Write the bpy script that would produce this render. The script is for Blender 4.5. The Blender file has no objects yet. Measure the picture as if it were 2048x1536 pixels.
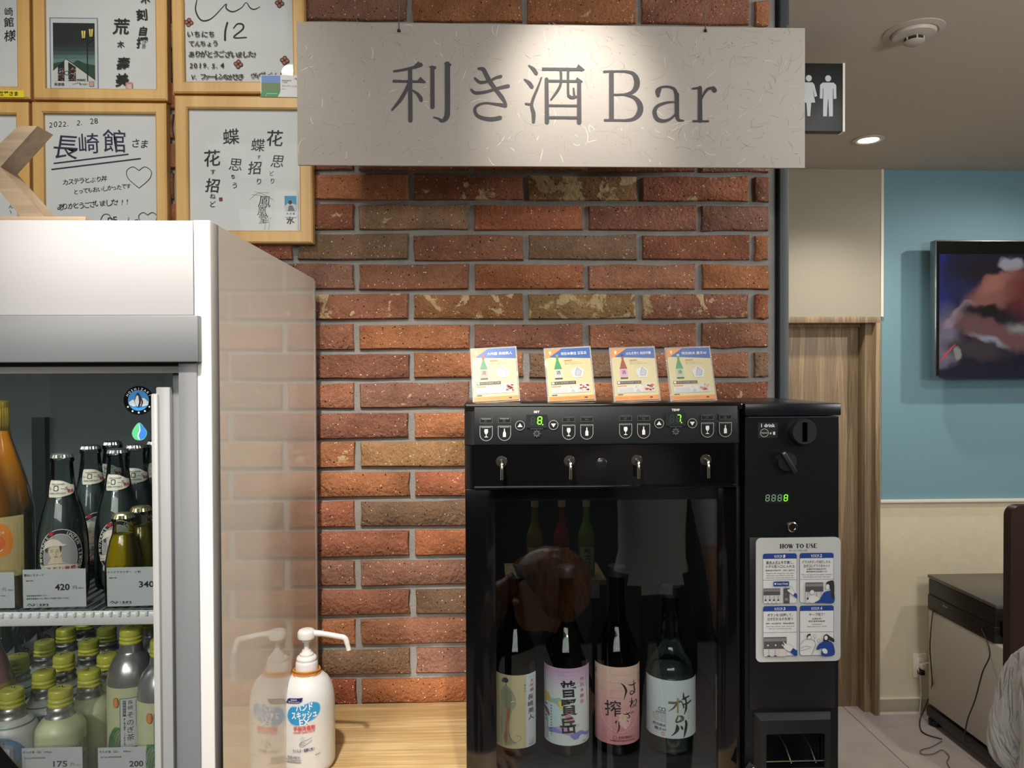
import bpy, bmesh, math, random
from mathutils import Vector, Matrix
from mathutils.geometry import tessellate_polygon
R = random.Random(7)
SC = bpy.context.scene
COL = SC.collection
PI = math.pi
# ------------------------------------------------------------------ camera
F = 1500.0                       # focal length in pixels of the 2048 px wide frame
H0 = 1.72                        # eye height
YAW, PITCH, ROLL = 0.036, 0.0133, 0.004
cam_d = bpy.data.cameras.new('camera'); cam = bpy.data.objects.new('camera', cam_d); COL.objects.link(cam)
cam_d.sensor_width = 36; cam_d.lens = 36 * F / 2048; cam_d.clip_start = 0.02
fw = Vector((math.sin(YAW) * math.cos(PITCH), math.cos(YAW) * math.cos(PITCH), -math.sin(PITCH)))
rt = fw.cross(Vector((0, 0, 1))).normalized(); up = rt.cross(fw)
rt2 = rt * math.cos(ROLL) - up * math.sin(ROLL); up2 = up * math.cos(ROLL) + rt * math.sin(ROLL)
Mc = Matrix((rt2, up2, -fw)).transposed().to_4x4(); Mc.translation = (0, 0, H0)
cam.matrix_world = Mc
SC.camera = cam
def P(px, py, Y):
    """point of the plane y=Y seen at photo pixel (px, py)"""
    d = fw * F + rt2 * (px - 1024) - up2 * (py - 768)
    return Vector((0, 0, H0)) + d * (Y / d.y)
def SL(px, py, Y): return (P(px + 40, py, Y).x - P(px - 40, py, Y).x) / 80
# ------------------------------------------------------------------ world, lamps, exposure
SC.view_settings.view_transform = 'Standard'; SC.view_settings.look = 'None'
SC.view_settings.exposure = 0.0; SC.view_settings.gamma = 1.0; SC.view_settings.use_curve_mapping = False
try:
    SC.cycles.max_bounces = 8; SC.cycles.transparent_max_bounces = 24; SC.cycles.use_denoising = True
    SC.cycles.caustics_reflective = False; SC.cycles.caustics_refractive = False; SC.cycles.sample_clamp_indirect = 3
except Exception: pass
wd = bpy.data.worlds.new('world'); SC.world = wd; wd.use_nodes = True
wd.node_tree.nodes['Background'].inputs[0].default_value = (1, .96, .9, 1)
wd.node_tree.nodes['Background'].inputs[1].default_value = 0.05
WARM = (1.0, .91, .80); NEUT = (1.0, .97, .92)
def spot(loc, target, w, ang, blend=.5, size=.05, col=WARM):
    l = bpy.data.lights.new('spot_light', 'SPOT'); l.energy = w; l.spot_size = math.radians(ang); l.spot_blend = blend
    l.shadow_soft_size = size; l.color = col
    o = bpy.data.objects.new('spot_light', l); COL.objects.link(o); o.location = loc
    o.rotation_euler = (Vector(target) - Vector(loc)).to_track_quat('-Z', 'Y').to_euler(); return o
def area(loc, target, w, sx, sy, col=NEUT):
    l = bpy.data.lights.new('area_fill_light', 'AREA'); l.shape = 'RECTANGLE'; l.size = sx; l.size_y = sy; l.energy = w; l.color = col  # unseen area light added as fill
    o = bpy.data.objects.new('area_fill_light', l); COL.objects.link(o); o.location = loc
    o.rotation_euler = (Vector(target) - Vector(loc)).to_track_quat('-Z', 'Y').to_euler(); return o
CEIL = 2.73
# spotlights of the shop ceiling and added fill lights, above and behind the camera
spot((.16, .90, CEIL - .03), (.165, 1.33, 2.15), 44, 34, 1.0, .03)          # grazes the hanging sign
spot((-.62, .55, CEIL - .03), (-.68, 1.6, 2.08), 19, 58, .8, .04)           # framed cards
spot((-.30, .30, CEIL - .03), (-.18, 1.55, .90), 135, 50, .8, .04)           # bricks and counter
spot((.6, .0, CEIL - .03), (-.15, 1.35, 1.0), 16, 62, .8, .05)                # added fill from the right for the refrigerator side panel
spot((.30, -1.3, 2.60), (.13, 1.22, 1.06), 230, 14, .6, .05)                   # narrow fill added to brighten the bottle labels behind the dispenser glass
spot((-.95, -1.3, 2.60), (-.56, 1.0, 1.33), 120, 18, .6, .05)                 # narrow fill added to brighten the goods behind the refrigerator glass
area((-.4, -1.7, CEIL - .12), (-.3, 1.3, 1.0), 40, 2.2, .7)                  # added frontal fill, stands for general shop light behind the camera
area((-.6, -.5, CEIL - .02), (-.6, -.4, 0), 12, 1.2, .5)
area((1.9, 1.0, CEIL - .02), (1.9, 1.3, 0), 30, .6, .6)
area((1.9, .1, 2.0), (2.0, 1.6, 2.73), 20, .8, .3)                      # unseen light added to brighten the corridor ceiling
spot((1.64, 3.2, CEIL - .04), (1.62, 3.1, 0), 34, 130, .8, .04)             # corridor downlight
spot((2.9, 2.5, CEIL - .04), (2.3, 3.69, 1.1), 46, 100, .6, .035)
area((-.85, .985, 1.728), (-.85, 1.10, 1.2), 1.6, .8, .012, (.95, 1, 1))    # unseen fill added behind the refrigerator header to brighten the products

# ------------------------------------------------------------------ materials
_m = {}
def lin(h):
    if not isinstance(h, str): return tuple(h)[:3]
    v = [int(h.lstrip('#')[i:i + 2], 16) / 255 for i in (0, 2, 4)]
    return tuple(c / 12.92 if c <= .04045 else ((c + .055) / 1.055) ** 2.4 for c in v)
def cloth(h):
    m, nt, b, N, L = nodes_mat('cloth'); b.inputs['Base Color'].default_value = lin(h) + (1,); b.inputs['Roughness'].default_value = .9
    g = N('ShaderNodeNewGeometry'); mp = N('ShaderNodeMapping'); mp.inputs['Rotation'].default_value = (.5, .4, 0); mp.inputs['Scale'].default_value = (1, 1, .28); L(g.outputs['Position'], mp.inputs[0])
    n = N('ShaderNodeTexNoise', i_Scale=22, i_Detail=2, i_Distortion=1.6); L(mp.outputs[0], n.inputs['Vector']); bp = N('ShaderNodeBump', i_Strength=1, i_Distance=.035); L(n.outputs[0], bp.inputs['Height']); L(bp.outputs[0], b.inputs['Normal']); return m
def mat(col, rough=.5, metal=0, coat=0, emit=0, spec=.5, bump=0, bscale=200, var=0, vscale=8, stretch=None, alpha=1):
    key = (col, rough, metal, coat, emit, spec, bump, bscale, var, vscale, stretch, alpha)
    if key in _m: return _m[key]
    m = bpy.data.materials.new('material'); m.use_nodes = True; nt = m.node_tree; b = nt.nodes['Principled BSDF']
    c = lin(col) + (1,)
    b.inputs['Base Color'].default_value = c; b.inputs['Roughness'].default_value = rough; b.inputs['Metallic'].default_value = metal
    b.inputs['Coat Weight'].default_value = coat; b.inputs['Coat Roughness'].default_value = .05
    b.inputs['Specular IOR Level'].default_value = spec
    if alpha < 1: b.inputs['Alpha'].default_value = alpha
    if emit: b.inputs['Emission Color'].default_value = c; b.inputs['Emission Strength'].default_value = emit
    if bump or var:
        g = nt.nodes.new('ShaderNodeNewGeometry'); mp = nt.nodes.new('ShaderNodeMapping'); nt.links.new(g.outputs['Position'], mp.inputs['Vector'])
        if stretch: mp.inputs['Scale'].default_value = stretch
        if bump:
            n = nt.nodes.new('ShaderNodeTexNoise'); n.inputs['Scale'].default_value = bscale; n.inputs['Detail'].default_value = 4
            nt.links.new(mp.outputs[0], n.inputs['Vector'])
            bp = nt.nodes.new('ShaderNodeBump'); bp.inputs['Strength'].default_value = bump; bp.inputs['Distance'].default_value = .002
            nt.links.new(n.outputs[0], bp.inputs['Height']); nt.links.new(bp.outputs[0], b.inputs['Normal'])
        if var:
            n = nt.nodes.new('ShaderNodeTexNoise'); n.inputs['Scale'].default_value = vscale; n.inputs['Detail'].default_value = 6
            nt.links.new(mp.outputs[0], n.inputs['Vector'])
            r = nt.nodes.new('ShaderNodeMapRange'); r.inputs['From Min'].default_value = .3; r.inputs['From Max'].default_value = .7
            r.inputs['To Min'].default_value = 1 - var; r.inputs['To Max'].default_value = 1 + var
            nt.links.new(n.outputs[0], r.inputs['Value'])
            x = nt.nodes.new('ShaderNodeVectorMath'); x.operation = 'SCALE'; x.inputs[0].default_value = c[:3]
            nt.links.new(r.outputs[0], x.inputs['Scale']); nt.links.new(x.outputs[0], b.inputs['Base Color'])
    _m[key] = m; return m
def glass(tint=(1, 1, 1), refl=1.0, ior=1.5, rough=0.0):
    key = ('g', tint, refl, ior, rough)
    if key in _m: return _m[key]
    m = bpy.data.materials.new('glass'); m.use_nodes = True; nt = m.node_tree; nt.nodes.clear()
    o = nt.nodes.new('ShaderNodeOutputMaterial'); t = nt.nodes.new('ShaderNodeBsdfTransparent'); t.inputs[0].default_value = lin(tint) + (1,)
    g = nt.nodes.new('ShaderNodeBsdfGlossy'); g.inputs['Roughness'].default_value = rough; g.inputs[0].default_value = (refl, refl, refl, 1)
    f = nt.nodes.new('ShaderNodeFresnel'); f.inputs[0].default_value = ior; x = nt.nodes.new('ShaderNodeMixShader')
    nt.links.new(f.outputs[0], x.inputs[0]); nt.links.new(t.outputs[0], x.inputs[1]); nt.links.new(g.outputs[0], x.inputs[2]); nt.links.new(x.outputs[0], o.inputs[0])
    _m[key] = m; return m
def nodes_mat(name):
    m = bpy.data.materials.new(name); m.use_nodes = True; nt = m.node_tree; b = nt.nodes['Principled BSDF']
    def N(t, **k):
        n = nt.nodes.new(t)
        for a, v in k.items():
            if a.startswith('i_'):
                kk = a[2:]; n.inputs[int(kk) if kk.isdigit() else kk.replace('_', ' ')].default_value = v
            else: setattr(n, a, v)
        return n
    return m, nt, b, N, nt.links.new
def ramp(N, stops):
    r = N('ShaderNodeValToRGB'); e = r.color_ramp.elements
    while len(e) < len(stops): e.new(.5)
    for i, (p, c) in enumerate(stops): e[i].position = p; e[i].color = lin(c) + (1,)
    return r
def brick_mat():
    m, nt, b, N, L = nodes_mat('brick'); b.inputs['Roughness'].default_value = .9; b.inputs['Specular IOR Level'].default_value = .2
    g = N('ShaderNodeNewGeometry'); oi = N('ShaderNodeObjectInfo')
    n1 = N('ShaderNodeTexNoise', i_Scale=14, i_Detail=8, i_Roughness=.65); L(g.outputs['Position'], n1.inputs['Vector'])
    mr = N('ShaderNodeMapRange', i_1=.3, i_2=.7, i_3=.66, i_4=1.22); L(n1.outputs[0], mr.inputs[0])
    sc = N('ShaderNodeVectorMath', operation='SCALE'); L(oi.outputs['Color'], sc.inputs[0]); L(mr.outputs[0], sc.inputs['Scale'])
    # fine grain
    n2 = N('ShaderNodeTexNoise', i_Scale=420, i_Detail=3); L(g.outputs['Position'], n2.inputs['Vector'])
    m2 = N('ShaderNodeMapRange', i_1=.3, i_2=.7, i_3=.7, i_4=1.3); L(n2.outputs[0], m2.inputs[0])
    s2 = N('ShaderNodeVectorMath', operation='SCALE'); L(sc.outputs[0], s2.inputs[0]); L(m2.outputs[0], s2.inputs['Scale'])
    # pale grit and dark pits
    def dots(scale, lo, thr):
        v = N('ShaderNodeTexVoronoi', i_Scale=scale); L(g.outputs['Position'], v.inputs['Vector'])
        c = N('ShaderNodeSeparateColor'); L(v.outputs['Color'], c.inputs[0])
        rr = N('ShaderNodeMapRange', i_1=lo, i_2=1.0, i_3=0, i_4=thr); L(c.outputs[0], rr.inputs[0])
        lt = N('ShaderNodeMath', operation='LESS_THAN'); L(v.outputs['Distance'], lt.inputs[0]); L(rr.outputs[0], lt.inputs[1]); return lt
    d1 = dots(300, .90, .40); mx1 = N('ShaderNodeMix', data_type='RGBA'); mx1.inputs['B'].default_value = lin('#d8cdb8') + (1,)
    L(d1.outputs[0], mx1.inputs['Factor']); L(s2.outputs[0], mx1.inputs['A'])
    d2 = dots(240, .90, .40); mx2 = N('ShaderNodeMix', data_type='RGBA'); mx2.inputs['B'].default_value = lin('#22130d') + (1,)
    L(d2.outputs[0], mx2.inputs['Factor']); L(mx1.outputs['Result'], mx2.inputs['A'])
    # old mortar smeared on the face
    n3 = N('ShaderNodeTexNoise', i_Scale=26, i_Detail=6, i_Roughness=.62, i_Distortion=.5)
    ad = N('ShaderNodeVectorMath', operation='ADD'); ad.inputs[1].default_value = (3.3, 1.7, 9.1); L(g.outputs['Position'], ad.inputs[0]); L(ad.outputs[0], n3.inputs['Vector'])
    th = N('ShaderNodeMath', operation='SUBTRACT'); th.inputs[0].default_value = .76; L(oi.outputs['Alpha'], th.inputs[1])
    gt = N('ShaderNodeMapRange', i_3=0, i_4=1); L(n3.outputs[0], gt.inputs[0]); L(th.outputs[0], gt.inputs[1])
    t2 = N('ShaderNodeMath', operation='ADD'); t2.inputs[1].default_value = .03; L(th.outputs[0], t2.inputs[0]); L(t2.outputs[0], gt.inputs[2])
    mx3 = N('ShaderNodeMix', data_type='RGBA'); mx3.inputs['B'].default_value = lin('#bba67e') + (1,)
    fm = N('ShaderNodeMath', operation='MULTIPLY'); fm.inputs[1].default_value = .85; L(gt.outputs[0], fm.inputs[0])
    L(fm.outputs[0], mx3.inputs['Factor']); L(mx2.outputs['Result'], mx3.inputs['A']); L(mx3.outputs['Result'], b.inputs['Base Color'])
    bp = N('ShaderNodeBump', i_Strength=1.0, i_Distance=.005); n4 = N('ShaderNodeTexNoise', i_Scale=130, i_Detail=8); L(g.outputs['Position'], n4.inputs['Vector'])
    sm = N('ShaderNodeMath', operation='ADD'); L(n4.outputs[0], sm.inputs[0]); L(n1.outputs[0], sm.inputs[1]); L(sm.outputs[0], bp.inputs['Height']); L(bp.outputs[0], b.inputs['Normal'])
    return m
def wood_mat(name, cols, axis, scale=1.0, rough=.45, fine=60, fw_=.35, lo=.48, hi=.84):
    m, nt, b, N, L = nodes_mat(name); b.inputs['Roughness'].default_value = rough
    g = N('ShaderNodeNewGeometry'); mp = N('ShaderNodeMapping'); s = [1, 1, 1]; s[axis] = .035; mp.inputs['Scale'].default_value = s
    L(g.outputs['Position'], mp.inputs['Vector'])
    n = N('ShaderNodeTexNoise', i_Scale=9 * scale, i_Detail=3, i_Distortion=.6); n2 = N('ShaderNodeTexNoise', i_Scale=fine * scale, i_Detail=5)
    L(mp.outputs[0], n.inputs['Vector']); L(mp.outputs[0], n2.inputs['Vector'])
    mx = N('ShaderNodeMath', operation='MULTIPLY_ADD'); mx.inputs[1].default_value = fw_; L(n2.outputs[0], mx.inputs[0]); L(n.outputs[0], mx.inputs[2])
    k = len(cols); r = ramp(N, [(lo + (hi - lo) * i / (k - 1), c) for i, c in enumerate(cols)]); L(mx.outputs[0], r.inputs[0]); L(r.outputs[0], b.inputs['Base Color'])
    bp = N('ShaderNodeBump', i_Strength=.15, i_Distance=.001); L(n2.outputs[0], bp.inputs['Height']); L(bp.outputs[0], b.inputs['Normal'])
    return m
M_BRICK = brick_mat()
M_COUNTER = wood_mat('counter_wood', ['#b89b6b', '#c4a878', '#ccb182', '#d6bd8e'], 0, 1.6, .4, 110, .9, .80, 1.12)
M_DOOR = wood_mat('door_wood', ['#6b5a45', '#8c7860', '#7c6a53', '#a48d6f', '#8f7c62'], 2, 3.2, .5, 40)
M_FRAME = wood_mat('pine', ['#c39b5c', '#cfa868', '#d8b474'], 2, 1.5, .45, 70)
M_LETTER = wood_mat('letter_wood', ['#7d6d5a', '#94826c', '#a39079'], 0, 3, .55, 60)
M_MORTAR = mat('#8f8e8a', .95, bump=.9, bscale=260, var=.12, vscale=30, spec=.2)
M_WHITE = mat('#d9d9d9', .35)
M_BLACK = mat('#0b0c0f', .35)
# ------------------------------------------------------------------ mesh helpers
def tag(o, label=None, cat=None, group=None, kind=None):
    if label: o['label'] = label
    if cat: o['category'] = cat
    if group: o['group'] = group
    if kind: o['kind'] = kind
    return o
def thing(name, label, cat, loc, group=None, rz=0):
    o = bpy.data.objects.new(name, None); COL.objects.link(o); o.empty_display_size = .02
    o.location = loc; o.rotation_euler = (0, 0, rz); return tag(o, label, cat, group)
def wloc(o):
    v = Vector((0, 0, 0))
    while o: v = v + o.location; o = o.parent
    return v
class G:
    """collects shapes, becomes ONE mesh object"""
    def __init__(s): s.bm = bmesh.new(); s.mats = []
    def mi(s, m):
        if m not in s.mats: s.mats.append(m)
        return s.mats.index(m)
    def _fin(s, geom, m, M=None):
        fs = [f for f in geom if isinstance(f, bmesh.types.BMFace)]
        i = s.mi(m)
        for f in fs: f.material_index = i
    def box(s, x0, x1, y0, y1, z0, z1, m, bev=0, seg=2, M=None):
        b = bmesh.new(); bmesh.ops.create_cube(b, size=1)
        for v in b.verts: v.co = Vector((x0 + (v.co.x + .5) * (x1 - x0), y0 + (v.co.y + .5) * (y1 - y0), z0 + (v.co.z + .5) * (z1 - z0)))
        if bev: bmesh.ops.bevel(b, geom=b.edges[:], offset=bev, segments=seg, affect='EDGES', profile=.5)
        return s.join(b, m, M)
    def join(s, b, m, M=None):
        if M is not None: bmesh.ops.transform(b, matrix=M, verts=b.verts)
        i = s.mi(m); mp = {v: s.bm.verts.new(v.co) for v in b.verts}
        for f in b.faces:
            try: nf = s.bm.faces.new([mp[v] for v in f.verts]); nf.material_index = i
            except ValueError: pass
        b.free(); return s
    def raw(s, vs, fs, m, M=None):
        i = s.mi(m); V = [s.bm.verts.new((M @ Vector(v)) if M is not None else v) for v in vs]
        for f in fs:
            try: nf = s.bm.faces.new([V[k] for k in f]); nf.material_index = i
            except ValueError: pass
        return s
    def lathe(s, prof, m, c=(0, 0, 0), n=32, M=None, cap=True, sy=1.0):
        """profile [(radius, z)], about Z at c; m may be a function of ring index"""
        vs = []; fs = []
        for r, z in prof:
            for k in range(n):
                a = 2 * PI * k / n; vs.append((c[0] + r * math.cos(a), c[1] + sy * r * math.sin(a), c[2] + z))
        for i in range(len(prof) - 1):
            for k in range(n): fs.append((i * n + k, i * n + (k + 1) % n, (i + 1) * n + (k + 1) % n, (i + 1) * n + k))
        if cap: fs.append(tuple(range(n - 1, -1, -1))); fs.append(tuple((len(prof) - 1) * n + k for k in range(n)))
        return s.raw(vs, fs, m, M)
    def prism(s, pts, y0, y1, m, M=None):
        """polygon in x,z extruded along y"""
        n = len(pts); vs = [(x, y0, z) for x, z in pts] + [(x, y1, z) for x, z in pts]
        fs = [(i, (i + 1) % n, n + (i + 1) % n, n + i) for i in range(n)]
        for t in tessellate_polygon([[Vector((x, z, 0)) for x, z in pts]]): fs.append(tuple(t)); fs.append(tuple(n + k for k in reversed(t)))
        return s.raw(vs, fs, m, M)
    def tube(s, pts, r, m, n=10, cap=True):
        pts = [Vector(p) for p in pts]; rs = r if isinstance(r, (list, tuple)) else [r] * len(pts); vs = []; fs = []; prev = None
        for i, p in enumerate(pts):
            d = (pts[min(i + 1, len(pts) - 1)] - pts[max(i - 1, 0)]).normalized()
            if prev is None: a = d.orthogonal().normalized()
            else: a = (prev - d * prev.dot(d)).normalized()
            prev = a; b = d.cross(a)
            for k in range(n):
                t = 2 * PI * k / n; vs.append(p + (a * math.cos(t) + b * math.sin(t)) * rs[i])
        for i in range(len(pts) - 1):
            for k in range(n): fs.append((i * n + k, i * n + (k + 1) % n, (i + 1) * n + (k + 1) % n, (i + 1) * n + k))
        if cap: fs.append(tuple(range(n))); fs.append(tuple((len(pts) - 1) * n + k for k in range(n)))
        return s.raw(vs, fs, m)
    def obj(s, name, parent=None, label=None, smooth=35, kind=None, loc=None, world=False):
        if world and parent:
            bmesh.ops.translate(s.bm, vec=-wloc(parent), verts=s.bm.verts)
        bmesh.ops.recalc_face_normals(s.bm, faces=s.bm.faces[:])
        me = bpy.data.meshes.new(name); s.bm.to_mesh(me); s.bm.free()
        for m in s.mats: me.materials.append(m)
        if smooth:
            me.polygons.foreach_set('use_smooth', [True] * len(me.polygons)); me.set_sharp_from_angle(angle=math.radians(smooth))
        o = bpy.data.objects.new(name, me); COL.objects.link(o)
        if parent: o.parent = parent
        if loc: o.location = loc
        return tag(o, label, kind=kind)
def smooth_pts(pts, k=6, closed=False):
    n = len(pts); out = []
    if n < 3 and not closed: return list(pts)
    rng = range(n) if closed else range(n - 1)
    for i in rng:
        g = (lambda j: pts[j % n]) if closed else (lambda j: pts[max(0, min(n - 1, j))])
        p0, p1, p2, p3 = g(i - 1), g(i), g(i + 1), g(i + 2)
        for t in range(k):
            u = t / k
            out.append(tuple(.5 * (2 * b + (c - a) * u + (2 * a - 5 * b + 4 * c - d) * u * u + (3 * b - a - 3 * c + d) * u ** 3) for a, b, c, d in zip(p0, p1, p2, p3)))
    if not closed: out.append(tuple(pts[-1]))
    return out
_tx = {}
def text_mesh(s, bold=0.0):
    k = (s, bold)
    if k not in _tx:
        cu = bpy.data.curves.new('t', 'FONT'); cu.body = s; cu.resolution_u = 2; cu.offset = bold
        ob = bpy.data.objects.new('t', cu); me = ob.to_mesh()
        _tx[k] = ([(v.co.x, v.co.y) for v in me.vertices], [tuple(p.vertices) for p in me.polygons])
        ob.to_mesh_clear(); bpy.data.objects.remove(ob); bpy.data.curves.remove(cu)
    return _tx[k]
class Canvas:
    """flat print: layers of 2D shapes, drawn in pixels of a crop, kept in metres"""
    def __init__(s, eps=.00007): s.items = []; s.tx = lambda x, y: (x, y); s.k = 1; s.eps = eps; s.layer = 0
    def crop(s, ox, oy, scale, S, cx, cy):
        """crop pixel (x,y) -> photo pixel (ox+x/scale) -> metres about photo pixel (cx,cy)"""
        s.tx = lambda x, y: ((ox + x / scale - cx) * S, -(oy + y / scale - cy) * S); s.k = S / scale; return s
    def add(s, pts, fs, m, lift=1):
        s.layer += lift; s.items.append(([s.tx(*p[:2]) for p in pts], fs, m, s.layer))
    def poly(s, pts, m):
        if len(pts) < 3: return s
        s.add(pts, [tuple(t) for t in tessellate_polygon([[Vector((p[0], p[1], 0)) for p in pts]])], m); return s
    def rect(s, x0, y0, x1, y1, m, r=0):
        if r <= 0: return s.poly([(x0, y0), (x1, y0), (x1, y1), (x0, y1)], m)
        pts = []
        for cx, cy, a in ((x1 - r, y0 + r, -90), (x1 - r, y1 - r, 0), (x0 + r, y1 - r, 90), (x0 + r, y0 + r, 180)):
            for k in range(6): t = math.radians(a + 18 * k); pts.append((cx + r * math.cos(t), cy + r * math.sin(t)))
        return s.poly(pts, m)
    def ell(s, cx, cy, rx, ry, m, n=32): return s.poly([(cx + rx * math.cos(2 * PI * k / n), cy + ry * math.sin(2 * PI * k / n)) for k in range(n)], m)
    def ring(s, cx, cy, r, w, m, n=40, ry=None):
        ry = ry or r; pts = []
        for rr in (-w / 2, w / 2): pts += [(cx + (r + rr) * math.cos(2 * PI * k / n), cy + (ry + rr) * math.sin(2 * PI * k / n)) for k in range(n)]
        s.add(pts, [(k, (k + 1) % n, n + (k + 1) % n, n + k) for k in range(n)], m); return s
    def line(s, pts, w, m, smooth=True, cap=True, closed=False):
        """stroke; w is a width or a list of widths"""
        ws = w if isinstance(w, (list, tuple)) else [w] * len(pts)
        q = [(p[0], p[1], v) for p, v in zip(pts, ws)]
        if smooth and len(q) > 2: q = smooth_pts(q, 5, closed)
        elif closed: q = q + [q[0]]
        if closed and smooth: q = q + [q[0]]
        L_, R_ = [], []
        for i, p in enumerate(q):
            a = q[max(i - 1, 0)]; b = q[min(i + 1, len(q) - 1)]; dx, dy = b[0] - a[0], b[1] - a[1]; l = math.hypot(dx, dy) or 1
            nx, ny = -dy / l * p[2] / 2, dx / l * p[2] / 2; L_.append((p[0] + nx, p[1] + ny)); R_.append((p[0] - nx, p[1] - ny))
        n = len(q); pts = L_ + R_; fs = [(i, i + 1, n + i + 1, n + i) for i in range(n - 1)]
        if cap and not closed:
            for p, A, B in ((q[0], R_[0], 0), (q[-1], L_[-1], 1)):
                a0 = math.atan2(A[1] - p[1], A[0] - p[0]); r_ = p[2] / 2
                o = q[1] if B == 0 else q[-2]; sg = 1 if ((p[0] + math.cos(a0 + PI / 2) - o[0]) ** 2 + (p[1] + math.sin(a0 + PI / 2) - o[1]) ** 2) > ((p[0] - math.cos(a0 + PI / 2) - o[0]) ** 2 + (p[1] - math.sin(a0 + PI / 2) - o[1]) ** 2) else -1
                b0 = len(pts); ks = 6; pts += [(p[0] + r_ * math.cos(a0 + sg * PI * k / ks), p[1] + r_ * math.sin(a0 + sg * PI * k / ks)) for k in range(ks + 1)]; fs.append(tuple(range(b0, b0 + ks + 1)))
        s.add(pts, fs, m)
        return s
    def fit(s, t, x0, y0, x1, y1, m, bold=0, shear=0, rot=0):
        """text stretched into the box (y down)"""
        v, f = text_mesh(t, bold)
        if not v: return s
        ax, bx = min(p[0] for p in v), max(p[0] for p in v); ay, by = min(p[1] for p in v), max(p[1] for p in v)
        pts = []; cx, cy = (x0 + x1) / 2, (y0 + y1) / 2; cr, sr = math.cos(rot), math.sin(rot)
        for x, y in v:
            u = (x - ax) / (bx - ax or 1); w = (y - ay) / (by - ay or 1); X = x0 + u * (x1 - x0) + shear * (w - .5) * (y1 - y0); Y = y1 - w * (y1 - y0)
            X, Y = cx + (X - cx) * cr - (Y - cy) * sr, cy + (X - cx) * sr + (Y - cy) * cr; pts.append((X, Y))
        s.add(pts, f, m); return s
    def text(s, t, x, y, h, m, bold=0, align='l', shear=0, rot=0, wx=1):
        """x,y = baseline start (y down), h = em size"""
        v, f = text_mesh(t, bold)
        if not v: return s
        w = max(p[0] for p in v); off = 0 if align == 'l' else (-w / 2 if align == 'c' else -w); cr, sr = math.cos(rot), math.sin(rot); pts = []
        for a, b in v:
            X = ((a + off) * wx + b * shear) * h; Y = -b * h; pts.append((x + X * cr - Y * sr, y + X * sr + Y * cr))
        s.add(pts, f, m); return s
    def vtext(s, t, x, y, h, pitch, m, bold=0, jit=0, rot=0, wx=1):
        """vertical writing, x = centre line, y = top"""
        lay = s.layer
        for i, ch in enumerate(t):
            s.layer = lay
            if ch.strip():
                jx = R.uniform(-jit, jit) * h
                s.text(ch, x + jx - h * wx / 2, y + i * pitch + h * .86, h, m, bold, rot=rot + R.uniform(-jit, jit) * .6, wx=wx, shear=R.uniform(-jit, jit))
        s.layer = lay + 1; return s
    def build(s, name, parent, fn, cuts=None, label=None, world=False):
        if world and parent:
            fn0 = fn; off = wloc(parent); fn = lambda u, v, w: Vector(fn0(u, v, w)) - off
        bm = bmesh.new(); mats = []
        for pts, fs, m, lay in s.items:
            if m not in mats: mats.append(m)
            i = mats.index(m); V = [bm.verts.new((p[0], p[1], lay * s.eps)) for p in pts]
            for f in fs:
                try: nf = bm.faces.new([V[k] for k in f]); nf.material_index = i
                except ValueError: pass
        if cuts:
            for x in cuts: bmesh.ops.bisect_plane(bm, geom=bm.verts[:] + bm.edges[:] + bm.faces[:], plane_co=(x, 0, 0), plane_no=(1, 0, 0))
        ref = bm.faces
        for f in ref:
            f.normal_update()
            if f.normal.z < 0: f.normal_flip()
        for v in bm.verts: v.co = Vector(fn(v.co.x, v.co.y, v.co.z))
        me = bpy.data.meshes.new(name); bm.to_mesh(me); bm.free()
        for m in mats: me.materials.append(m)
        o = bpy.data.objects.new(name, me); COL.objects.link(o)
        if parent: o.parent = parent
        if label: o['label'] = label
        return o
def front(x, y, z): return lambda u, v, w: (x + u, y - w, z + v)
def cyl(r, z, turn=0, cx=0, cy=0): return lambda u, v, w: (cx + (r + w) * math.sin(u / r + turn), cy - (r + w) * math.cos(u / r + turn), z + v)
def cuts(w, n=14): return [-w + 2 * w * i / n for i in range(1, n)]
def cardtree(src, parent=None, **k):
    c = src.copy(); COL.objects.link(c); c.parent = parent
    for ch in list(src.children): cardtree(ch, c)
    return c
# ================================================================== the setting
WALL = 1.55            # mortar face of the brick wall; bricks stand 10 mm proud
XE = P(1538, 700, WALL).x
FAR = 3.69
CT = P(930, 1398, WALL).z        # counter height
def struct(g, name, **k): return g.obj(name, kind='structure', **k)
M_TILE = mat('#a39a94', .45, var=.1, vscale=5, bump=.2, bscale=60)
M_CEIL = mat('#c6bdb3', .95, spec=.2, bump=.3, bscale=500)
M_WARMWALL = mat('#a5a092', .9, spec=.2, bump=.25, bscale=300)
M_BEIGE = mat('#ddd4ba', .9, spec=.2, bump=.5, bscale=90, var=.03, vscale=20)
M_BLUE = mat('#769dab', .6, spec=.35)
M_TRIMW = mat('#e6e2d6', .4)
M_STEEL = mat('#3a4146', .5)
M_DARKWALL = mat('#1d1c1b', .8)
G().box(-2.6, 3.7, -2.6, 4.1, -.1, -.012, mat('#6f6964', .9)).obj('floor', kind='structure')
fl = bpy.data.objects['floor']
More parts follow.
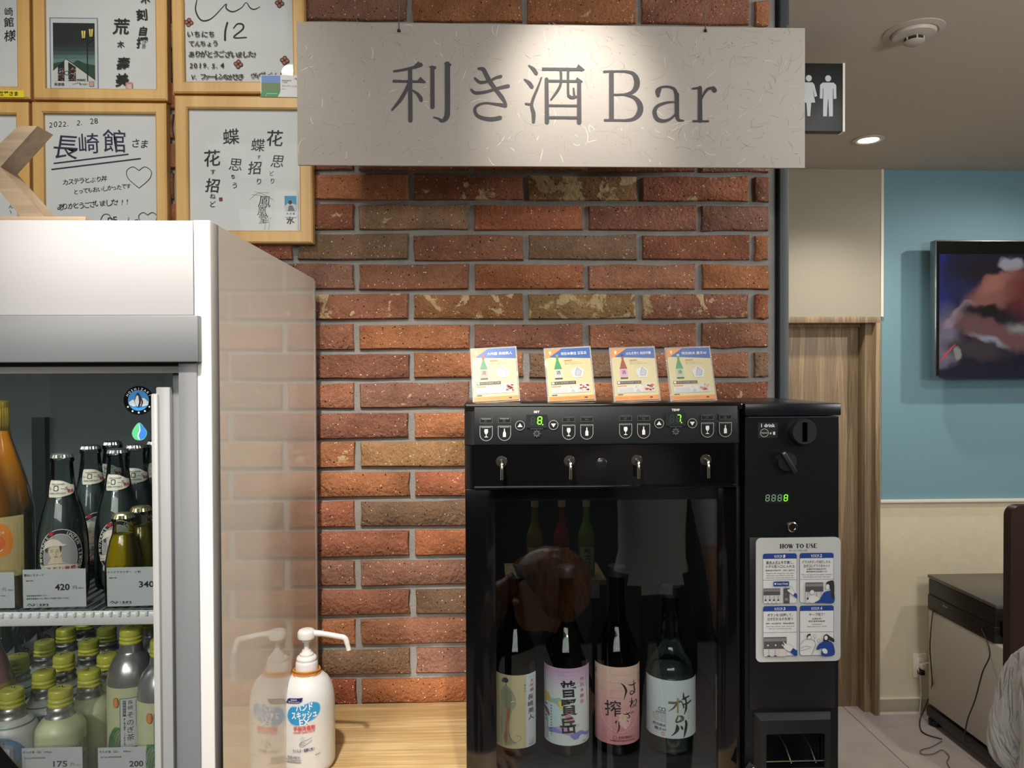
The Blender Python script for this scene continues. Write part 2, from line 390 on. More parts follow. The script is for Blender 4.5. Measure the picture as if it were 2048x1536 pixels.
# porcelain floor tiles, one by one
TS = .6; tx0 = 1.836 - 7 * TS; ty0 = 3.554 - 10 * TS
tile_me = []
for v in range(3):
    g = G(); g.box(0.0015, TS - .0015, 0.0015, TS - .0015, -.012, R.uniform(-.0006, 0), mat(['#b5abac', '#bab1af', '#b0a8a6'][v], .42, var=.09, vscale=6, bump=.2, bscale=60), .001, 1)
    o = g.obj('tile', smooth=0); tile_me.append(o.data); bpy.data.objects.remove(o)
for i in range(10):
    for j in range(11):
        o = bpy.data.objects.new('tile', R.choice(tile_me)); COL.objects.link(o); o.parent = fl; o.location = (tx0 + i * TS, ty0 + j * TS, 0)
struct(G().box(-2.6, 3.7, -2.6, 4.1, CEIL, CEIL + .1, M_CEIL), 'ceiling')
struct(G().box(-2.6, -2.5, -2.6, 1.75, 0, CEIL, mat('#8fa5a1', .8)), 'wall_left')
struct(G().box(3.5, 3.7, -2.6, 4.1, 0, CEIL, M_WARMWALL), 'wall_right')
struct(G().box(-2.6, 3.7, -2.6, -2.5, 0, CEIL, M_DARKWALL), 'wall_front')
# brick wall
wb = struct(G().box(-2.6, XE + .012, WALL, WALL + .16, 0, CEIL, M_MORTAR), 'wall_back')
G().box(XE + .012, XE + .0185, WALL + .01, WALL + .16, 0, CEIL, M_BLACK).box(XE + .0185, P(1573, 700, WALL).x, WALL - .012, WALL + .16, 0, CEIL, M_STEEL, .001).obj('trim_1', kind='structure')
XS = P(1573, 700, WALL).x
BH, BW, BP, BR = .0515, .2232, .2352, .0607
def brick_mesh(w):
    vs = []; top = [(-w / 2 + w * i / 3 + (R.uniform(-.003, .003) if 0 < i < 3 else 0), BH / 2 + R.uniform(-.0022, .0012)) for i in range(4)]
    bot = [(-w / 2 + w * i / 3, -BH / 2 + R.uniform(-.0012, .0022)) for i in range(3, -1, -1)]
    side = [(w / 2 + R.uniform(-.002, .001), 0)]
    loop = top + side + bot + [(-w / 2 + R.uniform(-.001, .002), 0)]
    loop = [(x + R.uniform(-.0012, .0012), z + R.uniform(-.0008, .0008)) for x, z in loop]; n = len(loop)
    for d, y in ((0, .0), (0, -.0075), (.0022, -.0100)):
        for x, z in loop: vs.append((x - math.copysign(d, x), y + (R.uniform(-.0008, .0008) if d else 0), z - math.copysign(d, z) if z else 0))
    fs = [(k * n + i, k * n + (i + 1) % n, (k + 1) * n + (i + 1) % n, (k + 1) * n + i) for k in (0, 1) for i in range(n)]
    fs.append(tuple(2 * n + i for i in range(n)))
    o = G().raw(vs, fs, M_BRICK).obj('brick', smooth=50); me = o.data; bpy.data.objects.remove(o); return me
full = [brick_mesh(BW) for _ in range(8)]
cols = ['#9c6248', '#9c6848', '#8f5d48', '#94654f', '#8b5f4e', '#866253', '#a06c4d', '#7d6450', '#98604a', '#926650']
PATCH = {(0, 1): .17, (0, 2): .24, (4, 0): .17, (4, 1): .19, (4, 2): .25, (4, 3): .21, (9, 0): .14, (9, 1): .12, (-6, 2): .12, (16, -1): .13, (11, -1): .15, (13, -1): .2, (12, 3): .16, (0, 3): .16, (15, -1): .1, (1, 1): .1}
TONE = {(0, 2): '#8a6a4c', (4, 1): '#8c6243', (4, 2): '#8f7350', (9, 1): '#93714f', (9, 0): '#9d6a4c', (1, 1): '#94765c', (14, 2): '#7e6a58', (16, -1): '#8f6a45', (3, 2): '#a2694a', (17, 1): '#96603f', (17, 0): '#8c4f3a', (12, 1): '#a46848', (13, 2): '#a86a48'}
zr0 = P(850, 352 + 25, WALL).z
for r in range(-10, 19):
    z = zr0 - r * BR
    if z + BH / 2 > CEIL - .005 or z < CT - .02: continue
    ph = P(823 if r % 2 == 0 else 714, 600, WALL).x
    for i in range(-8, 5):
        x0 = ph + (i - 1) * BP + .006; x1 = x0 + BW
        if x0 > XE - .01 or x1 < -1.45: continue
        if x1 > XE - .02 or x0 + BP > XE - .02:
            x1 = XE - .004; me = brick_mesh(x1 - x0)
        else: me = R.choice(full)
        o = bpy.data.objects.new('brick', me); COL.objects.link(o); o.parent = wb
        o.location = ((x0 + x1) / 2 + R.uniform(-.001, .001), WALL + R.uniform(0, .0012), z + R.uniform(-.001, .001))
        c = lin(TONE.get((r, i), R.choice(cols))); f = R.uniform(.85, 1.1)
        o.color = (c[0] * f, c[1] * f, c[2] * f, PATCH.get((r, i), R.choice([0, 0, .02, .04, .06, .1])))
# side wall of the brick block and the far wall
struct(G().box(XE - .1, XS - .002, WALL + .16, FAR, 0, CEIL, M_WARMWALL), 'wall_side')
XJ = P(1757, 1000, FAR).x; DT = P(1700, 634, FAR).z; DL = XS - .002
g = G(); g.box(XJ, 3.5, FAR, FAR + .2, 0, CEIL, M_BEIGE)
g.box(DL, XJ, FAR, FAR + .2, DT, CEIL, M_WARMWALL); g.box(DL, XJ, FAR + .13, FAR + .2, 0, DT, M_WARMWALL)
struct(g, 'wall_far')
zr = P(1900, 1003, FAR).z
struct(G().box(XJ + .012, 3.5, FAR - .004, FAR, zr, CEIL, M_BLUE), 'trim_2')
struct(G().box(DL, XJ + .012, FAR - .014, FAR, DT, CEIL, M_WARMWALL).box(XJ + .001, XJ + .014, FAR - .018, FAR, DT, CEIL, M_TRIMW), 'trim_3')
struct(G().box(XJ, 3.5, FAR - .022, FAR, zr - .001, zr + .014, M_TRIMW, .002), 'trim_4')
struct(G().box(XJ, 3.5, FAR - .010, FAR, .012, .075, mat('#b3ac96', .6), .002).box(XJ, 3.5, FAR - .012, FAR, 0, .012, M_TRIMW).box(XJ, 3.5, FAR - .012, FAR, .075, .081, M_TRIMW), 'baseboard_far')
# recessed sliding door with wooden casing
d1 = G(); d1.box(DL, XJ - .06, FAR + .09, FAR + .128, .0, DT - .03, M_DOOR, .001)
door = struct(d1, 'door_1')
G().box(DL, XJ - .001, FAR - .02, FAR + .13, DT - .03, DT, M_DOOR, .001).box(XJ - .026, XJ - .001, FAR - .02, FAR + .13, 0, DT - .03, M_DOOR, .001).box(
    XJ - .06, XJ - .026, FAR + .02, FAR + .13, 0, DT - .03, M_DOOR, .001).box(DL, XJ - .06, FAR + .07, FAR + .13, DT - .045, DT - .03, M_DOOR, .001).obj('door_frame', door)
# ceiling fittings
def lamp(x, y, label):
    t = thing('downlight', label, 'ceiling light', (x, y, CEIL))
    G().lathe([(.045, 0.0), (.062, -.001), (.064, -.005), (.05, -.009), (.042, -.006)], mat('#cfc9bd', .4), n=40, cap=False).obj('trim_ring', t)
    G().lathe([(.0, -.0055), (.042, -.0055), (.043, -.002)], mat('#fff2dc', .5, emit=14), n=32, cap=False).obj('lens', t)
    return t
c = P(1737, 278, 3.2); k = (CEIL - H0) / (c.z - H0)
lamp(c.x * k, 3.2 * k, 'round glowing downlight recessed in the ceiling beside the toilet sign')
for (x, y, l) in ((2.9, 2.5, 'round downlight above the television, outside the picture'), (.16, .80, 'round downlight above the hanging bar sign'),
                  (-.55, .50, 'round downlight above the white refrigerator'), (.05, .25, 'round downlight above the photographer'), (.6, -.05, 'round downlight behind the black dispenser customers')):
    lamp(x, y, l)
c = P(1828, 62, 2.25); k = (CEIL - H0) / (c.z - H0)
t = thing('smoke_detector', 'round beige smoke detector on the ceiling', 'smoke detector', (c.x * k, c.y * k, CEIL))
W = mat('#b9b1a8', .5)
G().lathe([(.083, 0), (.083, -.003), (.066, -.008), (.062, -.006)], W, n=40, cap=False).obj('base_plate', t)
G().lathe([(.061, -.006), (.058, -.016), (.03, -.022), (.0, -.022)], mat('#c4bdb2', .5), n=40, cap=False).obj('housing', t)
G().lathe([(.026, -.022), (.026, -.032), (.0, -.032)], mat('#2a2725', .8), n=24, cap=False).obj('sensor_chamber', t)
g = G()
for q in range(6):
    a = q * PI / 3 + .3; g.box(.026 * math.cos(a) - .002, .026 * math.cos(a) + .002, .026 * math.sin(a) - .002, .026 * math.sin(a) + .002, -.033, -.022, W)
g.lathe([(.0, -.040), (.022, -.039), (.029, -.034), (.029, -.032), (0, -.032)], W, n=30, cap=False).obj('sensor_cap', t)
# toilet sign, flag mounted on the side wall
ys = 2.25; a = P(1689, 127, ys); b = P(1600, 262, ys)
t = thing('toilet_sign', 'black toilet sign with white woman and man figures', 'sign', (a.x, ys, b.z))
xl = P(1560, 200, ys).x
G().box(xl, a.x - .003, ys, ys + .03, b.z, a.z, mat('#171c1f', .5), .001).box(a.x - .006, a.x + .001, ys - .002, ys + .032, b.z - .001, a.z + .001, mat('#ece9e0', .4)).obj('sign_panel', t, world=True)
G().box(XS - .0025, xl, ys + .008, ys + .022, b.z + .05, b.z + .07, M_STEEL).box(XS - .0025, xl, ys + .008, ys + .022, a.z - .07, a.z - .05, M_STEEL).obj('mounting_bracket', t, world=True)
cv = Canvas(); S = SL(1640, 200, ys); cv.crop(1560, 0, 4.2, S, 1689, 262); Wt = mat('#ccd3da', .5)
def man(cx, woman):
    cv.ell(cx, 666, 25, 26, Wt)
    if woman:
        cv.poly([(cx - 30, 700), (cx + 30, 700), (cx + 46, 716), (cx + 70, 812), (cx + 50, 820), (cx + 30, 750), (cx + 54, 865), (cx + 20, 867), (cx + 12, 978), (cx - 12, 978), (cx - 20, 867), (cx - 54, 865), (cx - 30, 750), (cx - 50, 820), (cx - 70, 812), (cx - 46, 716)], Wt)
    else:
        cv.poly([(cx - 45, 700), (cx + 45, 700), (cx + 68, 720), (cx + 70, 832), (cx + 46, 834), (cx + 44, 748), (cx + 40, 748), (cx + 40, 978), (cx + 8, 978), (cx + 2, 835), (cx - 2, 835), (cx - 10, 978), (cx - 42, 978), (cx - 40, 748), (cx - 44, 748), (cx - 46, 834), (cx - 70, 832), (cx - 68, 720)], Wt)
man(404, False); man(242, True)
cv.build('pictogram', t, front(a.x, ys - .0002, b.z), world=True)
# television on its bracket
tv = 3.55; a = P(1871, 480, tv); b = P(1871, 755, tv); TW = (a.z - b.z) * 1.66
t = thing('television', 'flat black television showing a blurred food video on the blue wall', 'television', (a.x + TW / 2, FAR, b.z))
G().box(a.x, a.x + TW, tv, tv + .045, b.z, a.z, mat('#8c9091', .25, .9), .002).obj('casing', t, world=True)
G().box(a.x + TW / 2 - .2, a.x + TW / 2 + .2, tv + .045, FAR - .004, b.z + .15, b.z + .45, M_BLACK).obj('wall_bracket', t, world=True)
m, nt, bs, N, L = nodes_mat('screen'); bs.inputs['Base Color'].default_value = (.004, .004, .006, 1); bs.inputs['Roughness'].default_value = .06
bs.inputs['Emission Strength'].default_value = .62
S = SL(1960, 600, tv); g_ = N('ShaderNodeNewGeometry'); nz_ = N('ShaderNodeTexNoise', i_Scale=9, i_Detail=3); L(g_.outputs['Position'], nz_.inputs['Vector'])
ns = N('ShaderNodeVectorMath', operation='SUBTRACT'); ns.inputs[1].default_value = (.5, .5, .5); L(nz_.outputs['Color'], ns.inputs[0])
nk = N('ShaderNodeVectorMath', operation='MULTIPLY_ADD'); nk.inputs[1].default_value = (.10, 0, .10); L(ns.outputs[0], nk.inputs[0]); L(g_.outputs['Position'], nk.inputs[2])
last = None
for (bx, by, rx, ry, rot, h, soft) in ((1340, 1000, 130, 330, 0, '#2436a0', .9), (1500, 1000, 330, 300, 0, '#1c2350', .9), (1700, 900, 420, 160, 0, '#17131f', .8), (1400, 1500, 150, 330, 0, '#77707f', .7), (1930, 850, 130, 70, .2, '#9a97a0', .4), (1850, 1080, 360, 150, -.45, '#8a5a50', .45), (1820, 1010, 200, 70, -.5, '#a0685a', .6), (2150, 1100, 300, 260, 0, '#6a2c28', .7),
      (1500, 1270, 170, 55, -.6, '#a08c96', .5), (1700, 1290, 230, 90, .25, '#1c161b', .5), (1800, 1420, 420, 110, .33, '#6d4a4a', .4), (1650, 1560, 330, 110, .1, '#3a3138', .6), (1760, 1480, 200, 40, .4, '#8f8f9a', .9), (2010, 1380, 130, 60, .3, '#8a8a86', .9), (1760, 1250, 120, 60, 0, '#0f0b0e', .6), (1420, 1590, 110, 9, -.75, '#d24a58', .3), (1505, 1600, 40, 70, 0, '#8d8d86', .4), (1700, 1740, 500, 75, 0, '#11152a', .3)):
    sb = N('ShaderNodeVectorMath', operation='SUBTRACT'); sb.inputs[1].default_value = (a.x + ((1560 + bx / 4.2) - 1871) * S, 0, b.z + (755 - (330 + by / 4.2)) * S); L(nk.outputs[0], sb.inputs[0])
    mp = N('ShaderNodeMapping', vector_type='TEXTURE'); mp.inputs['Rotation'].default_value = (0, rot, 0); mp.inputs['Scale'].default_value = (rx / 4.2 * S, 1000, ry / 4.2 * S); L(sb.outputs[0], mp.inputs[0])
    ln = N('ShaderNodeVectorMath', operation='LENGTH'); L(mp.outputs[0], ln.inputs[0]); mr = N('ShaderNodeMapRange', interpolation_type='SMOOTHSTEP', i_1=1.0 + soft * .3, i_2=1.0 - soft, i_3=0, i_4=1); L(ln.outputs['Value'], mr.inputs[0])
    mx = N('ShaderNodeMix', data_type='RGBA'); mx.inputs['B'].default_value = lin(h) + (1,); L(mr.outputs[0], mx.inputs['Factor'])
    if last is None: mx.inputs['A'].default_value = lin('#0c0f22') + (1,)
    else: L(last.outputs['Result'], mx.inputs['A'])
    last = mx
L(last.outputs['Result'], bs.inputs['Emission Color'])
G().box(a.x + .006, a.x + TW - .006, tv - .002, tv, b.z + .008, a.z - .006, mat('#050507', .06)).obj('screen_glass', t, world=True)
cv = Canvas(); cv.crop(1560, 330, 4.2, S, 1871, 755)
x1 = 1330 + (TW - .03) / S * 4.2
cv.rect(1337, 775, x1, 1790, m)
cv.build('video_picture', t, front(a.x, tv - .0025, b.z), world=True)
# printer cabinet, printer, cables, outlet
CX = 2.165; cz = .562
t = thing('side_cabinet', 'low grey cabinet under the printer against the beige wall', 'cabinet', (CX + .25, 3.3, 0))
G().box(CX, CX + .5, 3.02, 3.58, .10, cz, mat('#bdb9b1', .35), .004).obj('body', t, world=True)
G().box(CX - .001, CX + .05, 2.2, 3.60, .03, .085, mat('#151515', .4), .01).obj('base_rail', t, world=True)
for y in (2.3, 3.56): G().lathe([(.02, 0), (.032, .004), (.032, .026), (.02, .03)], M_BLACK, c=(CX + .024, y, 0), n=20).obj('foot', t, world=True)
G().box(CX + .02, CX + .48, 3.005, 3.02, .11, cz - .01, mat('#b5b1a9', .35), .002).obj('door_panel', t, world=True)
t = thing('printer', 'black inkjet printer on the low grey cabinet', 'printer', (CX + .23, 3.3, cz))
pb = mat('#0e0e0f', .4)
G().box(CX - .004, CX + .44, 3.1, 3.585, cz + .001, cz + .075, pb, .006).box(CX, CX + .44, 3.1, 3.585, cz + .072, cz + .152, pb, .008).obj('body', t, world=True)
G().box(CX - .003, CX + .44, 3.09, 3.588, cz + .152, cz + .170, mat('#57524c', .3), .005).obj('scanner_lid', t, world=True)
G().box(CX + .02, CX + .42, 3.05, 3.1, cz + .03, cz + .1, mat('#121417', .25), .006).obj('control_panel', t, world=True)
cv = Canvas(); cv.crop(0, 0, 1, .001, 0, 0); cv.fit('EPSON', 0, -9, 34, 0, mat('#b8b8b8', .4), .02)
cv.build('maker_mark', t, lambda u, v, w: (CX - .0045 - w, 3.46 - u, cz + .05 + v), world=True)
oc = P(1838, 1330, FAR)
t = thing('wall_outlet', 'white wall outlet with plugs on the beige wall', 'outlet', (oc.x, FAR, oc.z))
G().box(-.035, .035, -.009, 0, -.06, .06, mat('#e9e4d2', .4), .003).obj('cover_plate', t)
G().box(-.016, .016, -.012, -.008, -.04, .04, mat('#f5f2e8', .3), .002).obj('socket', t)
for z in (.018, -.012):
    G().box(-.006, -.004, -.0125, -.0118, z - .004, z + .004, M_BLACK).box(.003, .005, -.0125, -.0118, z - .004, z + .004, M_BLACK).obj('slot', t)
def cable(name, label, pts, r, m, plug=None, pm=None):
    pts = smooth_pts([tuple(p) for p in pts], 8)
    if plug is None: return tag(G().tube(pts, r, m, 8).obj(name), label, 'cable')
    t = thing(name, label, 'cable', plug); G().tube(pts, r, m, 8).obj('cord', t, world=True)
    G().box(plug[0] - .013, plug[0] + .013, plug[1] - .028, plug[1], plug[2] - .012, plug[2] + .012, pm or m, .004).obj('plug', t, world=True); return t
q = lambda x, y, Y: P(x, y, Y)
wc = mat('#ded9cb', .5); bc = mat('#141414', .5)
cable('power_cord', 'white power cord from the outlet running behind the grey cabinet', [q(1845, 1328, 3.66), q(1856, 1326, 3.63), q(1868, 1326, 3.62), q(1880, 1332, 3.64), q(1900, 1340, 3.66)], .003, wc, (oc.x + .004, FAR - .012, oc.z + .002), wc)
cable('power_cord', 'white cord hanging from the outlet down to the floor', [q(1836, 1337, 3.67), q(1840, 1350, 3.66), q(1842, 1380, 3.67), q(1841, 1410, 3.67), q(1838, 1438, 3.66), (q(1836, 1440, 3.62).x, 3.6, .006)], .003, wc, (oc.x - .004, FAR - .012, oc.z - .026), bc)
fl_ = lambda x, y: (lambda p: (p.x * ((H0 - .005) / (H0 - p.z)), 2 * (H0 - .005) / (H0 - p.z), .005))(P(x, y, 2))
cable('printer_cable', 'black cable looping from the printer back to the floor', [q(1876, 1206, 3.57), q(1868, 1208, 3.55), (q(1860, 1290, 3.5)), q(1864, 1370, 3.55), q(1852, 1410, 3.6), q(1840, 1440, 3.6), fl_(1842, 1460), fl_(1856, 1470), fl_(1884, 1478)], .0028, bc)
cable('printer_cable', 'black cable dangling in front of the grey cabinet panel', [Vector((CX - .006, 3.18, cz + .04)), q(1980, 1305, 3.08), q(1965, 1345, 3.1), q(1950, 1400, 3.14), q(1935, 1440, 3.2), q(1930, 1480, 3.25), (CX - .02, 3.2, .09)], .0028, bc)
cable('loose_cord', 'thin dark cord curled on the tiles by the cabinet foot', [fl_(1884, 1482), fl_(1862, 1494), fl_(1842, 1500), fl_(1844, 1508), fl_(1866, 1508), fl_(1884, 1500), fl_(1898, 1512), fl_(1894, 1524), fl_(1900, 1536)], .0018, mat('#5b5654', .5))
# ================================================================== counter
t = thing('counter', 'light oak counter standing against the brick wall', 'counter', (.1, 1.3, 0))
CR = .573 + .0
XR = P(423, 800, .93).x; CL = XR + .002
G().box(CL, CR, 1.02, WALL - .0115, CT - .03, CT, M_COUNTER, .002).obj('counter_top', t, world=True)
G().box(CL + .001, CR - .02, 1.06, WALL - .0115, .08, CT - .03, mat('#b9ad97', .5)).box(CL + .001, CR - .04, 1.1, WALL - .0115, 0, .08, M_BLACK).obj('counter_body', t, world=True)
# ================================================================== hanging washi sign
SY = 1.33
a = P(593, 43, SY); b = P(1610, 336, SY); S = (b.x - a.x) / 1017
t = thing('hanging_sign', 'large washi paper signboard reading the sake tasting bar name, hung on two wires', 'sign', ((a.x + b.x) / 2, SY, b.z))
G().box(a.x, b.x, SY, SY + .006, b.z, a.z, mat('#aaa59f', .6), .0006).obj('board', t, world=True)
cv = Canvas(.00004); cv.crop(560, 0, 3.2, S, 593, 336)
K1 = mat('#9c917c', .7); K2 = mat('#cbc6be', .6); K3 = mat('#8a7d64', .7); K4 = mat('#9b9384', .7)
lay = cv.layer
for k in range(420):
    x = R.uniform(125, 3340); y = R.uniform(170, 1055); L_ = R.uniform(20, 120) * (1.3 if k % 5 == 0 else .8); an = R.uniform(0, 2 * PI); c = R.uniform(-1.8, 1.8); pts = []
    for q in range(5):
        pts.append((min(3350, max(112, x)), min(1066, max(160, y)))); an += c / 4; x += math.cos(an) * L_ / 4; y += math.sin(an) * L_ / 4
    cv.layer = lay; kk = R.random()
    cv.line(pts, [1.0] + [R.uniform(1.2, 2.6) if kk < .8 else 4.5] * 3 + [1.0], K4 if kk < .6 else (K1 if kk < .8 else K2), cap=False)
for k in range(230):
    x = R.uniform(125, 3340); y = R.uniform(170, 1055); an = R.uniform(0, PI); l = R.uniform(3, 11); cv.layer = lay
    cv.line([(x, y), (x + l * math.cos(an), y + l * math.sin(an))], R.uniform(2, 5), K3 if k % 2 else K1, False, False)
cv.layer = lay + 2; cv.build('paper_fibres', t, front(a.x, SY - .0001, b.z), world=True)['kind'] = 'stuff'
I = mat('#3a3a3f', .6)
class Letter(Canvas):
    n = 0
    def add(s, *k, **q): s.layer = 12 + s.n % 7; s.n += 1; Canvas.add(s, *k, **q)
def begin(ox=560):
    global cv, s
    cv = Letter(.00005); cv.crop(ox, 0, 3.2, S, 593, 336); s = cv.line
def done(): cv.build('letter', t, front(a.x, SY - .0001, b.z), world=True)
begin()
# ri
s([(885, 438), (850, 452), (780, 470), (716, 481)], [26, 20, 16, 14], I); cv.poly([(868, 418), (900, 437), (880, 452), (850, 455), (845, 440)], I)
s([(714, 543), (905, 545)], [18, 14], I, False); cv.poly([(882, 514), (919, 549), (900, 555), (862, 540)], I)
s([(817, 468), (817, 790)], [26, 28], I, False)
s([(812, 550), (790, 600), (755, 660), (702, 724)], [20, 22, 22, 12], I)
s([(826, 596), (858, 618), (880, 645), (886, 662)], [8, 18, 26, 22], I)
s([(958, 455), (957, 703)], [26, 28], I, False); s([(942, 450), (974, 455)], [8, 18], I, False)
s([(1053, 432), (1052, 700), (1048, 760), (1030, 786), (1012, 790), (995, 778), (966, 769)], [34, 34, 34, 26, 22, 14, 10], I); s([(1036, 427), (1072, 436)], [8, 14], I, False)
done(); begin()   # ki
s([(1250, 458), (1280, 462), (1296, 490), (1320, 535), (1360, 590), (1400, 640), (1424, 680)], [14, 26, 28, 30, 26, 26, 16], I)
s([(1228, 520), (1262, 545), (1320, 535), (1360, 515), (1392, 506)], [14, 20, 16, 16, 20], I)
s([(1204, 592), (1232, 612), (1300, 604), (1370, 582), (1438, 567)], [14, 20, 18, 18, 24], I)
s([(1420, 690), (1360, 682), (1290, 676), (1240, 694), (1226, 722), (1245, 758), (1300, 776), (1350, 776), (1386, 768)], [26, 16, 12, 16, 20, 22, 24, 26, 26], I)
done(); begin()   # sake
s([(1572, 436), (1600, 458), (1618, 484)], [10, 24, 24], I); s([(1544, 524), (1572, 545), (1590, 570)], [10, 24, 24], I)
s([(1652, 510), (1630, 570), (1600, 640), (1588, 690), (1600, 740), (1600, 792)], [8, 14, 18, 20, 26, 20], I); s([(1550, 678), (1585, 682)], [12, 14], I, False)
s([(1655, 456), (1915, 456)], 18, I, False, False); cv.poly([(1888, 424), (1930, 458), (1905, 468), (1872, 452)], I)
s([(1684, 522), (1686, 792)], [24, 28], I, False); s([(1680, 532), (1905, 532)], 16, I, False); cv.poly([(1880, 506), (1917, 534), (1900, 546), (1868, 528)], I)
s([(1893, 535), (1892, 792)], [26, 30], I, False); s([(1690, 688), (1890, 688)], 14, I, False); s([(1690, 764), (1890, 764)], 17, I, False)
s([(1775, 456), (1776, 540), (1756, 590), (1712, 650)], [16, 16, 16, 10], I); s([(1822, 456), (1822, 600), (1830, 628), (1852, 636), (1872, 630)], [16, 16, 18, 18, 14], I); s([(1857, 578), (1862, 628)], [12, 14], I, False)
done(); begin(1100)   # Bar
s([(372, 468), (372, 775)], 32, I, False, False); s([(326, 469), (372, 466), (470, 466)], [15, 12, 14], I, False); s([(330, 778), (370, 778), (480, 778)], [15, 14, 14], I, False)
s([(462, 466), (510, 478), (534, 515), (534, 560), (505, 598), (450, 613)], [14, 22, 36, 36, 22, 10], I); s([(385, 616), (470, 612)], 12, I, False)
s([(455, 614), (520, 632), (556, 680), (552, 730), (515, 768), (460, 778)], [12, 22, 36, 36, 22, 14], I)
done(); begin(1100)
s([(674, 618), (664, 588), (690, 566), (740, 561), (780, 578), (794, 620)], [22, 18, 14, 14, 20, 28], I); s([(672, 612), (690, 572)], [24, 14], I, False)
s([(795, 610), (795, 745)], 29, I, False); s([(796, 745), (806, 772), (838, 778)], [28, 20, 10], I)
s([(785, 658), (730, 662), (670, 685), (650, 725), (668, 768), (710, 780), (755, 765), (785, 735)], [8, 14, 20, 28, 26, 20, 14, 10], I)
done(); begin(1100)
s([(898, 572), (945, 566)], [12, 16], I, False); s([(945, 566), (946, 775)], [26, 30], I, False); s([(902, 780), (998, 780)], 13, I, False)
s([(948, 660), (965, 615), (995, 575), (1030, 565)], [10, 14, 18, 16], I); s([(1032, 568), (1040, 582)], [26, 30], I, False)
done()
for px in (798, 1411):
    w = P(px, 61, SY)
    G().tube([(w.x, SY - .002, w.z - .001), (w.x, SY + .0005, a.z + .002), (w.x, SY + .002, a.z + .02), (w.x, SY + .002, CEIL)], .0009, mat('#8b8a86', .3, .9), 6).obj('hanging_wire', t, world=True)
    G().lathe([(.0, -.002), (.003, -.002), (.003, .002), (0, .002)], M_BLACK, c=(w.x, SY - .0004, w.z - .001), n=10).obj('wire_eyelet', t, world=True)
# ================================================================== framed shikishi cards
FY = 1.518; FS = FY / F
INK = mat('#15151a', .6); INK2 = mat('#2a2a48', .6); RED = mat('#a8413a', .7); CARD = mat('#d9dddf', .6)
GL = glass('#fbfcfc', .8, 1.12)
def frame(label, x0, y0, x1, y1, bw, draw, rot=0):
    a = P(x0, y0, FY); b = P(x1, y1, FY); w = b.x - a.x; h = a.z - b.z; B = bw * FS; SW = w / (x1 - x0)
    t = thing('picture_frame', label, 'picture frame', (a.x, FY, b.z), 'framed autograph boards on the brick wall'); t.rotation_euler = (0, rot, 0)
    yb = WALL - .0105 - FY
    for (p0, p1, p2, p3) in (((0, h), (w, h), (w - B, h - B), (B, h - B)), ((w, 0), (w, h), (w - B, h - B), (w - B, B)), ((0, 0), (w, 0), (w - B, B), (B, B)), ((0, h), (0, 0), (B, B), (B, h - B))):
        g = G(); ps = [p0, p1, p2, p3]; ins = .003
        def sh(p, d):                     # rounds the outer and inner arris
            cx, cz_ = w / 2, h / 2; return (p[0] + d * (1 if p[0] < cx else -1), p[1] + d * (1 if p[1] < cz_ else -1))
        f0 = [sh(p0, ins), sh(p1, ins), sh(p2, -ins), sh(p3, -ins)]
        vs = [(x, yb, z) for x, z in ps] + [(x, .003, z) for x, z in ps] + [(x, 0, z) for x, z in f0]
        fs = [(k + i, k + (i + 1) % 4, k + 4 + (i + 1) % 4, k + 4 + i) for k in (0, 4) for i in range(4)] + [(8, 9, 10, 11), (0, 1, 2, 3)]
        g.raw(vs, fs, M_FRAME); g.obj('rail', t, smooth=0)
    G().box(B - .001, w - B + .001, .010, .014, B - .001, h - B + .001, CARD).obj('autograph_board', t)
    G().box(B - .001, w - B + .001, .0035, .005, B - .001, h - B + .001, GL).obj('glazing', t)
    cv = Canvas(); cv.crop(0, 0, 3.2, SW * 1.003, x0, y1); draw(cv); cv.build('handwriting', t, front(0, .0097, 0))
    return t
def hand(cv, t, x, y, h, m, adv=.95, bold=.005, rise=0, jit=.08):
    lay = cv.layer
    for i, ch in enumerate(t):
        cv.layer = lay
        if ch != ' ': cv.text(ch, x + i * h * adv, y + i * rise + R.uniform(-jit, jit) * h * .5, h * R.uniform(.92, 1.05), m, bold, shear=R.uniform(-.05, .2), rot=R.uniform(-.1, .08))
    cv.layer = lay + 1
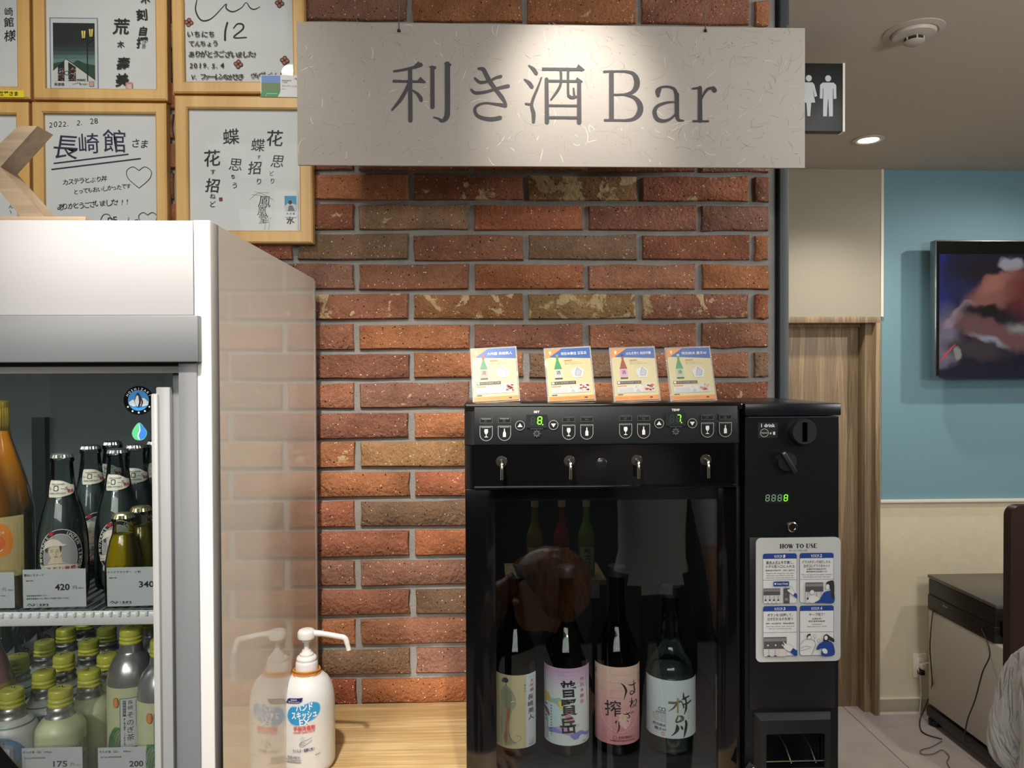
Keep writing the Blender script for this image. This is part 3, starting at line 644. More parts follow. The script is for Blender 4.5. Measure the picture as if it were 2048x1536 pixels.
def dA(cv):
    cv.rect(293, 92, 608, 562, mat('#6f7fa6', .6)); cv.rect(300, 98, 601, 556, mat('#cfd3d3', .6))
    m, nt, bs, N, L = nodes_mat('night_sky_print'); bs.inputs['Roughness'].default_value = .6
    tc = N('ShaderNodeTexCoord'); sp = N('ShaderNodeSeparateXYZ'); L(tc.outputs['Generated'], sp.inputs[0])
    r = ramp(N, [(.0, '#6a8a84'), (.36, '#6a8a84'), (.5, '#22383a'), (.7, '#141c1f')]); L(sp.outputs[2], r.inputs[0]); L(r.outputs[0], bs.inputs['Base Color'])
    D = mat('#172124', .6); cv.rect(315, 127, 586, 510, D)
    for i, c in enumerate(['#1d2a2d', '#28393b', '#3a4f50', '#52706c', '#64857f']): cv.rect(315, 260 + i * 26, 586, 510, mat(c, .6))
    cv.poly(smooth_pts([(315, 395), (370, 385), (430, 400), (470, 372), (520, 392), (586, 405)], 4) + [(586, 510), (315, 510)], mat('#244438', .6))
    Wp = mat('#c9cfcd', .6); K = INK
    cv.poly([(315, 440), (400, 365), (586, 500), (586, 510), (315, 510)], Wp); cv.line([(315, 440), (400, 365), (586, 500)], 5, K, False)
    cols = ['#b04a30', '#d8a436', '#3f5f9a', '#3d7a52', '#7d4a88', '#c9c2ae', '#1a1a20']
    for (x0, x1) in ((345, 388), (413, 462)):
        cv.poly([(x0, 510), (x0, 415 if x0 < 400 else 385), (x1, 378 if x0 < 400 else 418), (x1, 510)], K)
        for k in range(48):
            x = R.uniform(x0 + 4, x1 - 4); y = R.uniform(425, 505); s_ = R.uniform(3, 6); lay = cv.layer
            cv.poly([(x - s_, y), (x, y - s_), (x + s_, y + 2), (x, y + s_)], mat(cols[k % 7], .6)); cv.layer = lay
    cv.layer += 1
    cv.ring(402, 458, 13, 4, K); cv.line([(538, 200), (538, 508)], 7, K, False); cv.line([(500, 240), (538, 262), (575, 235)], 5, K, False)
    Y = mat('#e8d668', .5)
    for x in (515, 564):
        cv.poly([(x - 17, 175 if x < 540 else 164), (x + 17, 175 if x < 540 else 160), (x + 11, 232 if x < 540 else 222), (x - 11, 232 if x < 540 else 222)], K); cv.poly([(x - 14, 179 if x < 540 else 168), (x - 2, 179 if x < 540 else 168), (x - 2, 228 if x < 540 else 218), (x - 9, 228 if x < 540 else 218)], Y); cv.poly([(x + 2, 179 if x < 540 else 168), (x + 14, 179 if x < 540 else 166), (x + 9, 228 if x < 540 else 218), (x + 2, 228 if x < 540 else 218)], Y)
    cv.fit('NAGASAKI', 468, 496, 524, 509, K, .03); hand(cv, '眼鏡橋', 322, 540, 22, INK, 1.0); cv.line([(440, 532), (480, 522), (490, 532)], 2, INK); hand(cv, 'Araki', 484, 536, 20, INK, .6)
    cv.rect(548, 515, 580, 544, mat('#c7766c', .6)); cv.text('印', 552, 542, 26, CARD, .01)
    hand(cv, '刻', 860, 100, 75, INK, bold=.02); hand(cv, '自', 866, 200, 70, INK, bold=.02); hand(cv, '摺', 858, 285, 78, INK, bold=.02)
    hand(cv, '荒', 702, 190, 108, INK, bold=.01); hand(cv, '木', 735, 288, 50, INK, bold=.02); hand(cv, '壽', 722, 425, 88, INK, bold=.015); hand(cv, '美', 718, 535, 92, INK, bold=.02)
    cv.rect(788, 517, 832, 563, mat('#c98982', .6)); cv.text('美', 792, 560, 38, CARD, .01)
    hand(cv, '木', 890, -8, 60, INK, bold=.02)
def heart(cv, cx, cy, s_, w, m):
    cv.line([(cx, cy - .45 * s_), (cx - .5 * s_, cy - .75 * s_), (cx - s_, cy - .4 * s_), (cx - .85 * s_, cy + .25 * s_), (cx, cy + s_)], w, m); cv.line([(cx, cy - .45 * s_), (cx + .5 * s_, cy - .75 * s_), (cx + s_, cy - .4 * s_), (cx + .85 * s_, cy + .25 * s_), (cx, cy + s_)], w, m)
def dB(cv):
    hand(cv, '2022. 2. 28', 292, 790, 52, INK, .57, 0, -2.8, .02)
    hand(cv, '長', 305, 975, 165, INK2, bold=.004, jit=0); hand(cv, '崎', 480, 950, 145, INK2, bold=.004, jit=0); hand(cv, '館', 640, 935, 165, INK2, bold=.004, jit=0); hand(cv, 'さま', 822, 915, 62, INK2, .9, .01)
    cv.line([(325, 1025), (805, 962)], 9, INK2, False); cv.line([(310, 1065), (885, 990)], 9, INK2, False)
    heart(cv, 875, 1105, 80, 4, INK); hand(cv, 'カステラとぶり丼', 375, 1165, 42, INK, .85, 0, -3.5); hand(cv, 'とってもおいしかったです', 445, 1225, 38, INK, .82, 0, -3.6)
    hand(cv, 'ありがとうございました!!!', 335, 1330, 48, INK, .73, 0, -3)
    heart(cv, 930, 1390, 58, 4, INK); cv.line([(615, 1420), (640, 1365), (680, 1365), (700, 1420)], 4, INK); hand(cv, 'DF~in', 660, 1420, 60, INK, .75, 0)
def dE(cv):
    c = lambda x, y: (x * .5625 + 896, y * .5625)      # crop drawn at 5.69, here 3.2
    q = lambda pts: [((280 + x / 5.689) * 3.2, y / 5.689 * 3.2) for x, y in pts]
    cv.line(q([(630, -30), (612, 90), (660, 195), (730, 213), (820, 165), (960, 20), (965, 70), (1040, 108), (1140, 60), (1195, 0), (1240, 60), (1290, 78), (1355, 48)]), [6, 9, 10, 10, 7, 6, 9, 9, 6, 5, 8, 8, 4], INK)
    cv.line(q([(975, 235), (950, 330), (945, 435)]), [12, 13, 14], INK); cv.line(q([(1045, 300), (1090, 250), (1150, 255), (1150, 310), (1045, 405), (1190, 405)]), [7, 10, 12, 11, 10, 9], INK)
    def flower(x, y, r):
        (X, Y), = q([(x, y)])
        for k in range(4):
            a_ = k * PI / 2 + .15; cx, cy = X + r * .55 * math.cos(a_), Y + r * .55 * math.sin(a_); cv.ell(cx, cy, r * .5, r * .5, INK, 16); cv.ell(cx, cy, r * .33, r * .33, mat('#b0654f', .6), 14)
        cv.ell(X, Y, r * .14, r * .14, INK, 8)
    for f_ in ((533, 235), (1583, 8), (1095, 718), (1632, 675)): flower(f_[0], f_[1], 29)
    T = lambda s_, x, y, h, adv=.95: hand(cv, s_, *q([(x, y)])[0], h, INK, adv, .018, 0, .05)
    T('いちにち', 505, 405, 46, 1.02); T('てんちょう', 525, 512, 42, .92); T('ありがとうございました!', 520, 638, 46, .84)
    T('2019.5.4', 535, 768, 46, .62); T('V.ファーレンながさき', 545, 898, 44, .68); T('ヴィヴィくんより', 1225, 880, 44, .68)
def dF(cv):
    hand(cv, '花', 1690, 905, 115, INK, bold=.012); hand(cv, '思', 1715, 1050, 90, INK, bold=.004); hand(cv, 'ど', 1710, 1110, 38, INK); hand(cv, 'り', 1712, 1160, 38, INK)
    hand(cv, '蝶', 1590, 940, 90, INK, bold=.004); hand(cv, 'す', 1630, 1000, 32, INK); hand(cv, '招', 1570, 1095, 95, INK, bold=.01); hand(cv, 'り', 1620, 1165, 50, INK)
    hand(cv, '蝶', 1412, 905, 110, INK, bold=.004); hand(cv, '思', 1445, 1065, 95, INK, bold=.0); hand(cv, 'とり', 1462, 1130, 34, INK, .0); hand(cv, 'う', 1465, 1190, 48, INK)
    hand(cv, '花', 1285, 1045, 120, INK, bold=.006); hand(cv, 'す', 1330, 1100, 36, INK); hand(cv, '招', 1292, 1210, 95, INK, bold=.006); hand(cv, 'ね', 1325, 1260, 42, INK); hand(cv, 'ど', 1320, 1315, 50, INK)
    cv.rect(1386, 1254, 1408, 1277, mat('#7d2f2f', .6))
    cv.rect(1580, 1206, 1898, 1480, mat('#dfe2e2', .5)); cv.rect(1580, 1206, 1748, 1480, mat('#d9dddd', .5))
    hand(cv, '鳳', 1635, 1310, 82, INK, bold=.0); hand(cv, '凰', 1632, 1365, 66, INK, bold=0); hand(cv, '堂', 1640, 1420, 66, INK, bold=0)
    g_ = mat('#7d8080', .6)
    for p in ([(1588, 1265), (1640, 1225), (1710, 1222)], [(1600, 1235), (1650, 1240), (1712, 1262)], [(1620, 1215), (1690, 1240), (1740, 1270)], [(1680, 1465), (1690, 1410), (1725, 1385)], [(1700, 1390), (1712, 1430), (1705, 1465)]): cv.line(p, 2.5, g_)
    cv.rect(1812, 1242, 1888, 1342, mat('#3f93c0', .5)); cv.poly([(1812, 1310), (1840, 1285), (1888, 1300), (1888, 1342), (1812, 1342)], mat('#c9d0d2', .5)); cv.ell(1848, 1285, 12, 14, mat('#2a2a2c', .5)); cv.poly([(1832, 1342), (1840, 1305), (1862, 1305), (1880, 1342)], mat('#6c7478', .5))
    hand(cv, '矢太楼', 1822, 1364, 16, INK, 1.3, 0); cv.fit('____', 1816, 1382, 1890, 1385, g_); hand(cv, '水', 1825, 1425, 50, INK, bold=.02)
def dC(cv):
    hand(cv, '崎', 10, 65, 60, INK, bold=.01); hand(cv, '館', 5, 140, 68, INK, bold=.01); hand(cv, '様', 2, 232, 85, INK, bold=.01)
def dD(cv):
    hand(cv, '日', 22, 880, 55, INK, bold=.01); hand(cv, 'ん', 32, 1315, 34, INK); cv.line([(44, 1330), (50, 1350)], 4, INK)
fA = frame('pine frame with a night church print and vertical brush writing', 62, -97, 334, 200, 22, dA)
fB = frame('pine frame reading 2022.2.28 with double underline and hearts', 62, 203, 334, 500, 21, dB)
fC = frame('pine frame at the upper left edge above a yellow name tag', -214, -97, 59, 197, 24, dC)
fD = frame('pine frame behind the wooden letter, cut by the left edge', -214, 201, 59, 498, 24, dD)
fE = frame('pine frame with the number 12 and small orange flowers', 342, -110, 610, 188, 23, dE, -.008)
fF = frame('pine frame with four columns of cursive brush calligraphy', 348, 190, 625, 486, 25, dF)
# name tags stuck on the frames
a = P(-40, 180, FY); t = thing('name_tag', 'yellow name strip on the upper left pine frame', 'label', (a.x, FY, a.z))
cv = Canvas(); cv.crop(0, 0, 3.2, FS, -40, 180); cv.rect(-128, 577, 141, 620, mat('#e2cf2c', .5)); cv.layer = 4; cv.text('航平さま', -12, 609, 30, INK, .03)
G().box(0, 55 / 1 * FS * 1.5, -.0006, 0, -.014, 0, mat('#e2cf2c', .5)).obj('backing', t); cv.build('printed_face', t, front(0, -.0007, 0))
a = P(522, 195, FY); t = thing('photo_card', 'small photo card taped over two pine frames beside the hanging sign', 'card', (a.x, FY - .0012, a.z))
G().box(0, .098, -.0008, 0, .0005, .044, mat('#cfd4d6', .5)).obj('backing', t)
cv = Canvas(); cv.crop(280, 0, 5.689, FS, 522, 195)
cv.rect(1380, 862, 1930, 1105, mat('#d5dadd', .5)); cv.rect(1386, 868, 1596, 1040, mat('#5f86c4', .5)); cv.rect(1386, 950, 1596, 1040, mat('#5d7a48', .5)); cv.poly([(1390, 1040), (1600, 1040), (1570, 1105), (1370, 1105)], mat('#2f8a4c', .5))
cv.line([(1430, 1105), (1445, 1070), (1560, 1070)], 4, CARD, False); cv.line([(1600, 1040), (1570, 1105)], 5, CARD, False)
for i, (t_, y, h, w_) in enumerate((('長崎県諫早市', 932, 18, 1), ('一日店長', 952, 16, 1), ('ヴィヴィくん', 995, 28, 1), ('2019.5.4', 1022, 13, 1))): cv.text(t_, 1612, y, h, INK)
cv.text('I 長崎館', 1745, 912, 24, INK); cv.build('printed_face', t, front(0, -.0009, 0))
# ================================================================== white display refrigerator
RY = .93; a = P(418, 440, RY); XR = P(423, 800, RY).x; ZT = a.z; XL = -1.30; RB = 1.50
WH = mat('#a6a6a9', .38, spec=.35); WH2 = mat('#c9c9ca', .35); SIDE = mat('#e2dbd0', .025, spec=.7); GR = mat('#6b6e72', .4); GR2 = mat('#85888b', .35)
fr = thing('display_refrigerator', 'white upright display refrigerator with grey framed glass door', 'refrigerator', ((XL + XR) / 2, RY, 0))
zb = P(200, 632, RY).z; zc = P(200, 725, RY).z; zg = P(200, 745, RY).z; xs = P(387, 550, RY).x; xd = P(360, 900, RY).x; xg = P(326, 900, .955).x; xw = P(397, 900, RY).x
G().box(XR - .002, XR, RY + .002, RB - .012, .05, ZT - .001, SIDE).obj('side_panel', fr, world=True, label='glossy white side panel')
G().box(XR - .03, XR - .002, RY + .004, RB, .05, ZT, WH).box(XR - .03, XR + .0005, RB - .012, RB, .05, ZT - .003, WH).box(XL, XL + .03, RY, RB, .05, ZT, WH).box(XL, XR - .002, RY + .012, RB, ZT - .02, ZT, WH).box(XL, XR - .002, RB - .02, RB, .05, ZT, WH).obj('cabinet_shell', fr, world=True)
G().box(xs + .0006, XR, RY, RY + .03, .05, ZT, WH2, .0012).obj('corner_post', fr, world=True)
G().box(XL, xs - .0006, RY + .001, RY + .03, zb + .001, ZT - .0005, WH, .001).obj('header_panel', fr, world=True)
G().box(XL - .004, P(396, 680, RY - .012).x, RY - .012, RY + .02, zc, zb, GR, .002).obj('grey_band', fr, world=True, label='grey band below the header')
G().box(xd, xw, RY - .003, RY + .04, .12, zc, GR, .001).obj('outer_frame', fr, world=True)
G().box(XL + .05, xd, RY + .008, RY + .03, zg + .006, zc, mat('#4a4a4a', .5)).box(XL + .05, xd, RY + .004, RY + .03, zg - .001, zg + .007, mat('#6d6c69', .4)).obj('door_track', fr, world=True)
G().box(XL + .002, XR - .03, RY + .002, RB, .05, .13, GR).box(XL + .02, XR - .03, RY + .03, RB, 0, .05, M_BLACK).obj('base', fr, world=True)
dr = bpy.data.objects.new('glass_door', None); COL.objects.link(dr); dr.parent = fr; dr.location = (0, 0, 0)
x2 = P(345, 900, RY + .012).x; zd = P(200, 762, RY).z
G().box(xg, x2, RY + .006, RY + .034, .13, zd - .008, GR2, .0015).box(x2, xd + .002, RY + .014, RY + .04, .13, zg - .001, GR, .001).box(xg - .004, xg + .004, RY + .001, RY + .012, .13, zd - .016, mat('#989a9b', .3), .0015).obj('door_frame', dr, world=True)
G().box(XL + .06, xg + .004, .955, .959, .13, zg + .004, glass('#fbfcfc', 1, 1.6)).obj('glass_pane', dr, world=True)
# interior liner
LN = mat('#6c7274', .45); ZI = zg + .01; IX = -.372
G().box(XL + .03, IX, RB - .06, RB - .02, .13, ZI, LN).box(XL + .03, XL + .04, .965, RB - .05, .13, ZI, LN).box(IX - .004, XR - .031, .965, RB - .05, .13, ZI, LN).box(XL + .03, IX, .965, RB - .05, ZI, ZI + .02, LN).box(XL + .03, IX, .965, RB - .05, .13, .15, LN).obj('inner_liner', fr, world=True)
p = P(80, 900, RB - .07)
G().box(p.x - .012, p.x + .012, RB - .075, RB - .06, .2, P(80, 835, RB - .07).z, mat('#22282b', .4)).obj('shelf_upright', fr, world=True)
SZ = H0 - .305; SZ2 = H0 - .540
for zz in (SZ, SZ2):
    sh = bpy.data.objects.new('shelf', None); COL.objects.link(sh); sh.parent = fr
    M_RAIL = mat('#e9eded', .3)
    g = G().box(XL + .045, IX - .006, .982, .992, zz - .018, zz, M_RAIL, .004)
    for k in range(80):
        x = XL + .05 + k * .0114
        if x < IX - .012: g.box(x, x + .004, .9795, .984, zz - .006, zz + .0005, M_RAIL, .001, 1)
    g.obj('front_rail', sh, world=True)
    g = G(); MW = mat('#8f9496', .25, .3)
    for k in range(66):
        x = XL + .052 + k * .0135
        if x < IX - .01: g.tube([(x, .985, zz - .004), (x, RB - .07, zz - .004)], .0019, MW, 6, False)
    for y in (1.05, 1.2, 1.35): g.box(XL + .045, IX - .006, y, y + .005, zz - .012, zz - .006, MW)
    g.obj('wire_rack', sh, world=True, kind='stuff')
# stickers on the glass
def arc(cv, s_, cx, cy, rx, ry, a0, a1, h, m, bold=.02, wx=1):
    lay = cv.layer
    for i, ch in enumerate(s_):
        cv.layer = lay; a_ = a0 + (a1 - a0) * i / max(1, len(s_) - 1)
        if ch != ' ': 
            dx, dy = -rx * math.sin(a_), ry * math.cos(a_); cv.text(ch, cx + rx * math.cos(a_), cy + ry * math.sin(a_), h, m, bold, 'c', rot=math.atan2(dy, dx), wx=wx)
    cv.layer = lay + 1
def sticker(cx, cy, draw, name, label):
    a = P(cx, cy, .955); cv = Canvas(); cv.crop(0, 740, 4.6545, SL(cx, cy, .955), cx, cy); draw(cv)
    cv.build(name, dr, front(a.x, .9548, a.z), world=True, label=label)
def d1_(cv):
    cv.ell(1293, 283, 142, 137, mat('#08090c', .2), 48); cv.ell(1290, 283, 98, 97, mat('#2f86c8', .4), 40); W_ = mat('#dfe6ea', .4)
    cv.poly([(1200, 300), (1235, 275), (1262, 285), (1300, 262), (1345, 262), (1385, 300), (1378, 330), (1330, 338), (1290, 330), (1240, 340), (1205, 322)], W_)
    cv.poly([(1268, 225), (1285, 205), (1302, 222), (1318, 260), (1312, 310), (1300, 350), (1278, 352), (1262, 320), (1250, 290), (1260, 262)], INK); cv.poly([(1275, 235), (1290, 240), (1296, 300), (1282, 345), (1262, 315), (1256, 290)], W_)
    cv.line([(1316, 262), (1326, 300), (1312, 345)], [8, 14, 6], INK)
    arc(cv, 'HOSHIZAKI', 1293, 288, 108, 105, math.radians(208), math.radians(332), 30, W_, .01)
    for k in range(5):
        a_ = math.radians(148 - 29 * k); x, y = 1293 + 118 * math.cos(a_), 283 + 115 * math.sin(a_)
        cv.poly([(x + (12 if q % 2 == 0 else 5) * math.sin(q * PI / 5), y - (12 if q % 2 == 0 else 5) * math.cos(q * PI / 5)) for q in range(10)], W_); cv.layer -= 1
def d2_(cv):
    cv.poly(smooth_pts([(1298, 488), (1345, 535), (1370, 585), (1345, 640), (1298, 657), (1250, 640), (1229, 590), (1250, 535)], 4, True), mat('#4fae7c', .35)); cv.poly([(1298, 490), (1345, 535), (1368, 585), (1345, 638), (1300, 652), (1285, 615), (1305, 560)], mat('#2f72c4', .35))
    cv.line([(1298, 500), (1304, 560), (1286, 610), (1300, 648)], [3, 8, 10, 6], mat('#e6efe9', .4)); cv.text('NATURAL R', 1190, 708, 40, mat('#111214', .5), .02); cv.fit('Hydrocarbon Ref', 1230, 714, 1400, 726, mat('#111214', .5))
sticker(277, 800, d1_, 'emblem_sticker', 'round maker emblem with a penguin on blue'); sticker(279, 862, d2_, 'drop_sticker', 'green and blue water drop sticker')
# ------------------------------------------------------------------ wooden letter on the refrigerator
KY = .945; KS = SL(0, 400, KY); a = P(0, 435, KY)
t = thing('wooden_letter', 'wooden letter K standing on top of the white refrigerator', 'letter', (a.x, KY, ZT))
pts = [(-75, 249), (-40, 249), (-40, 325), (39, 249), (77, 249), (2, 333), (90, 435), (42, 435), (-22, 355), (-40, 372), (-40, 435), (-75, 435)]
G().prism([((x) * KS, (435 - y) * KS + .006) for x, y in pts], 0, .034, M_LETTER).obj('letter_k', t, smooth=0)
G().box(-.2, .105, -.004, .05, 0, .006, mat('#8f7c66', .6), .0008).obj('base_strip', t)
# ------------------------------------------------------------------ bottles in the refrigerator
def faceto(x, y, f=1.0): return f * math.atan2(x, y) * -1
def lathe_part(name, prof, m, parent, n=36, label=None, cap=True, smooth=40, k=5):
    p = smooth_pts(prof, k) if k else prof
    return G().lathe([(max(r, .0004), z) for r, z in p], m, n=n, cap=cap).obj(name, parent, label=label, smooth=smooth)
def crown(parent, z, m, r=.0135):
    n = 42; vs = []; fs = []
    prof = [(r * .2, z + .0072, 0), (r * .85, z + .0068, 0), (r, z + .0052, .2), (r * 1.1, z + .0008, 1), (r * 1.02, z + .0006, 1)]
    for rr, zz, w in prof:
        for k in range(n): q = rr * (1 + .05 * w * math.cos(k * 2 * PI / n * 21)); vs.append((q * math.cos(2 * PI * k / n), q * math.sin(2 * PI * k / n), zz))
    for i in range(len(prof) - 1):
        for k in range(n): fs.append((i * n + k, i * n + (k + 1) % n, (i + 1) * n + (k + 1) % n, (i + 1) * n + k))
    fs.append(tuple(range(n))); return G().raw(vs, fs, m).obj('crown_cap', parent)
NAVY = mat('#1c2336', .5); CREAM = mat('#cfccb8', .5); LGR = mat('#9c9f9f', .5); SKIN = mat('#cfc2a8', .5); REDI = mat('#a5303a', .5); TXT = mat('#2a2a2c', .5)
LEMG = glass('#d5dedc', .9, 1.5); LEML = mat('#7b8785', .2, alpha=.6)
def lemonade():
    t = thing('lemonade_bottle', 'clear lemonade bottle with oval portrait label, front left one behind the 420 yen tag', 'bottle', (0, 0, 0), 'lemonade bottles on the upper shelf')
    lathe_part('glass_body', [(.027, .0), (.0305, .004), (.0318, .02), (.0318, .059), (.0305, .087), (.027, .108), (.022, .129), (.018, .144), (.0145, .171), (.0135, .185), (.0148, .187), (.0148, .191), (.013, .194)], LEMG, t)
    lathe_part('lemonade', [(.025, .004), (.0295, .012), (.0298, .059), (.0285, .087), (.025, .108), (.020, .129), (.016, .144), (.0138, .150)], LEML, t)
    crown(t, .192, mat('#a9aba6', .25, .9), .0128)
    r = .0322; S = r; cv = Canvas(); kx = 1 / 4.6545 * 1.05 / F
    cv.tx = lambda x, y: ((x - 635) * kx, -(y - 430) * kx); cv.k = kx
    cv.ell(635, 425, 186, 250, CREAM, 56); cv.ell(635, 425, 180, 243, NAVY, 56); cv.ell(630, 428, 142, 212, CREAM, 48); cv.ell(630, 428, 137, 206, LGR, 48)
    cv.poly([(500, 500), (540, 470), (560, 430), (600, 440), (640, 420), (650, 470), (700, 490), (740, 560), (510, 560)], SKIN); cv.ell(592, 372, 52, 68, SKIN, 28)
    cv.poly([(505, 340), (525, 325), (535, 360), (528, 385), (508, 370)], mat('#4a4038', .6)); cv.poly([(625, 325), (645, 325), (640, 370), (632, 385)], mat('#4a4038', .6))
    cv.poly(smooth_pts([(488, 362), (505, 320), (500, 300), (540, 270), (590, 262), (630, 285), (645, 305), (682, 318), (650, 328), (600, 322), (540, 330)], 3, True), mat('#ddd9cc', .5))
    for x in (568, 610): cv.line([(x - 10, 376), (x, 372), (x + 10, 376)], 4, TXT, cap=False); cv.line([(x - 12, 362), (x, 357), (x + 12, 360)], 3, TXT, cap=False)
    cv.line([(596, 378), (604, 404), (594, 408)], 2.5, mat('#8a7a66', .6), cap=False); cv.line([(588, 422), (600, 418), (614, 424)], 6, REDI, cap=False)
    cv.poly([(468, 500), (560, 484), (660, 484), (770, 505), (765, 562), (660, 540), (560, 540), (475, 556)], CREAM)
    for i, ch in enumerate('ーネモレ泉雲'): cv.text(ch, 478 + i * 46, 548 + abs(i - 2.5) * 3 - 8, 42, REDI, .03); cv.layer -= 1
    cv.layer += 2; cv.line([(468, 500), (560, 484), (660, 484), (770, 505)], 3, TXT, cap=False); cv.line([(475, 556), (560, 541), (660, 541), (765, 562)], 3, TXT, cap=False)
    cv.fit('UNZEN LEMONADE', 505, 566, 700, 580, TXT); cv.rect(505, 590, 700, 650, CREAM, 20); cv.ring(610, 640, 50, 10, REDI, 30); cv.fit('NAGASAKI', 525, 625, 690, 645, REDI, .02)
    W_ = mat('#d9d9cf', .5); arc(cv, 'UNZEN LEMONADE', 632, 427, 146, 214, math.radians(-68), math.radians(52), 38, W_, .02); arc(cv, 'LEMONADE', 632, 427, 146, 214, math.radians(150), math.radians(232), 38, W_, .02)
    pts = [(565 + (30 if q % 2 == 0 else 16) * math.sin(q * PI / 5), 212 - (28 if q % 2 == 0 else 15) * math.cos(q * PI / 5)) for q in range(10)]; cv.poly(pts, REDI)
    cv.build('portrait_label', t, cyl(r, .0615, 0), cuts(.042, 22))
    cv = Canvas(.0001); cv.tx = lambda x, y: ((x - 632) * kx * .92, -(y - 1035) * kx); cv.k = kx
    o_ = smooth_pts([(520, 975), (560, 962), (640, 968), (700, 995), (720, 1005), (752, 1012), (755, 1045), (730, 1085), (640, 1108), (560, 1112), (522, 1100)], 3, True)
    cv.poly([(632 + (x - 632) * 1.04, 1038 + (y - 1038) * 1.07) for x, y in o_], NAVY); cv.poly(o_, CREAM); cv.rect(567, 1008, 612, 1058, NAVY, 10); cv.rect(575, 1016, 604, 1050, CREAM, 7); cv.fit('Unzen Lemonade', 545, 985, 662, 1003, TXT)
    cv.fit('~S', 628, 1022, 690, 1048, TXT); cv.fit('S~', 528, 1022, 562, 1048, TXT); cv.fit('UNZEN LEMONADE', 530, 1068, 668, 1084, TXT); cv.text('雲泉', 680, 1070, 30, REDI, .02)
    def cone(u, v, w):
        z = .152 + v; rr = .0166 + (.152 - z) * .14 + .0004 + w; return (rr * math.sin(u / .0166), -rr * math.cos(u / .0166), z)
    cv.build('neck_label', t, cone, cuts(.03, 16)); return t
lm = lemonade(); pos = [(-.581, 1.05, 'front left one behind the 420 yen tag'), (-.533, 1.107, 'behind the yellow cider bottles'), (-.604, 1.17, 'second row just right of the front one'), (-.540, 1.180, 'second row under the drop sticker'), (-.604, 1.237, 'rear row on the left'), (-.538, 1.245, 'rear row beside the door frame')]
for i, (x, y, l) in enumerate(pos):
    o = lm if i == 0 else cardtree(lm)
    o.location = (x, y, SZ + .0005); o.rotation_euler.z = .42 + (0, .0, .3, .1, -.2, .2)[i]; o['label'] = 'clear lemonade bottle with portrait label, ' + l
YEL = mat('#b5a020', .12, coat=.4)
def cider():
    t = thing('cider_bottle', '', 'bottle', (0, 0, 0), 'small yellow cider bottles on the upper shelf')
    lathe_part('cider', [(.018, .002), (.0205, .006), (.0212, .02), (.0212, .048), (.0195, .064), (.0155, .083), (.0125, .0925), (.0120, .0928)], YEL, t, k=4)
    lathe_part('glass_body', [(.0215, .0), (.0225, .006), (.0228, .02), (.0228, .048), (.0208, .064), (.0168, .083), (.0135, .095), (.0125, .108), (.0138, .110), (.0138, .113), (.012, .115)], glass('#e8ebe0', 1, 1.5), t)
    crown(t, .1138, mat('#c2bd8c', .25, .9), .0125)
    cv = Canvas(); k_ = 1.02 / F / 4.6545; cv.tx = lambda x, y: ((x - 1165) * k_, -(y - 580) * k_); K_ = mat('#4a4212', .5)
    cv.ring(1150, 580, 62, 5, K_); cv.ring(1150, 580, 46, 3, K_); cv.line([(1120, 570), (1140, 560), (1155, 568), (1180, 550)], 8, K_); cv.line([(1125, 600), (1150, 590), (1180, 590)], 7, K_); arc(cv, 'CASTELLA CIDER', 1150, 582, 50, 50, PI, 2 * PI, 14, K_)
    cv.build('printed_mark', t, cyl(.0231, .034, 0), cuts(.02, 10)); return t
cd = cider(); o2 = cardtree(cd)
for o, x, y, l in ((cd, -.485, 1.02, 'small yellow cider bottle with gold cap, nearest above the 340 yen tag'), (o2, -.485, 1.072, 'small yellow cider bottle half hidden behind the nearer one')):
    o.location = (x, y, SZ + .0005); o.rotation_euler.z = .35; o['label'] = l
t = thing('orange_juice_bottle', 'large orange juice bottle with gold pleated neck wrap at the left edge', 'bottle', (-.656, 1.03, SZ + .0005)); t.rotation_euler.z = .5
lathe_part('juice', [(.036, .003), (.0405, .008), (.0412, .11), (.0395, .135), (.033, .165), (.024, .195), (.0165, .22), (.0135, .233)], mat('#dd8d14', .15, coat=.5, var=.12, vscale=18), t)
lathe_part('glass_body', [(.038, .0), (.042, .006), (.0428, .11), (.041, .135), (.0345, .165), (.0255, .195), (.018, .22), (.0148, .24), (.014, .262)], glass('#fbf8f2', 1, 1.5), t)
vs = []; g = G(); n = 60; prof = [(.0148, .232), (.0155, .25), (.0152, .262), (.0158, .263), (.0160, .270), (.012, .2715), (.002, .272)]
vs = [(r * (1 + (.035 if k % 2 else -.02) * (1 if i < 3 else .3)) * math.cos(2 * PI * k / n), r * (1 + (.035 if k % 2 else -.02) * (1 if i < 3 else .3)) * math.sin(2 * PI * k / n), z) for i, (r, z) in enumerate(prof) for k in range(n)]
g.raw(vs, [(i * n + k, i * n + (k + 1) % n, (i + 1) * n + (k + 1) % n, (i + 1) * n + k) for i in range(len(prof) - 1) for k in range(n)], mat('#b59a3c', .28, .9)).obj('neck_wrap', t, smooth=0, label='gold pleated neck wrap')
cv = Canvas(.0001); k_ = 1.0 / F / 4.6545; cv.tx = lambda x, y: ((x - 60) * k_, -(y - 700) * k_); O_ = mat('#d9662e', .5); cv.k = k_
cv.rect(-190, 375, 300, 930, mat('#b9a770', .5)); cv.poly(smooth_pts([(-120, 500), (40, 428), (150, 460), (200, 590), (150, 720), (-60, 740), (-160, 640)], 4, True), mat('#e0852e', .5)); cv.ell(20, 610, 120, 90, O_, 30)
W_ = mat('#e9e2cf', .5); cv.text('長崎', -50, 615, 76, W_, .02); cv.text('みかん', -60, 680, 60, W_, .03); cv.text('温州みかん使用', -60, 525, 28, W_)
cv.build('wrap_label', t, cyl(.0431, .074, 0), cuts(.05, 20))
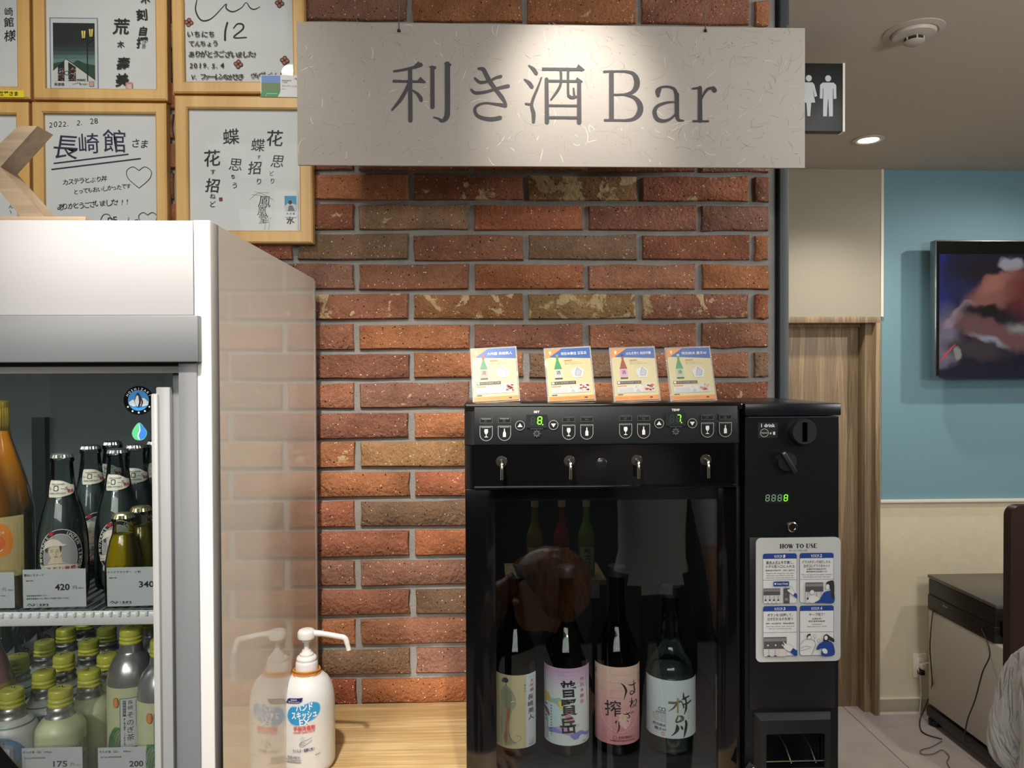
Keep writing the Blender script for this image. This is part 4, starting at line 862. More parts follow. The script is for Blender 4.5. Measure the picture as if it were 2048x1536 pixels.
# ------------------------------------------------------------------ aluminium tea cans
LIME = mat('#c0c450', .28, coat=.3); ALU = mat('#a9abab', .35, .85); PALE = mat('#c2caa2', .38); WCAN = mat('#c6ccca', .35); DG = mat('#2f6b45', .5); ORG = mat('#d1833c', .5); MG = mat('#5c8f5e', .5)
CHAR = '長崎そのぎ茶'
def limecap(t, z, r=.0145, hk=1.1):
    lathe_part('screw_cap', [(q * r, z + w * hk) for q, w in ((.94, -.001), (1.0, 0), (1.04, .0018), (.93, .0032), (.93, .0036), (1.0, .005), (1.03, .0066), (.93, .0080), (.93, .0086), (.99, .0098), (1.0, .013), (.97, .0160), (.86, .0180), (.3, .0185))], LIME, t, 32, k=2, smooth=60)
    cv = Canvas(.0001); K_ = mat('#20240c', .5); cv.tx = lambda x, y: (x * .0001, y * .0001); cv.line([(-40, 20), (-10, 50), (-5, 10)], 12, K_); cv.line([(20, 60), (25, -10), (60, -20)], 12, K_)
    cv.build('cap_print', t, lambda u, v, w: (u, v, z + .0185 * hk + w)); return t
def tea_label(cv, x0, y0, x1, y1, chars=CHAR):
    """white framed label in local units (mm)"""
    cv.rect(x0 - .8, y0 - .8, x1 + .8, y1 + .8, DG, .5); cv.rect(x0, y0, x1, y1, mat('#c9ccd2', .45), .8); w = x1 - x0
    H_ = y1 - y0; W0 = w; w = w * min(1, (H_ - 3) / (w * 2.3)); p_ = (H_ - 5 - w * .95) / 13
    cv.vtext(chars[:2], x0 + W0 * .45, y0 + 2, w * .25, w * .29, TXT, .005); cv.vtext(chars[2:], x0 + W0 * .45, y0 + 2 + w * .62, w * .36, w * .40, TXT, .005)
    cv.rect(x0 + W0 * .12, y0 + 2, x0 + W0 * .26, y0 + 2 + w * .85, mat('#26584a', .5)); cv.vtext('日本茶百選', x0 + W0 * .19, y0 + 2.3, w * .13, w * .155, mat('#c9ccd2', .45))
    cv.vtext('蒸し製玉緑茶・一番摘み使用', x0 + W0 * .19, y0 + 3 + w * .9, w * .105, min(p_, w * .13), TXT, .01); cv.vtext('伝統を、日々、新しく', x0 + W0 * .84, y0 + 2, w * .12, w * .145, TXT); cv.line([(x0 + W0 * .70, y0 + 2), (x0 + W0 * .70, y0 + w * 1.5)], .25, TXT, False, False)
def can(kind):
    t = thing('tea_can', '', 'bottle can', (0, 0, 0), 'small bottle cans with lime caps on the lower shelf')
    body = {'w': WCAN, 'g': PALE}[kind]; r = .0295
    lathe_part('body', [(.0262, 0), (r, .004), (r, .05), (r, .073), (.0287, .080), (.0245, .088), (.0180, .0945)], body, t, k=3)
    lathe_part('neck', [(.0182, .0942), (.0166, .0965), (.0156, .099), (.0156, .103), (.0162, .1045), (.0150, .106), (.0140, .109)], ALU, t, k=2)
    limecap(t, .1085, hk=1.2); cv = Canvas(); cv.tx = lambda x, y: (x * .001, -y * .001)
    if kind == 'g':
        for k in range(13): cv.line([(-34 + k * 1.6, 44), (-30 + k * 1.9, 26 + abs(k - 6) * .8), (-20 + k * 2.4, 20)], .9, DG if k % 2 else MG, cap=False)
        for k in range(16): cv.line([(6 + k * 2.2, 46), (9 + k * 2.0, 30 - (k % 4)), (20 + k * 1.6, 24 - (k % 3))], .9, DG if k % 2 else MG, cap=False)
        cv.ell(-19, 12, 3.4, 6, ORG, 24); cv.vtext('お茶飲', -19, 7.8, 2.4, 2.8, CREAM); cv.vtext('長崎県', 21.5, 6, 2.6, 3, TXT); cv.vtext('東彼杵町', 17.5, 8, 2.8, 3.2, TXT); tea_label(cv, -12.5, 8.5, 12.5, 60)
        for k in range(14): cv.line([(26, 3 + k), (34, 3 + k)], .5, TXT, False, False)
    else:
        cv.poly(smooth_pts([(-40, 0), (-30, -8), (-14, -10), (2, -8), (14, 0), (22, 12), (24, 26), (14, 40), (-20, 44), (-40, 30)], 4, True), mat('#3f7cab', .45)); cv.poly(smooth_pts([(-30, -2), (-12, -6), (4, 0), (14, 12), (10, 24), (-20, 28)], 3, True), mat('#5b97bf', .45))
        cv.poly(smooth_pts([(-34, 40), (-20, 30), (0, 26), (20, 20), (27, 26), (22, 34), (26, 44), (0, 54), (-34, 56)], 3, True), mat('#2d6a3a', .5)); cv.poly(smooth_pts([(-20, 46), (-8, 40), (8, 42), (18, 50), (0, 58)], 3, True), mat('#a8525c', .5))
        cv.vtext('世知原', -6, -7, 15, 15.5, CREAM, .05, 0); cv.layer += 1; cv.vtext('世知原', -6, -7, 15, 15.5, INK, .018, 0); cv.vtext('長崎県産茶葉使用', 8.5, -4, 4, 4.4, mat('#4d7fb0', .5))
    cv.build('printed_face', t, cyl(r + .0002, .069, 0), cuts(.045, 24))
    if kind == 'w': G().lathe([(.0253, .0868), (.0258, .0866), (.0246, .0882)], DG, n=36, cap=False).obj('green_ring', t)
    return t
cw, cg = can('w'), can('g')
gen = [(-.621, 1.0, 'w', .30, 'white tea can with blue swirl and brush letters, front row left'), (-.559, 1.0, 'g', .50, 'pale green tea can in the front row centre behind the 175 yen tag'),
       (-.6146, 1.060, 'w', .9, 'white tea can in the second row between the two front cans'), (-.5527, 1.060, 'g', 2.6, 'pale green tea can turned to its ingredients text, second row'),
       (-.6865, 1.1195, 'w', .7, 'shaded white tea can in the third row left, before the や bottle'), (-.620, 1.1195, 'w', 1.4, 'white tea can with a green ring, third row centre'), (-.557, 1.1195, 'g', 1.2, 'pale tea can half behind the tall silver bottle can'),
       (-.682, 1.179, 'w', 1.0, 'dim tea can in the fourth row on the left'), (-.615, 1.179, 'g', 2., 'dim tea can in the fourth row centre'), (-.682, 1.2385, 'g', 1., 'dark tea can in the fifth row left'), (-.617, 1.2385, 'w', 1.5, 'dark tea can in the fifth row right'), (-.684, 1.298, 'g', 1., 'darkest tea can at the very back under the shelf')]
used = set()
for x, y, k_, a_, l in gen:
    o = {'w': cw, 'g': cg}[k_]
    if k_ in used: o = cardtree(o)
    used.add(k_); o.location = (x, y, SZ2 + .0005); o.rotation_euler.z = a_; o['label'] = l
def tall():
    t = thing('tall_tea_can', '', 'bottle can', (0, 0, 0), 'tall silver bottle cans on the lower shelf'); r = .0305
    lathe_part('body', [(.027, 0), (r, .004), (r, .06), (r, .122)], PALE, t, k=3)
    lathe_part('shoulder', [(r, .1215), (.0300, .130), (.0275, .142), (.0225, .153), (.0165, .161), (.0150, .165), (.0140, .175)], mat('#b4b6b8', .28, .8), t, k=4)
    limecap(t, .1745); cv = Canvas(); cv.tx = lambda x, y: (x * .001, -y * .001)
    for k in range(13): cv.line([(-36 + k * 1.7, 80), (-32 + k * 1.8, 56 + abs(k - 6)), (-22 + k * 2.2, 48)], 1, DG if k % 2 else MG, cap=False)
    for k in range(16): cv.line([(10 + k * 2.2, 60), (12 + k * 2, 44 - (k % 4)), (22 + k * 1.6, 30 - (k % 3))], 1, DG if k % 2 else MG, cap=False)
    cv.poly(smooth_pts([(-16, 78), (10, 74), (38, 80), (36, 92), (0, 96), (-18, 88)], 3, True), mat('#6b5030', .5)); cv.line([(-14, 84), (8, 80), (34, 86)], 1.6, CREAM)
    cv.ell(-19, 14, 3.6, 7, ORG, 24); cv.vtext('お茶飲', -19, 9.6, 2.5, 3, CREAM); cv.vtext('長崎県東彼杵町', 18, 4, 3.4, 3.9, TXT, .01); tea_label(cv, -12.5, 9, 12.5, 74)
    cv.build('printed_face', t, cyl(r + .0002, .118, 0), cuts(.045, 24)); return t
tl = tall()
for i, (x, y, a_, l) in enumerate([(-.487, 1.043, .42, 'tall silver tea can with pale green label, fully seen above the 200 yen tag'), (-.425, .995, .52, 'tall silver tea can cut by the right door frame, nearest the glass'), (-.490, 1.107, .2, 'tall silver tea can hidden behind the others, lime cap under the shelf')]):
    o = tl if i == 0 else cardtree(tl); o.location = (x, y, SZ2 + .0005); o.rotation_euler.z = a_; o['label'] = l
def ya():
    t = thing('vinegar_bottle', '', 'bottle', (0, 0, 0), 'dark bottles with や labels on the lower shelf'); r = .0255
    lathe_part('body', [(.023, 0), (r, .004), (r, .10), (.024, .118), (.019, .130), (.0125, .142), (.0118, .160)], mat('#15181c', .15), t, k=3); lathe_part('cap', [(.0128, .158), (.0130, .172), (.011, .174), (.001, .1745)], M_BLACK, t, k=0)
    cv = Canvas(.0001); cv.tx = lambda x, y: (x * .001, -y * .001); cv.poly([(-16, -6), (-4, -5), (8, -10), (18, -18), (18, 50), (-16, 50)], mat('#8d9290', .5)); cv.text('や', -8, 12, 16, INK, .02); cv.text('みかん', -9, 21, 8, INK, .02, rot=-.15); cv.line([(-19, 0), (-19, 50)], 2, INK, False)
    cv.build('front_label', t, cyl(r + .0002, .110, 0), cuts(.03, 12)); return t
y0_ = ya()
for i, (y, l) in enumerate(((1.175, 'nearest, left of the lime caps'), (1.232, 'middle of the row'), (1.29, 'rearmost, under the shelf'))):
    o = y0_ if i == 0 else cardtree(y0_); o.location = (-.742, y, SZ2 + .0005); o.rotation_euler.z = .45; o['label'] = 'dark bottle with grey label reading や, ' + l
t = thing('pink_bottle', 'pink bottle with gold band at the lower left edge of the glass', 'bottle', (-.680, 1.045, SZ2 + .0005)); t.rotation_euler.z = .5
lathe_part('body', [(.027, 0), (.0302, .004), (.0302, .10), (.029, .125), (.0225, .150), (.016, .168), (.014, .182)], mat('#8f6468', .2, coat=.4), t, k=3); lathe_part('cap', [(.0150, .180), (.0152, .194), (.013, .196), (.001, .1965)], mat('#8c7a3a', .3), t, k=0)
G().lathe([(.0304, .098), (.0306, .1), (.0306, .122), (.0300, .124)], mat('#a99440', .4), n=36, cap=False).obj('gold_band', t)
# ------------------------------------------------------------------ price tags
BLUEW = mat('#1d5268', .5); PAPER = mat('#d6d8dc', .55)
def price(label, x0, y0, x1, y1, Y, draw, rot=0):
    a = P(x0, y1, Y); S = SL((x0 + x1) / 2, y0, Y); w = (x1 - x0) * S; h = (y1 - y0) * S
    t = thing('price_tag', label, 'price tag', (a.x, Y, a.z)); t.rotation_euler = (0, rot, 0)
    G().box(-.003, w + .003, -.0012, -.0008, -.003, h + .003, glass('#fafcfc', 1, 1.2)).box(-.003, w + .003, .0008, .0012, -.003, h + .003, glass('#fafcfc', 1, 1.2)).box(-.003, w + .003, -.0012, .0012, -.0042, -.003, mat('#8f9698', .2, alpha=.6)).obj('clear_holder', t)
    G().box(0, w, -.0003, .0003, 0, h, PAPER).obj('paper', t)
    cv = Canvas(.00003); cv.crop(0, 1000, 4.6545, S, x0, y1); draw(cv); cv.build('print', t, front(0, -.0004, 0)); return t
def logo(cv, x, y):
    cv.line([(x, y + 8), (x + 18, y - 8), (x + 34, y), (x + 50, y + 12), (x + 66, y + 4), (x + 78, y - 4)], [5, 9, 9, 9, 9, 4], BLUEW); cv.ell(x + 22, y + 12, 6, 6, MG, 12); cv.ell(x + 58, y - 6, 6, 6, MG, 12)
    cv.text('I', x + 92, y + 14, 28, INK, .02); cv.text('長', x + 112, y + 14, 26, INK, .02); cv.text('崎', x + 144, y + 14, 26, INK, .02); cv.text('館', x + 174, y + 14, 26, INK, .02); cv.line([(x + 92, y + 21), (x + 202, y + 21)], 2, INK, False, False)
def t1(cv):
    cv.text('円', 25, 852, 40, INK); cv.text('(税込)', 78, 850, 20, INK); cv.text('さわやかな酸味である', -110, 903, 17, INK, .01); cv.fit('5', -40, 805, -5, 848, INK, .03)
def t2(cv):
    cv.fit('雲仙レモネード', 232, 682, 418, 708, INK, .02); cv.fit('炭酸飲料', 248, 741, 318, 756, INK, .02); cv.fit('420', 517, 782, 655, 845, INK, .025); cv.fit('円', 685, 804, 722, 838, INK); cv.fit('(税込)', 735, 818, 784, 836, INK)
    cv.fit('温泉地雲仙の地サイダー。', 252, 882, 458, 899, INK, .01); cv.fit('島原半島産のレモン果汁と天然水で作ってます！', 252, 910, 650, 928, INK, .01); logo(cv, 256, 975)
def t3(cv):
    cv.fit('カステラサイダー　(1本)', 1008, 655, 1322, 680, INK, .02); cv.fit('炭酸飲料', 1022, 714, 1096, 729, INK, .02); cv.fit('340', 1298, 757, 1440, 818, INK, .025); cv.fit('円', 1468, 776, 1503, 812, INK); logo(cv, 1028, 950)
def b1(cv):
    cv.crop(0, 1206, 4.6545, 1 * cv.k * 4.6545, *cv.o); cv.text('円', 0, 1534, 38, INK); cv.text('(税込)', 40, 1530, 18, INK)
def b2(cv):
    cv.crop(0, 1206, 4.6545, 1 * cv.k * 4.6545, *cv.o); cv.fit('そのぎ茶（缶）290ml', 220, 1370, 485, 1396, INK, .015); cv.fit('株式会社長崎県農協直販', 232, 1430, 430, 1446, INK, .01); cv.fit('175', 500, 1472, 632, 1530, INK, .025); cv.fit('円', 662, 1492, 697, 1526, INK); cv.fit('(税込)', 714, 1508, 762, 1524, INK)
def b3(cv):
    cv.crop(0, 1206, 4.6545, 1 * cv.k * 4.6545, *cv.o); cv.fit('そのぎ茶（缶）　490ml', 930, 1366, 1222, 1392, INK, .015); cv.fit('株式会社長崎県農協直販', 942, 1422, 1138, 1438, INK, .01); cv.fit('200', 1208, 1470, 1340, 1528, INK, .025); cv.fit('円', 1368, 1490, 1402, 1524, INK); cv.fit('(税込)', 1418, 1506, 1466, 1522, INK)
price('white price tag at the left edge in front of the orange juice', -70, 1145, 30, 1218, .9655, t1, -.01)
price('white price tag reading 420 yen for the lemonade', 47, 1138, 173, 1216, .9655, t2, -.01)
price('white price tag reading 340 yen for the castella cider', 215, 1134, 330, 1213, .9655, t3, -.01)
_cr = Canvas.crop
def _c2(s, ox, oy, sc, S, cx, cy): s.o = (cx, cy); return _cr(s, ox, oy, sc, S, cx, cy)
Canvas.crop = _c2
price('white price tag cut by the bottom left corner under the 世知原 can', -80, 1499, 20, 1572, .9655, b1)
price('white price tag reading 175 yen in front of the small tea cans', 45, 1495, 166, 1572, .9655, b2, -.005)
price('white price tag reading 200 yen for the 490 ml tea can', 197, 1494, 317, 1571, .9655, b3, -.005)
# ------------------------------------------------------------------ hand sanitizer pump bottle
HY = 1.30; c = P(614, 1400, HY)
t = thing('hand_sanitizer', 'white hand sanitizer pump bottle with rubber bands on the oak counter', 'pump bottle', (c.x, HY, CT)); t.rotation_euler.z = .0
PW = mat('#d7dade', .38); PW2 = mat('#dededf', .3)
lathe_part('bottle', [(.036, 0), (.0425, .002), (.0462, .008), (.047, .02), (.047, .095), (.0465, .118), (.043, .136), (.036, .150), (.026, .158), (.0195, .161)], PW, t, 48, k=4)
lathe_part('collar', [(.0186, .1565), (.0188, .158), (.0188, .178), (.0176, .181), (.0165, .1825), (.0172, .1835), (.0172, .1865), (.0155, .189), (.0115, .1905), (.0115, .1935), (.0085, .196), (.0068, .2)], PW2, t, 40, k=0, smooth=30)
lathe_part('pump_stem', [(.0046, .198), (.0046, .219)], PW2, t, 20, k=0)
g = G(); g.lathe(smooth_pts([(.0078, .214), (.0085, .2175), (.0135, .2195), (.0150, .222), (.0150, .229), (.0135, .233), (.0095, .2355), (.0008, .2365)], 3), PW2, n=36)
g.tube(smooth_pts([(.008, 0, .229), (.03, -.001, .2270), (.055, -.002, .2225), (.0640, -.002, .2205), (.0680, -.002, .2165), (.0705, -.002, .208), (.073, -.002, .1985)], 4), [.0052] * 4 + [.0046] * 16 + [.0042] * 5, PW2, 14); g.obj('pump_head', t)
g = G(); OR = mat('#c98a3a', .5)
for k, (z, til, rr) in enumerate(((.1640, .10, .0215), (.1665, -.06, .0222), (.1650, .02, .0208), (.1625, .22, .0230), (.1655, -.16, .0226))):
    g.tube([(rr * math.cos(a_ * PI / 18), rr * math.sin(a_ * PI / 18), z + til * rr * math.sin(a_ * PI / 18)) for a_ in range(37)], .0012, OR, 6, False)
g.obj('rubber_band', t, label='orange rubber bands round the neck')
cv = Canvas(); k_ = HY / F / 4.6545; X0 = 998
cv.tx = lambda x, y: ((x - X0) * k_ * 1.03, -(y - 1100) * k_); cv.k = k_
NB = mat('#20246a', .4); SB = mat('#2f96d4', .4); SBL = mat('#9fcbe6', .4); RD = mat('#d2504e', .4); WW = mat('#eef1f4', .4)
cv.poly([(868, 884), (884, 846), (905, 838), (1027, 830), (1014, 862), (990, 876)], NB); cv.fit('花王プロフェッショナル', 892, 862, 998, 876, WW, .02, rot=-.03); cv.fit('KAO', 920, 844, 975, 858, WW, .02, rot=-.03)
for col_, d in ((SBL, 8), (SB, 0)): cv.poly(smooth_pts([(885 - d, 985), (920, 920 - d), (1000, 910 - d), (1090, 880 - d), (1150, 895 - d), (1172 + d, 930), (1165 + d, 980), (1130, 1020 + d), (1080, 1045), (1000, 1076 + d), (930, 1068 + d), (893 - d, 1030)], 4, True), col_)
cv.fit('ハンド', 965, 882, 1108, 948, SB, .06, rot=-.05); cv.fit('ハンド', 965, 882, 1108, 948, WW, .03, rot=-.05); cv.fit('スキッシュ', 925, 952, 1143, 1022, WW, .03, rot=-.05)
cv.fit('EX', 995, 1022, 1083, 1080, SB, .06, rot=-.05); cv.fit('EX', 995, 1022, 1083, 1080, WW, .02, rot=-.05); cv.fit('手指消毒剤', 942, 1084, 1126, 1128, RD, .03, rot=-.05); cv.fit('HAND SANITIZER', 942, 1130, 1126, 1148, RD, .02, rot=-.05)
BK = mat('#4c5a78', .5)
for k in range(6): cv.line([(1018 + k * 4, 1178 + k), (990 + k * 9, 1210 - k * 2)], 2, SBL, False, False)
cv.line([(1098, 1192), (1060, 1210), (1022, 1218), (1000, 1240), (998, 1262), (1022, 1268), (1050, 1250), (1080, 1232), (1098, 1218)], 3.5, BK); cv.line([(1005, 1235), (1030, 1228), (1042, 1240)], 3, BK); cv.line([(1000, 1252), (1022, 1246), (1034, 1256)], 3, BK)
cv.fit('ウイルス・細菌に効く', 936, 1285, 1122, 1318, NB, .02, rot=-.06); cv.fit('保湿剤配合', 884, 1352, 1002, 1374, BK, .01); cv.rect(876, 1384, 1008, 1406, BK, 3); cv.rect(878, 1386, 1006, 1404, PW, 3); cv.fit('指定医薬部外品', 886, 1388, 1000, 1402, BK, .01); cv.fit('KAO', 1128, 1345, 1172, 1360, BK, .02, rot=-.1)
cv.build('printed_label', t, cyl(.0472, .086, -.02), cuts(.05, 24))
# ================================================================== black sake dispenser
MY = 1.13; S = MY / F
def X(px, Y=MY, y=1150): return P(px, y, Y).x
def Z(py, Y=MY, x=1200): return P(x, py, Y).z
xl, xr = X(930), X(1486); zt = Z(805); zp = Z(888); zv = Z(975); MB = 1.40
GB = mat('#0b0b0d', .12, spec=.5); MBK = mat('#111316', .45); PNL = mat('#1b1f22', .4)
sd = thing('sake_dispenser', 'black four bottle sake dispenser with glass door on the oak counter', 'dispenser', ((xl + xr) / 2, 1.26, CT))
# shell built hollow
g = G(); g.box(xl, xl + .012, MY + .03, MB, CT + .004, zt - .003, MBK, .002).box(xr - .012, xr, MY + .03, MB, CT + .004, zt - .003, MBK, .002).box(xl, xr, MB - .012, MB, CT + .004, zt - .003, MBK).box(xl, xr, MY + .03, MB, CT + .004, Z(1512, 1.185) - .001, MBK)
g.obj('cabinet_shell', sd, world=True)
G().box(xl, xr, MY + .0, MB, zt - .012, zt, mat('#1a1613', .12), .003).obj('top_cover', sd, world=True)
for (sx, sy) in ((xl + .03, MY + .05), (xr - .03, MY + .05), (xl + .03, MB - .04), (xr - .03, MB - .04)): G().lathe([(.012, 0), (.014, .001), (.014, .0045)], M_BLACK, c=(sx, sy, CT), n=16).obj('foot', sd, world=True)
def rbox(g, x0, x1, z0, z1, y0, y1, r, m, n=6):       # box with rounded vertical front corners
    pts = []
    for k in range(n + 1): a_ = PI + PI / 2 * k / n; pts.append((x0 + r + r * math.cos(a_), y0 + r + r * math.sin(a_)))
    for k in range(n + 1): a_ = 1.5 * PI + PI / 2 * k / n; pts.append((x1 - r + r * math.cos(a_), y0 + r + r * math.sin(a_)))
    pts += [(x1, y1), (x0, y1)]; q = len(pts); vs = [(x, y, z0) for x, y in pts] + [(x, y, z1) for x, y in pts]
    fs = [(i, (i + 1) % q, q + (i + 1) % q, q + i) for i in range(q)] + [tuple(range(q - 1, -1, -1)), tuple(range(q, 2 * q))]; return g.raw(vs, fs, m)
rbox(G(), xl, X(1484), zp, zt - .012, MY - .001, MY + .05, .014, MBK).obj('control_housing', sd, world=True)
G().box(X(950), X(1474), MY - .0022, MY, zp + .001, Z(813), PNL, .0008).obj('control_panel', sd, world=True)
g = rbox(G(), xl, X(1484), zv, zp - .0008, MY - .004, MY + .05, .016, GB); g.box(xl + .014, X(1470), MY - .0085, MY - .004, zv, zv + .004, GB, .001); g.obj('glossy_visor', sd, world=True, label='glossy black spout visor')
# control panel print
cv = Canvas(.00003); cv.crop(900, 780, 3.4133, SL(1200, 850, MY), 930, 888); LN1 = mat('#9a9d9e', .5); LN2 = mat('#4a4e50', .5); DKR = mat('#0f1214', .4); WI = mat('#e2e2e2', .5)
SEG = {'a': ((0, 0), (1, 0)), 'b': ((1, 0), (1, 1)), 'c': ((1, 1), (1, 2)), 'd': ((0, 2), (1, 2)), 'e': ((0, 1), (0, 2)), 'f': ((0, 0), (0, 1)), 'g': ((0, 1), (1, 1))}
def seg7(cv, x, y, w, h, on, mon, moff, th):
    for k, (p, q) in SEG.items():
        m_ = mon if k in on else moff
        if m_ is None: continue
        c_ = lambda a_: (x + a_[0] * w + (2 - a_[1]) * h * .045, y + a_[1] * h / 2); A, B = c_(p), c_(q); dx, dy = (B[0] - A[0]) * .12, (B[1] - A[1]) * .12
        cv.line([(A[0] + dx, A[1] + dy), (B[0] - dx, B[1] - dy)], th, m_, False, False); cv.layer -= 1
    cv.layer += 1
GRN = mat('#7dff2a', .4, emit=2.2); OFF = mat('#3c4540', .4)
def shield(x, y, kind, n_):
    cv.rect(x - 43, y - 112, x + 43, y - 74, LN2, 3); cv.rect(x - 39, y - 108, x + 39, y - 78, DKR, 2); cv.line([(x - 32, y - 103), (x + 32, y - 103)], 4, LN1 if n_ in (1, 2) else LN2, False, False); cv.text('F%d' % n_, x - 11, y - 82, 20, LN2, .02)
    def sh(d, m_): cv.poly([(x - 44 + d, y - 55 + d), (x + 44 - d, y - 55 + d)] + [(x + (44 - d) * math.cos(a_), y + 2 + (44 - d) * math.sin(a_)) for a_ in [PI * k / 16 for k in range(17)]], m_)
    sh(0, LN1); sh(4, DKR); cv.line([(x - 32, y - 46), (x + 32, y - 46)], 4, LN1 if n_ in (1, 2) else LN2, False, False)
    if kind:
        cv.poly([(x - 11, y - 34), (x + 11, y - 34), (x + 13, y - 18), (x + 9, y - 5), (x + 2, y), (x + 2, y + 15), (x + 12, y + 18), (x + 12, y + 21), (x - 12, y + 21), (x - 12, y + 18), (x - 2, y + 15), (x - 2, y), (x - 9, y - 5), (x - 13, y - 18)], WI)
    else:
        cv.poly([(x - 3, y - 36), (x + 3, y - 36), (x + 4, y - 18), (x + 10, y - 8), (x + 10, y + 20), (x - 10, y + 20), (x - 10, y - 8), (x - 4, y - 18)], WI)
for x, y, k_, n_ in ((250, 296, 1, 1), (373, 295, 0, 2), (808, 291, 1, 3), (931, 290, 0, 4), (1195, 286, 1, 5), (1318, 286, 0, 6), (1755, 282, 1, 7), (1878, 280, 0, 8)): shield(x, y, k_, n_)
for x, y, u in ((478, 238, 1), (704, 236, 0), (1423, 230, 1), (1650, 230, 0)):
    cv.ell(x, y, 33, 33, LN1); cv.ell(x, y, 29, 29, DKR); d = -1 if u else 1; cv.poly([(x - 17, y - 10 * d), (x + 17, y - 10 * d), (x, y + 16 * d)], WI)
for x, y, s_, on in ((591, 211, 'SET', 'abcdefg'), (1536, 203, 'TEMP', 'abc')):
    cv.fit(s_, x - (20 if s_ == 'SET' else 28), y - 72, x + (20 if s_ == 'SET' else 28), y - 56, WI, .04); cv.rect(x - 70, y - 46, x + 70, y + 44, mat('#252b2c', .3)); seg7(cv, x - 40, y - 28, 24, 48, '', None, OFF, 5); seg7(cv, x + 5, y - 30, 26, 48, on, GRN, OFF, 6); cv.ell(x + 40, y + 22, 4, 4, GRN, 8)
    cv.line([(x - 42, y + 50), (x + 42, y + 50)], 4, LN2, False, False); cv.ring(x, y + 82, 14, 8, LN2); cv.ell(x, y + 82, 4, 4, LN2)
    for q in range(8): a_ = q * PI / 4; cv.ell(x + 21 * math.cos(a_), y + 82 + 21 * math.sin(a_), 5, 5, LN2, 8); cv.layer -= 1
    cv.layer += 1
cv.build('panel_print', sd, front(xl, MY - .0024, zp), world=True)
CHR = mat('#b9b7b0', .18, 1.0)
for i, (px, dx) in enumerate(((1004, -.0), (1139, .0), (1273, .0), (1410, .0))):
    x = X(px); z = Z(921)
    sp = bpy.data.objects.new('spout', None); COL.objects.link(sp); sp.parent = sd; sp.location = Vector((x, MY - .004, z)) - wloc(sd)
    G().lathe([(.0082, 0), (.0086, .0004), (.0078, .0014), (.0050, .0016), (.0, .0016)], mat('#5b5954', .25, .8), n=26, M=Matrix.Rotation(PI / 2, 4, 'X')).obj('rosette', sp)
    G().tube(smooth_pts([(0, 0, 0), (0, -.007, .001), (.0, -.0125, -.003), (.0, -.0145, -.012), (0, -.0145, -.0255)], 5), .0026, CHR, 12).obj('spout_tube', sp)
G().lathe([(.0082, 0), (.0082, .0006), (.0066, .0016), (.0, .0018)], mat('#1c1c1e', .2), c=(0, 0, 0), n=26, M=Matrix.Translation((X(1203), MY - .004, Z(926))) @ Matrix.Rotation(PI / 2, 4, 'X')).obj('lock_cap', sd, world=True)
# door and window
zf = Z(1512, 1.185)
DY = MY + .004
gx0, gx1 = X(992, DY), X(1436, DY)
dd = bpy.data.objects.new('door', None); COL.objects.link(dd); dd.parent = sd
FRG = mat('#08080a', .1)
G().box(xl + .001, gx0, DY, DY + .022, CT + .006, zv - .001, FRG, .001).box(gx1, X(1474, DY), DY, DY + .022, CT + .006, zv - .001, FRG, .001).box(gx0, gx1, DY + .0, DY + .022, zv - .02, zv - .001, FRG).box(gx0, gx1, DY + .0, DY + .022, CT + .006, zf - .012, FRG).obj('door_frame', dd, world=True)
G().box(gx0, gx1, DY + .002, DY + .006, zf - .012, zv - .02, glass('#f4f7f7', 1, 1.6)).obj('glass_pane', dd, world=True)
g = G().box(X(1476), xr, MY + .012, MY + .03, CT + .004, zv, M_BLACK, .001); g.obj('side_strip', sd, world=True)
IN = mat('#050506', .8, spec=.1)
G().box(gx0 - .012, gx0 - .008, DY + .024, MB - .014, zf, zv, IN).box(gx1 + .008, gx1 + .012, DY + .024, MB - .014, zf, zv, IN).box(gx0 - .012, gx1 + .012, MB - .018, MB - .014, zf, zv, IN).obj('inner_liner', sd, world=True)
# dotted frit border on the inside of the pane
cv = Canvas(.00001); FR = mat('#5a5c5e', .6); cv.tx = lambda x, y: (x, -y); p_ = .0021; nx = int((gx1 - gx0) / p_); nz = int((zv - .02 - zf) / p_); vsd = []; fsd = []
def dot(u, v, r):
    b_ = len(vsd); vsd.extend([(u - r, -v), (u, -v - r), (u + r, -v), (u, -v + r)]); fsd.append((b_, b_ + 1, b_ + 2, b_ + 3))
for j in range(nz):
    for i in range(nx):
        dl = min(i, nx - 1 - i, j if j > nz / 2 else j, 999); db = j
        if db < 9 or min(i, nx - 1 - i) < 6:
            k_ = max(0, min(db, min(i, nx - 1 - i) + 3)); r_ = .00062 * (1 - k_ / 11)
            if r_ > .0001: dot((i + .5 * (j % 2)) * p_, j * p_, r_)
cv.items.append((vsd, fsd, FR, 1)); o = cv.build('dotted_border', dd, front(gx0 + .002, DY + .0075, zf - .006), world=True); o['kind'] = 'stuff'
# light added inside the dispenser to brighten the bottle labels
l = bpy.data.lights.new('label_fill_light', 'AREA'); l.shape = 'RECTANGLE'; l.size = .3; l.size_y = .02; l.energy = .9; l.color = (.92, 1, .97)
lo = bpy.data.objects.new('label_fill_light', l); COL.objects.link(lo); lo.location = ((gx0 + gx1) / 2, DY + .035, zv - .012); lo.rotation_euler = (.3, 0, 0)
G().box(gx0 + .01, gx1 - .01, DY + .026, DY + .045, zv - .010, zv - .004, M_BLACK).obj('fill_light_housing', sd, world=True)  # made-up housing for the added label light
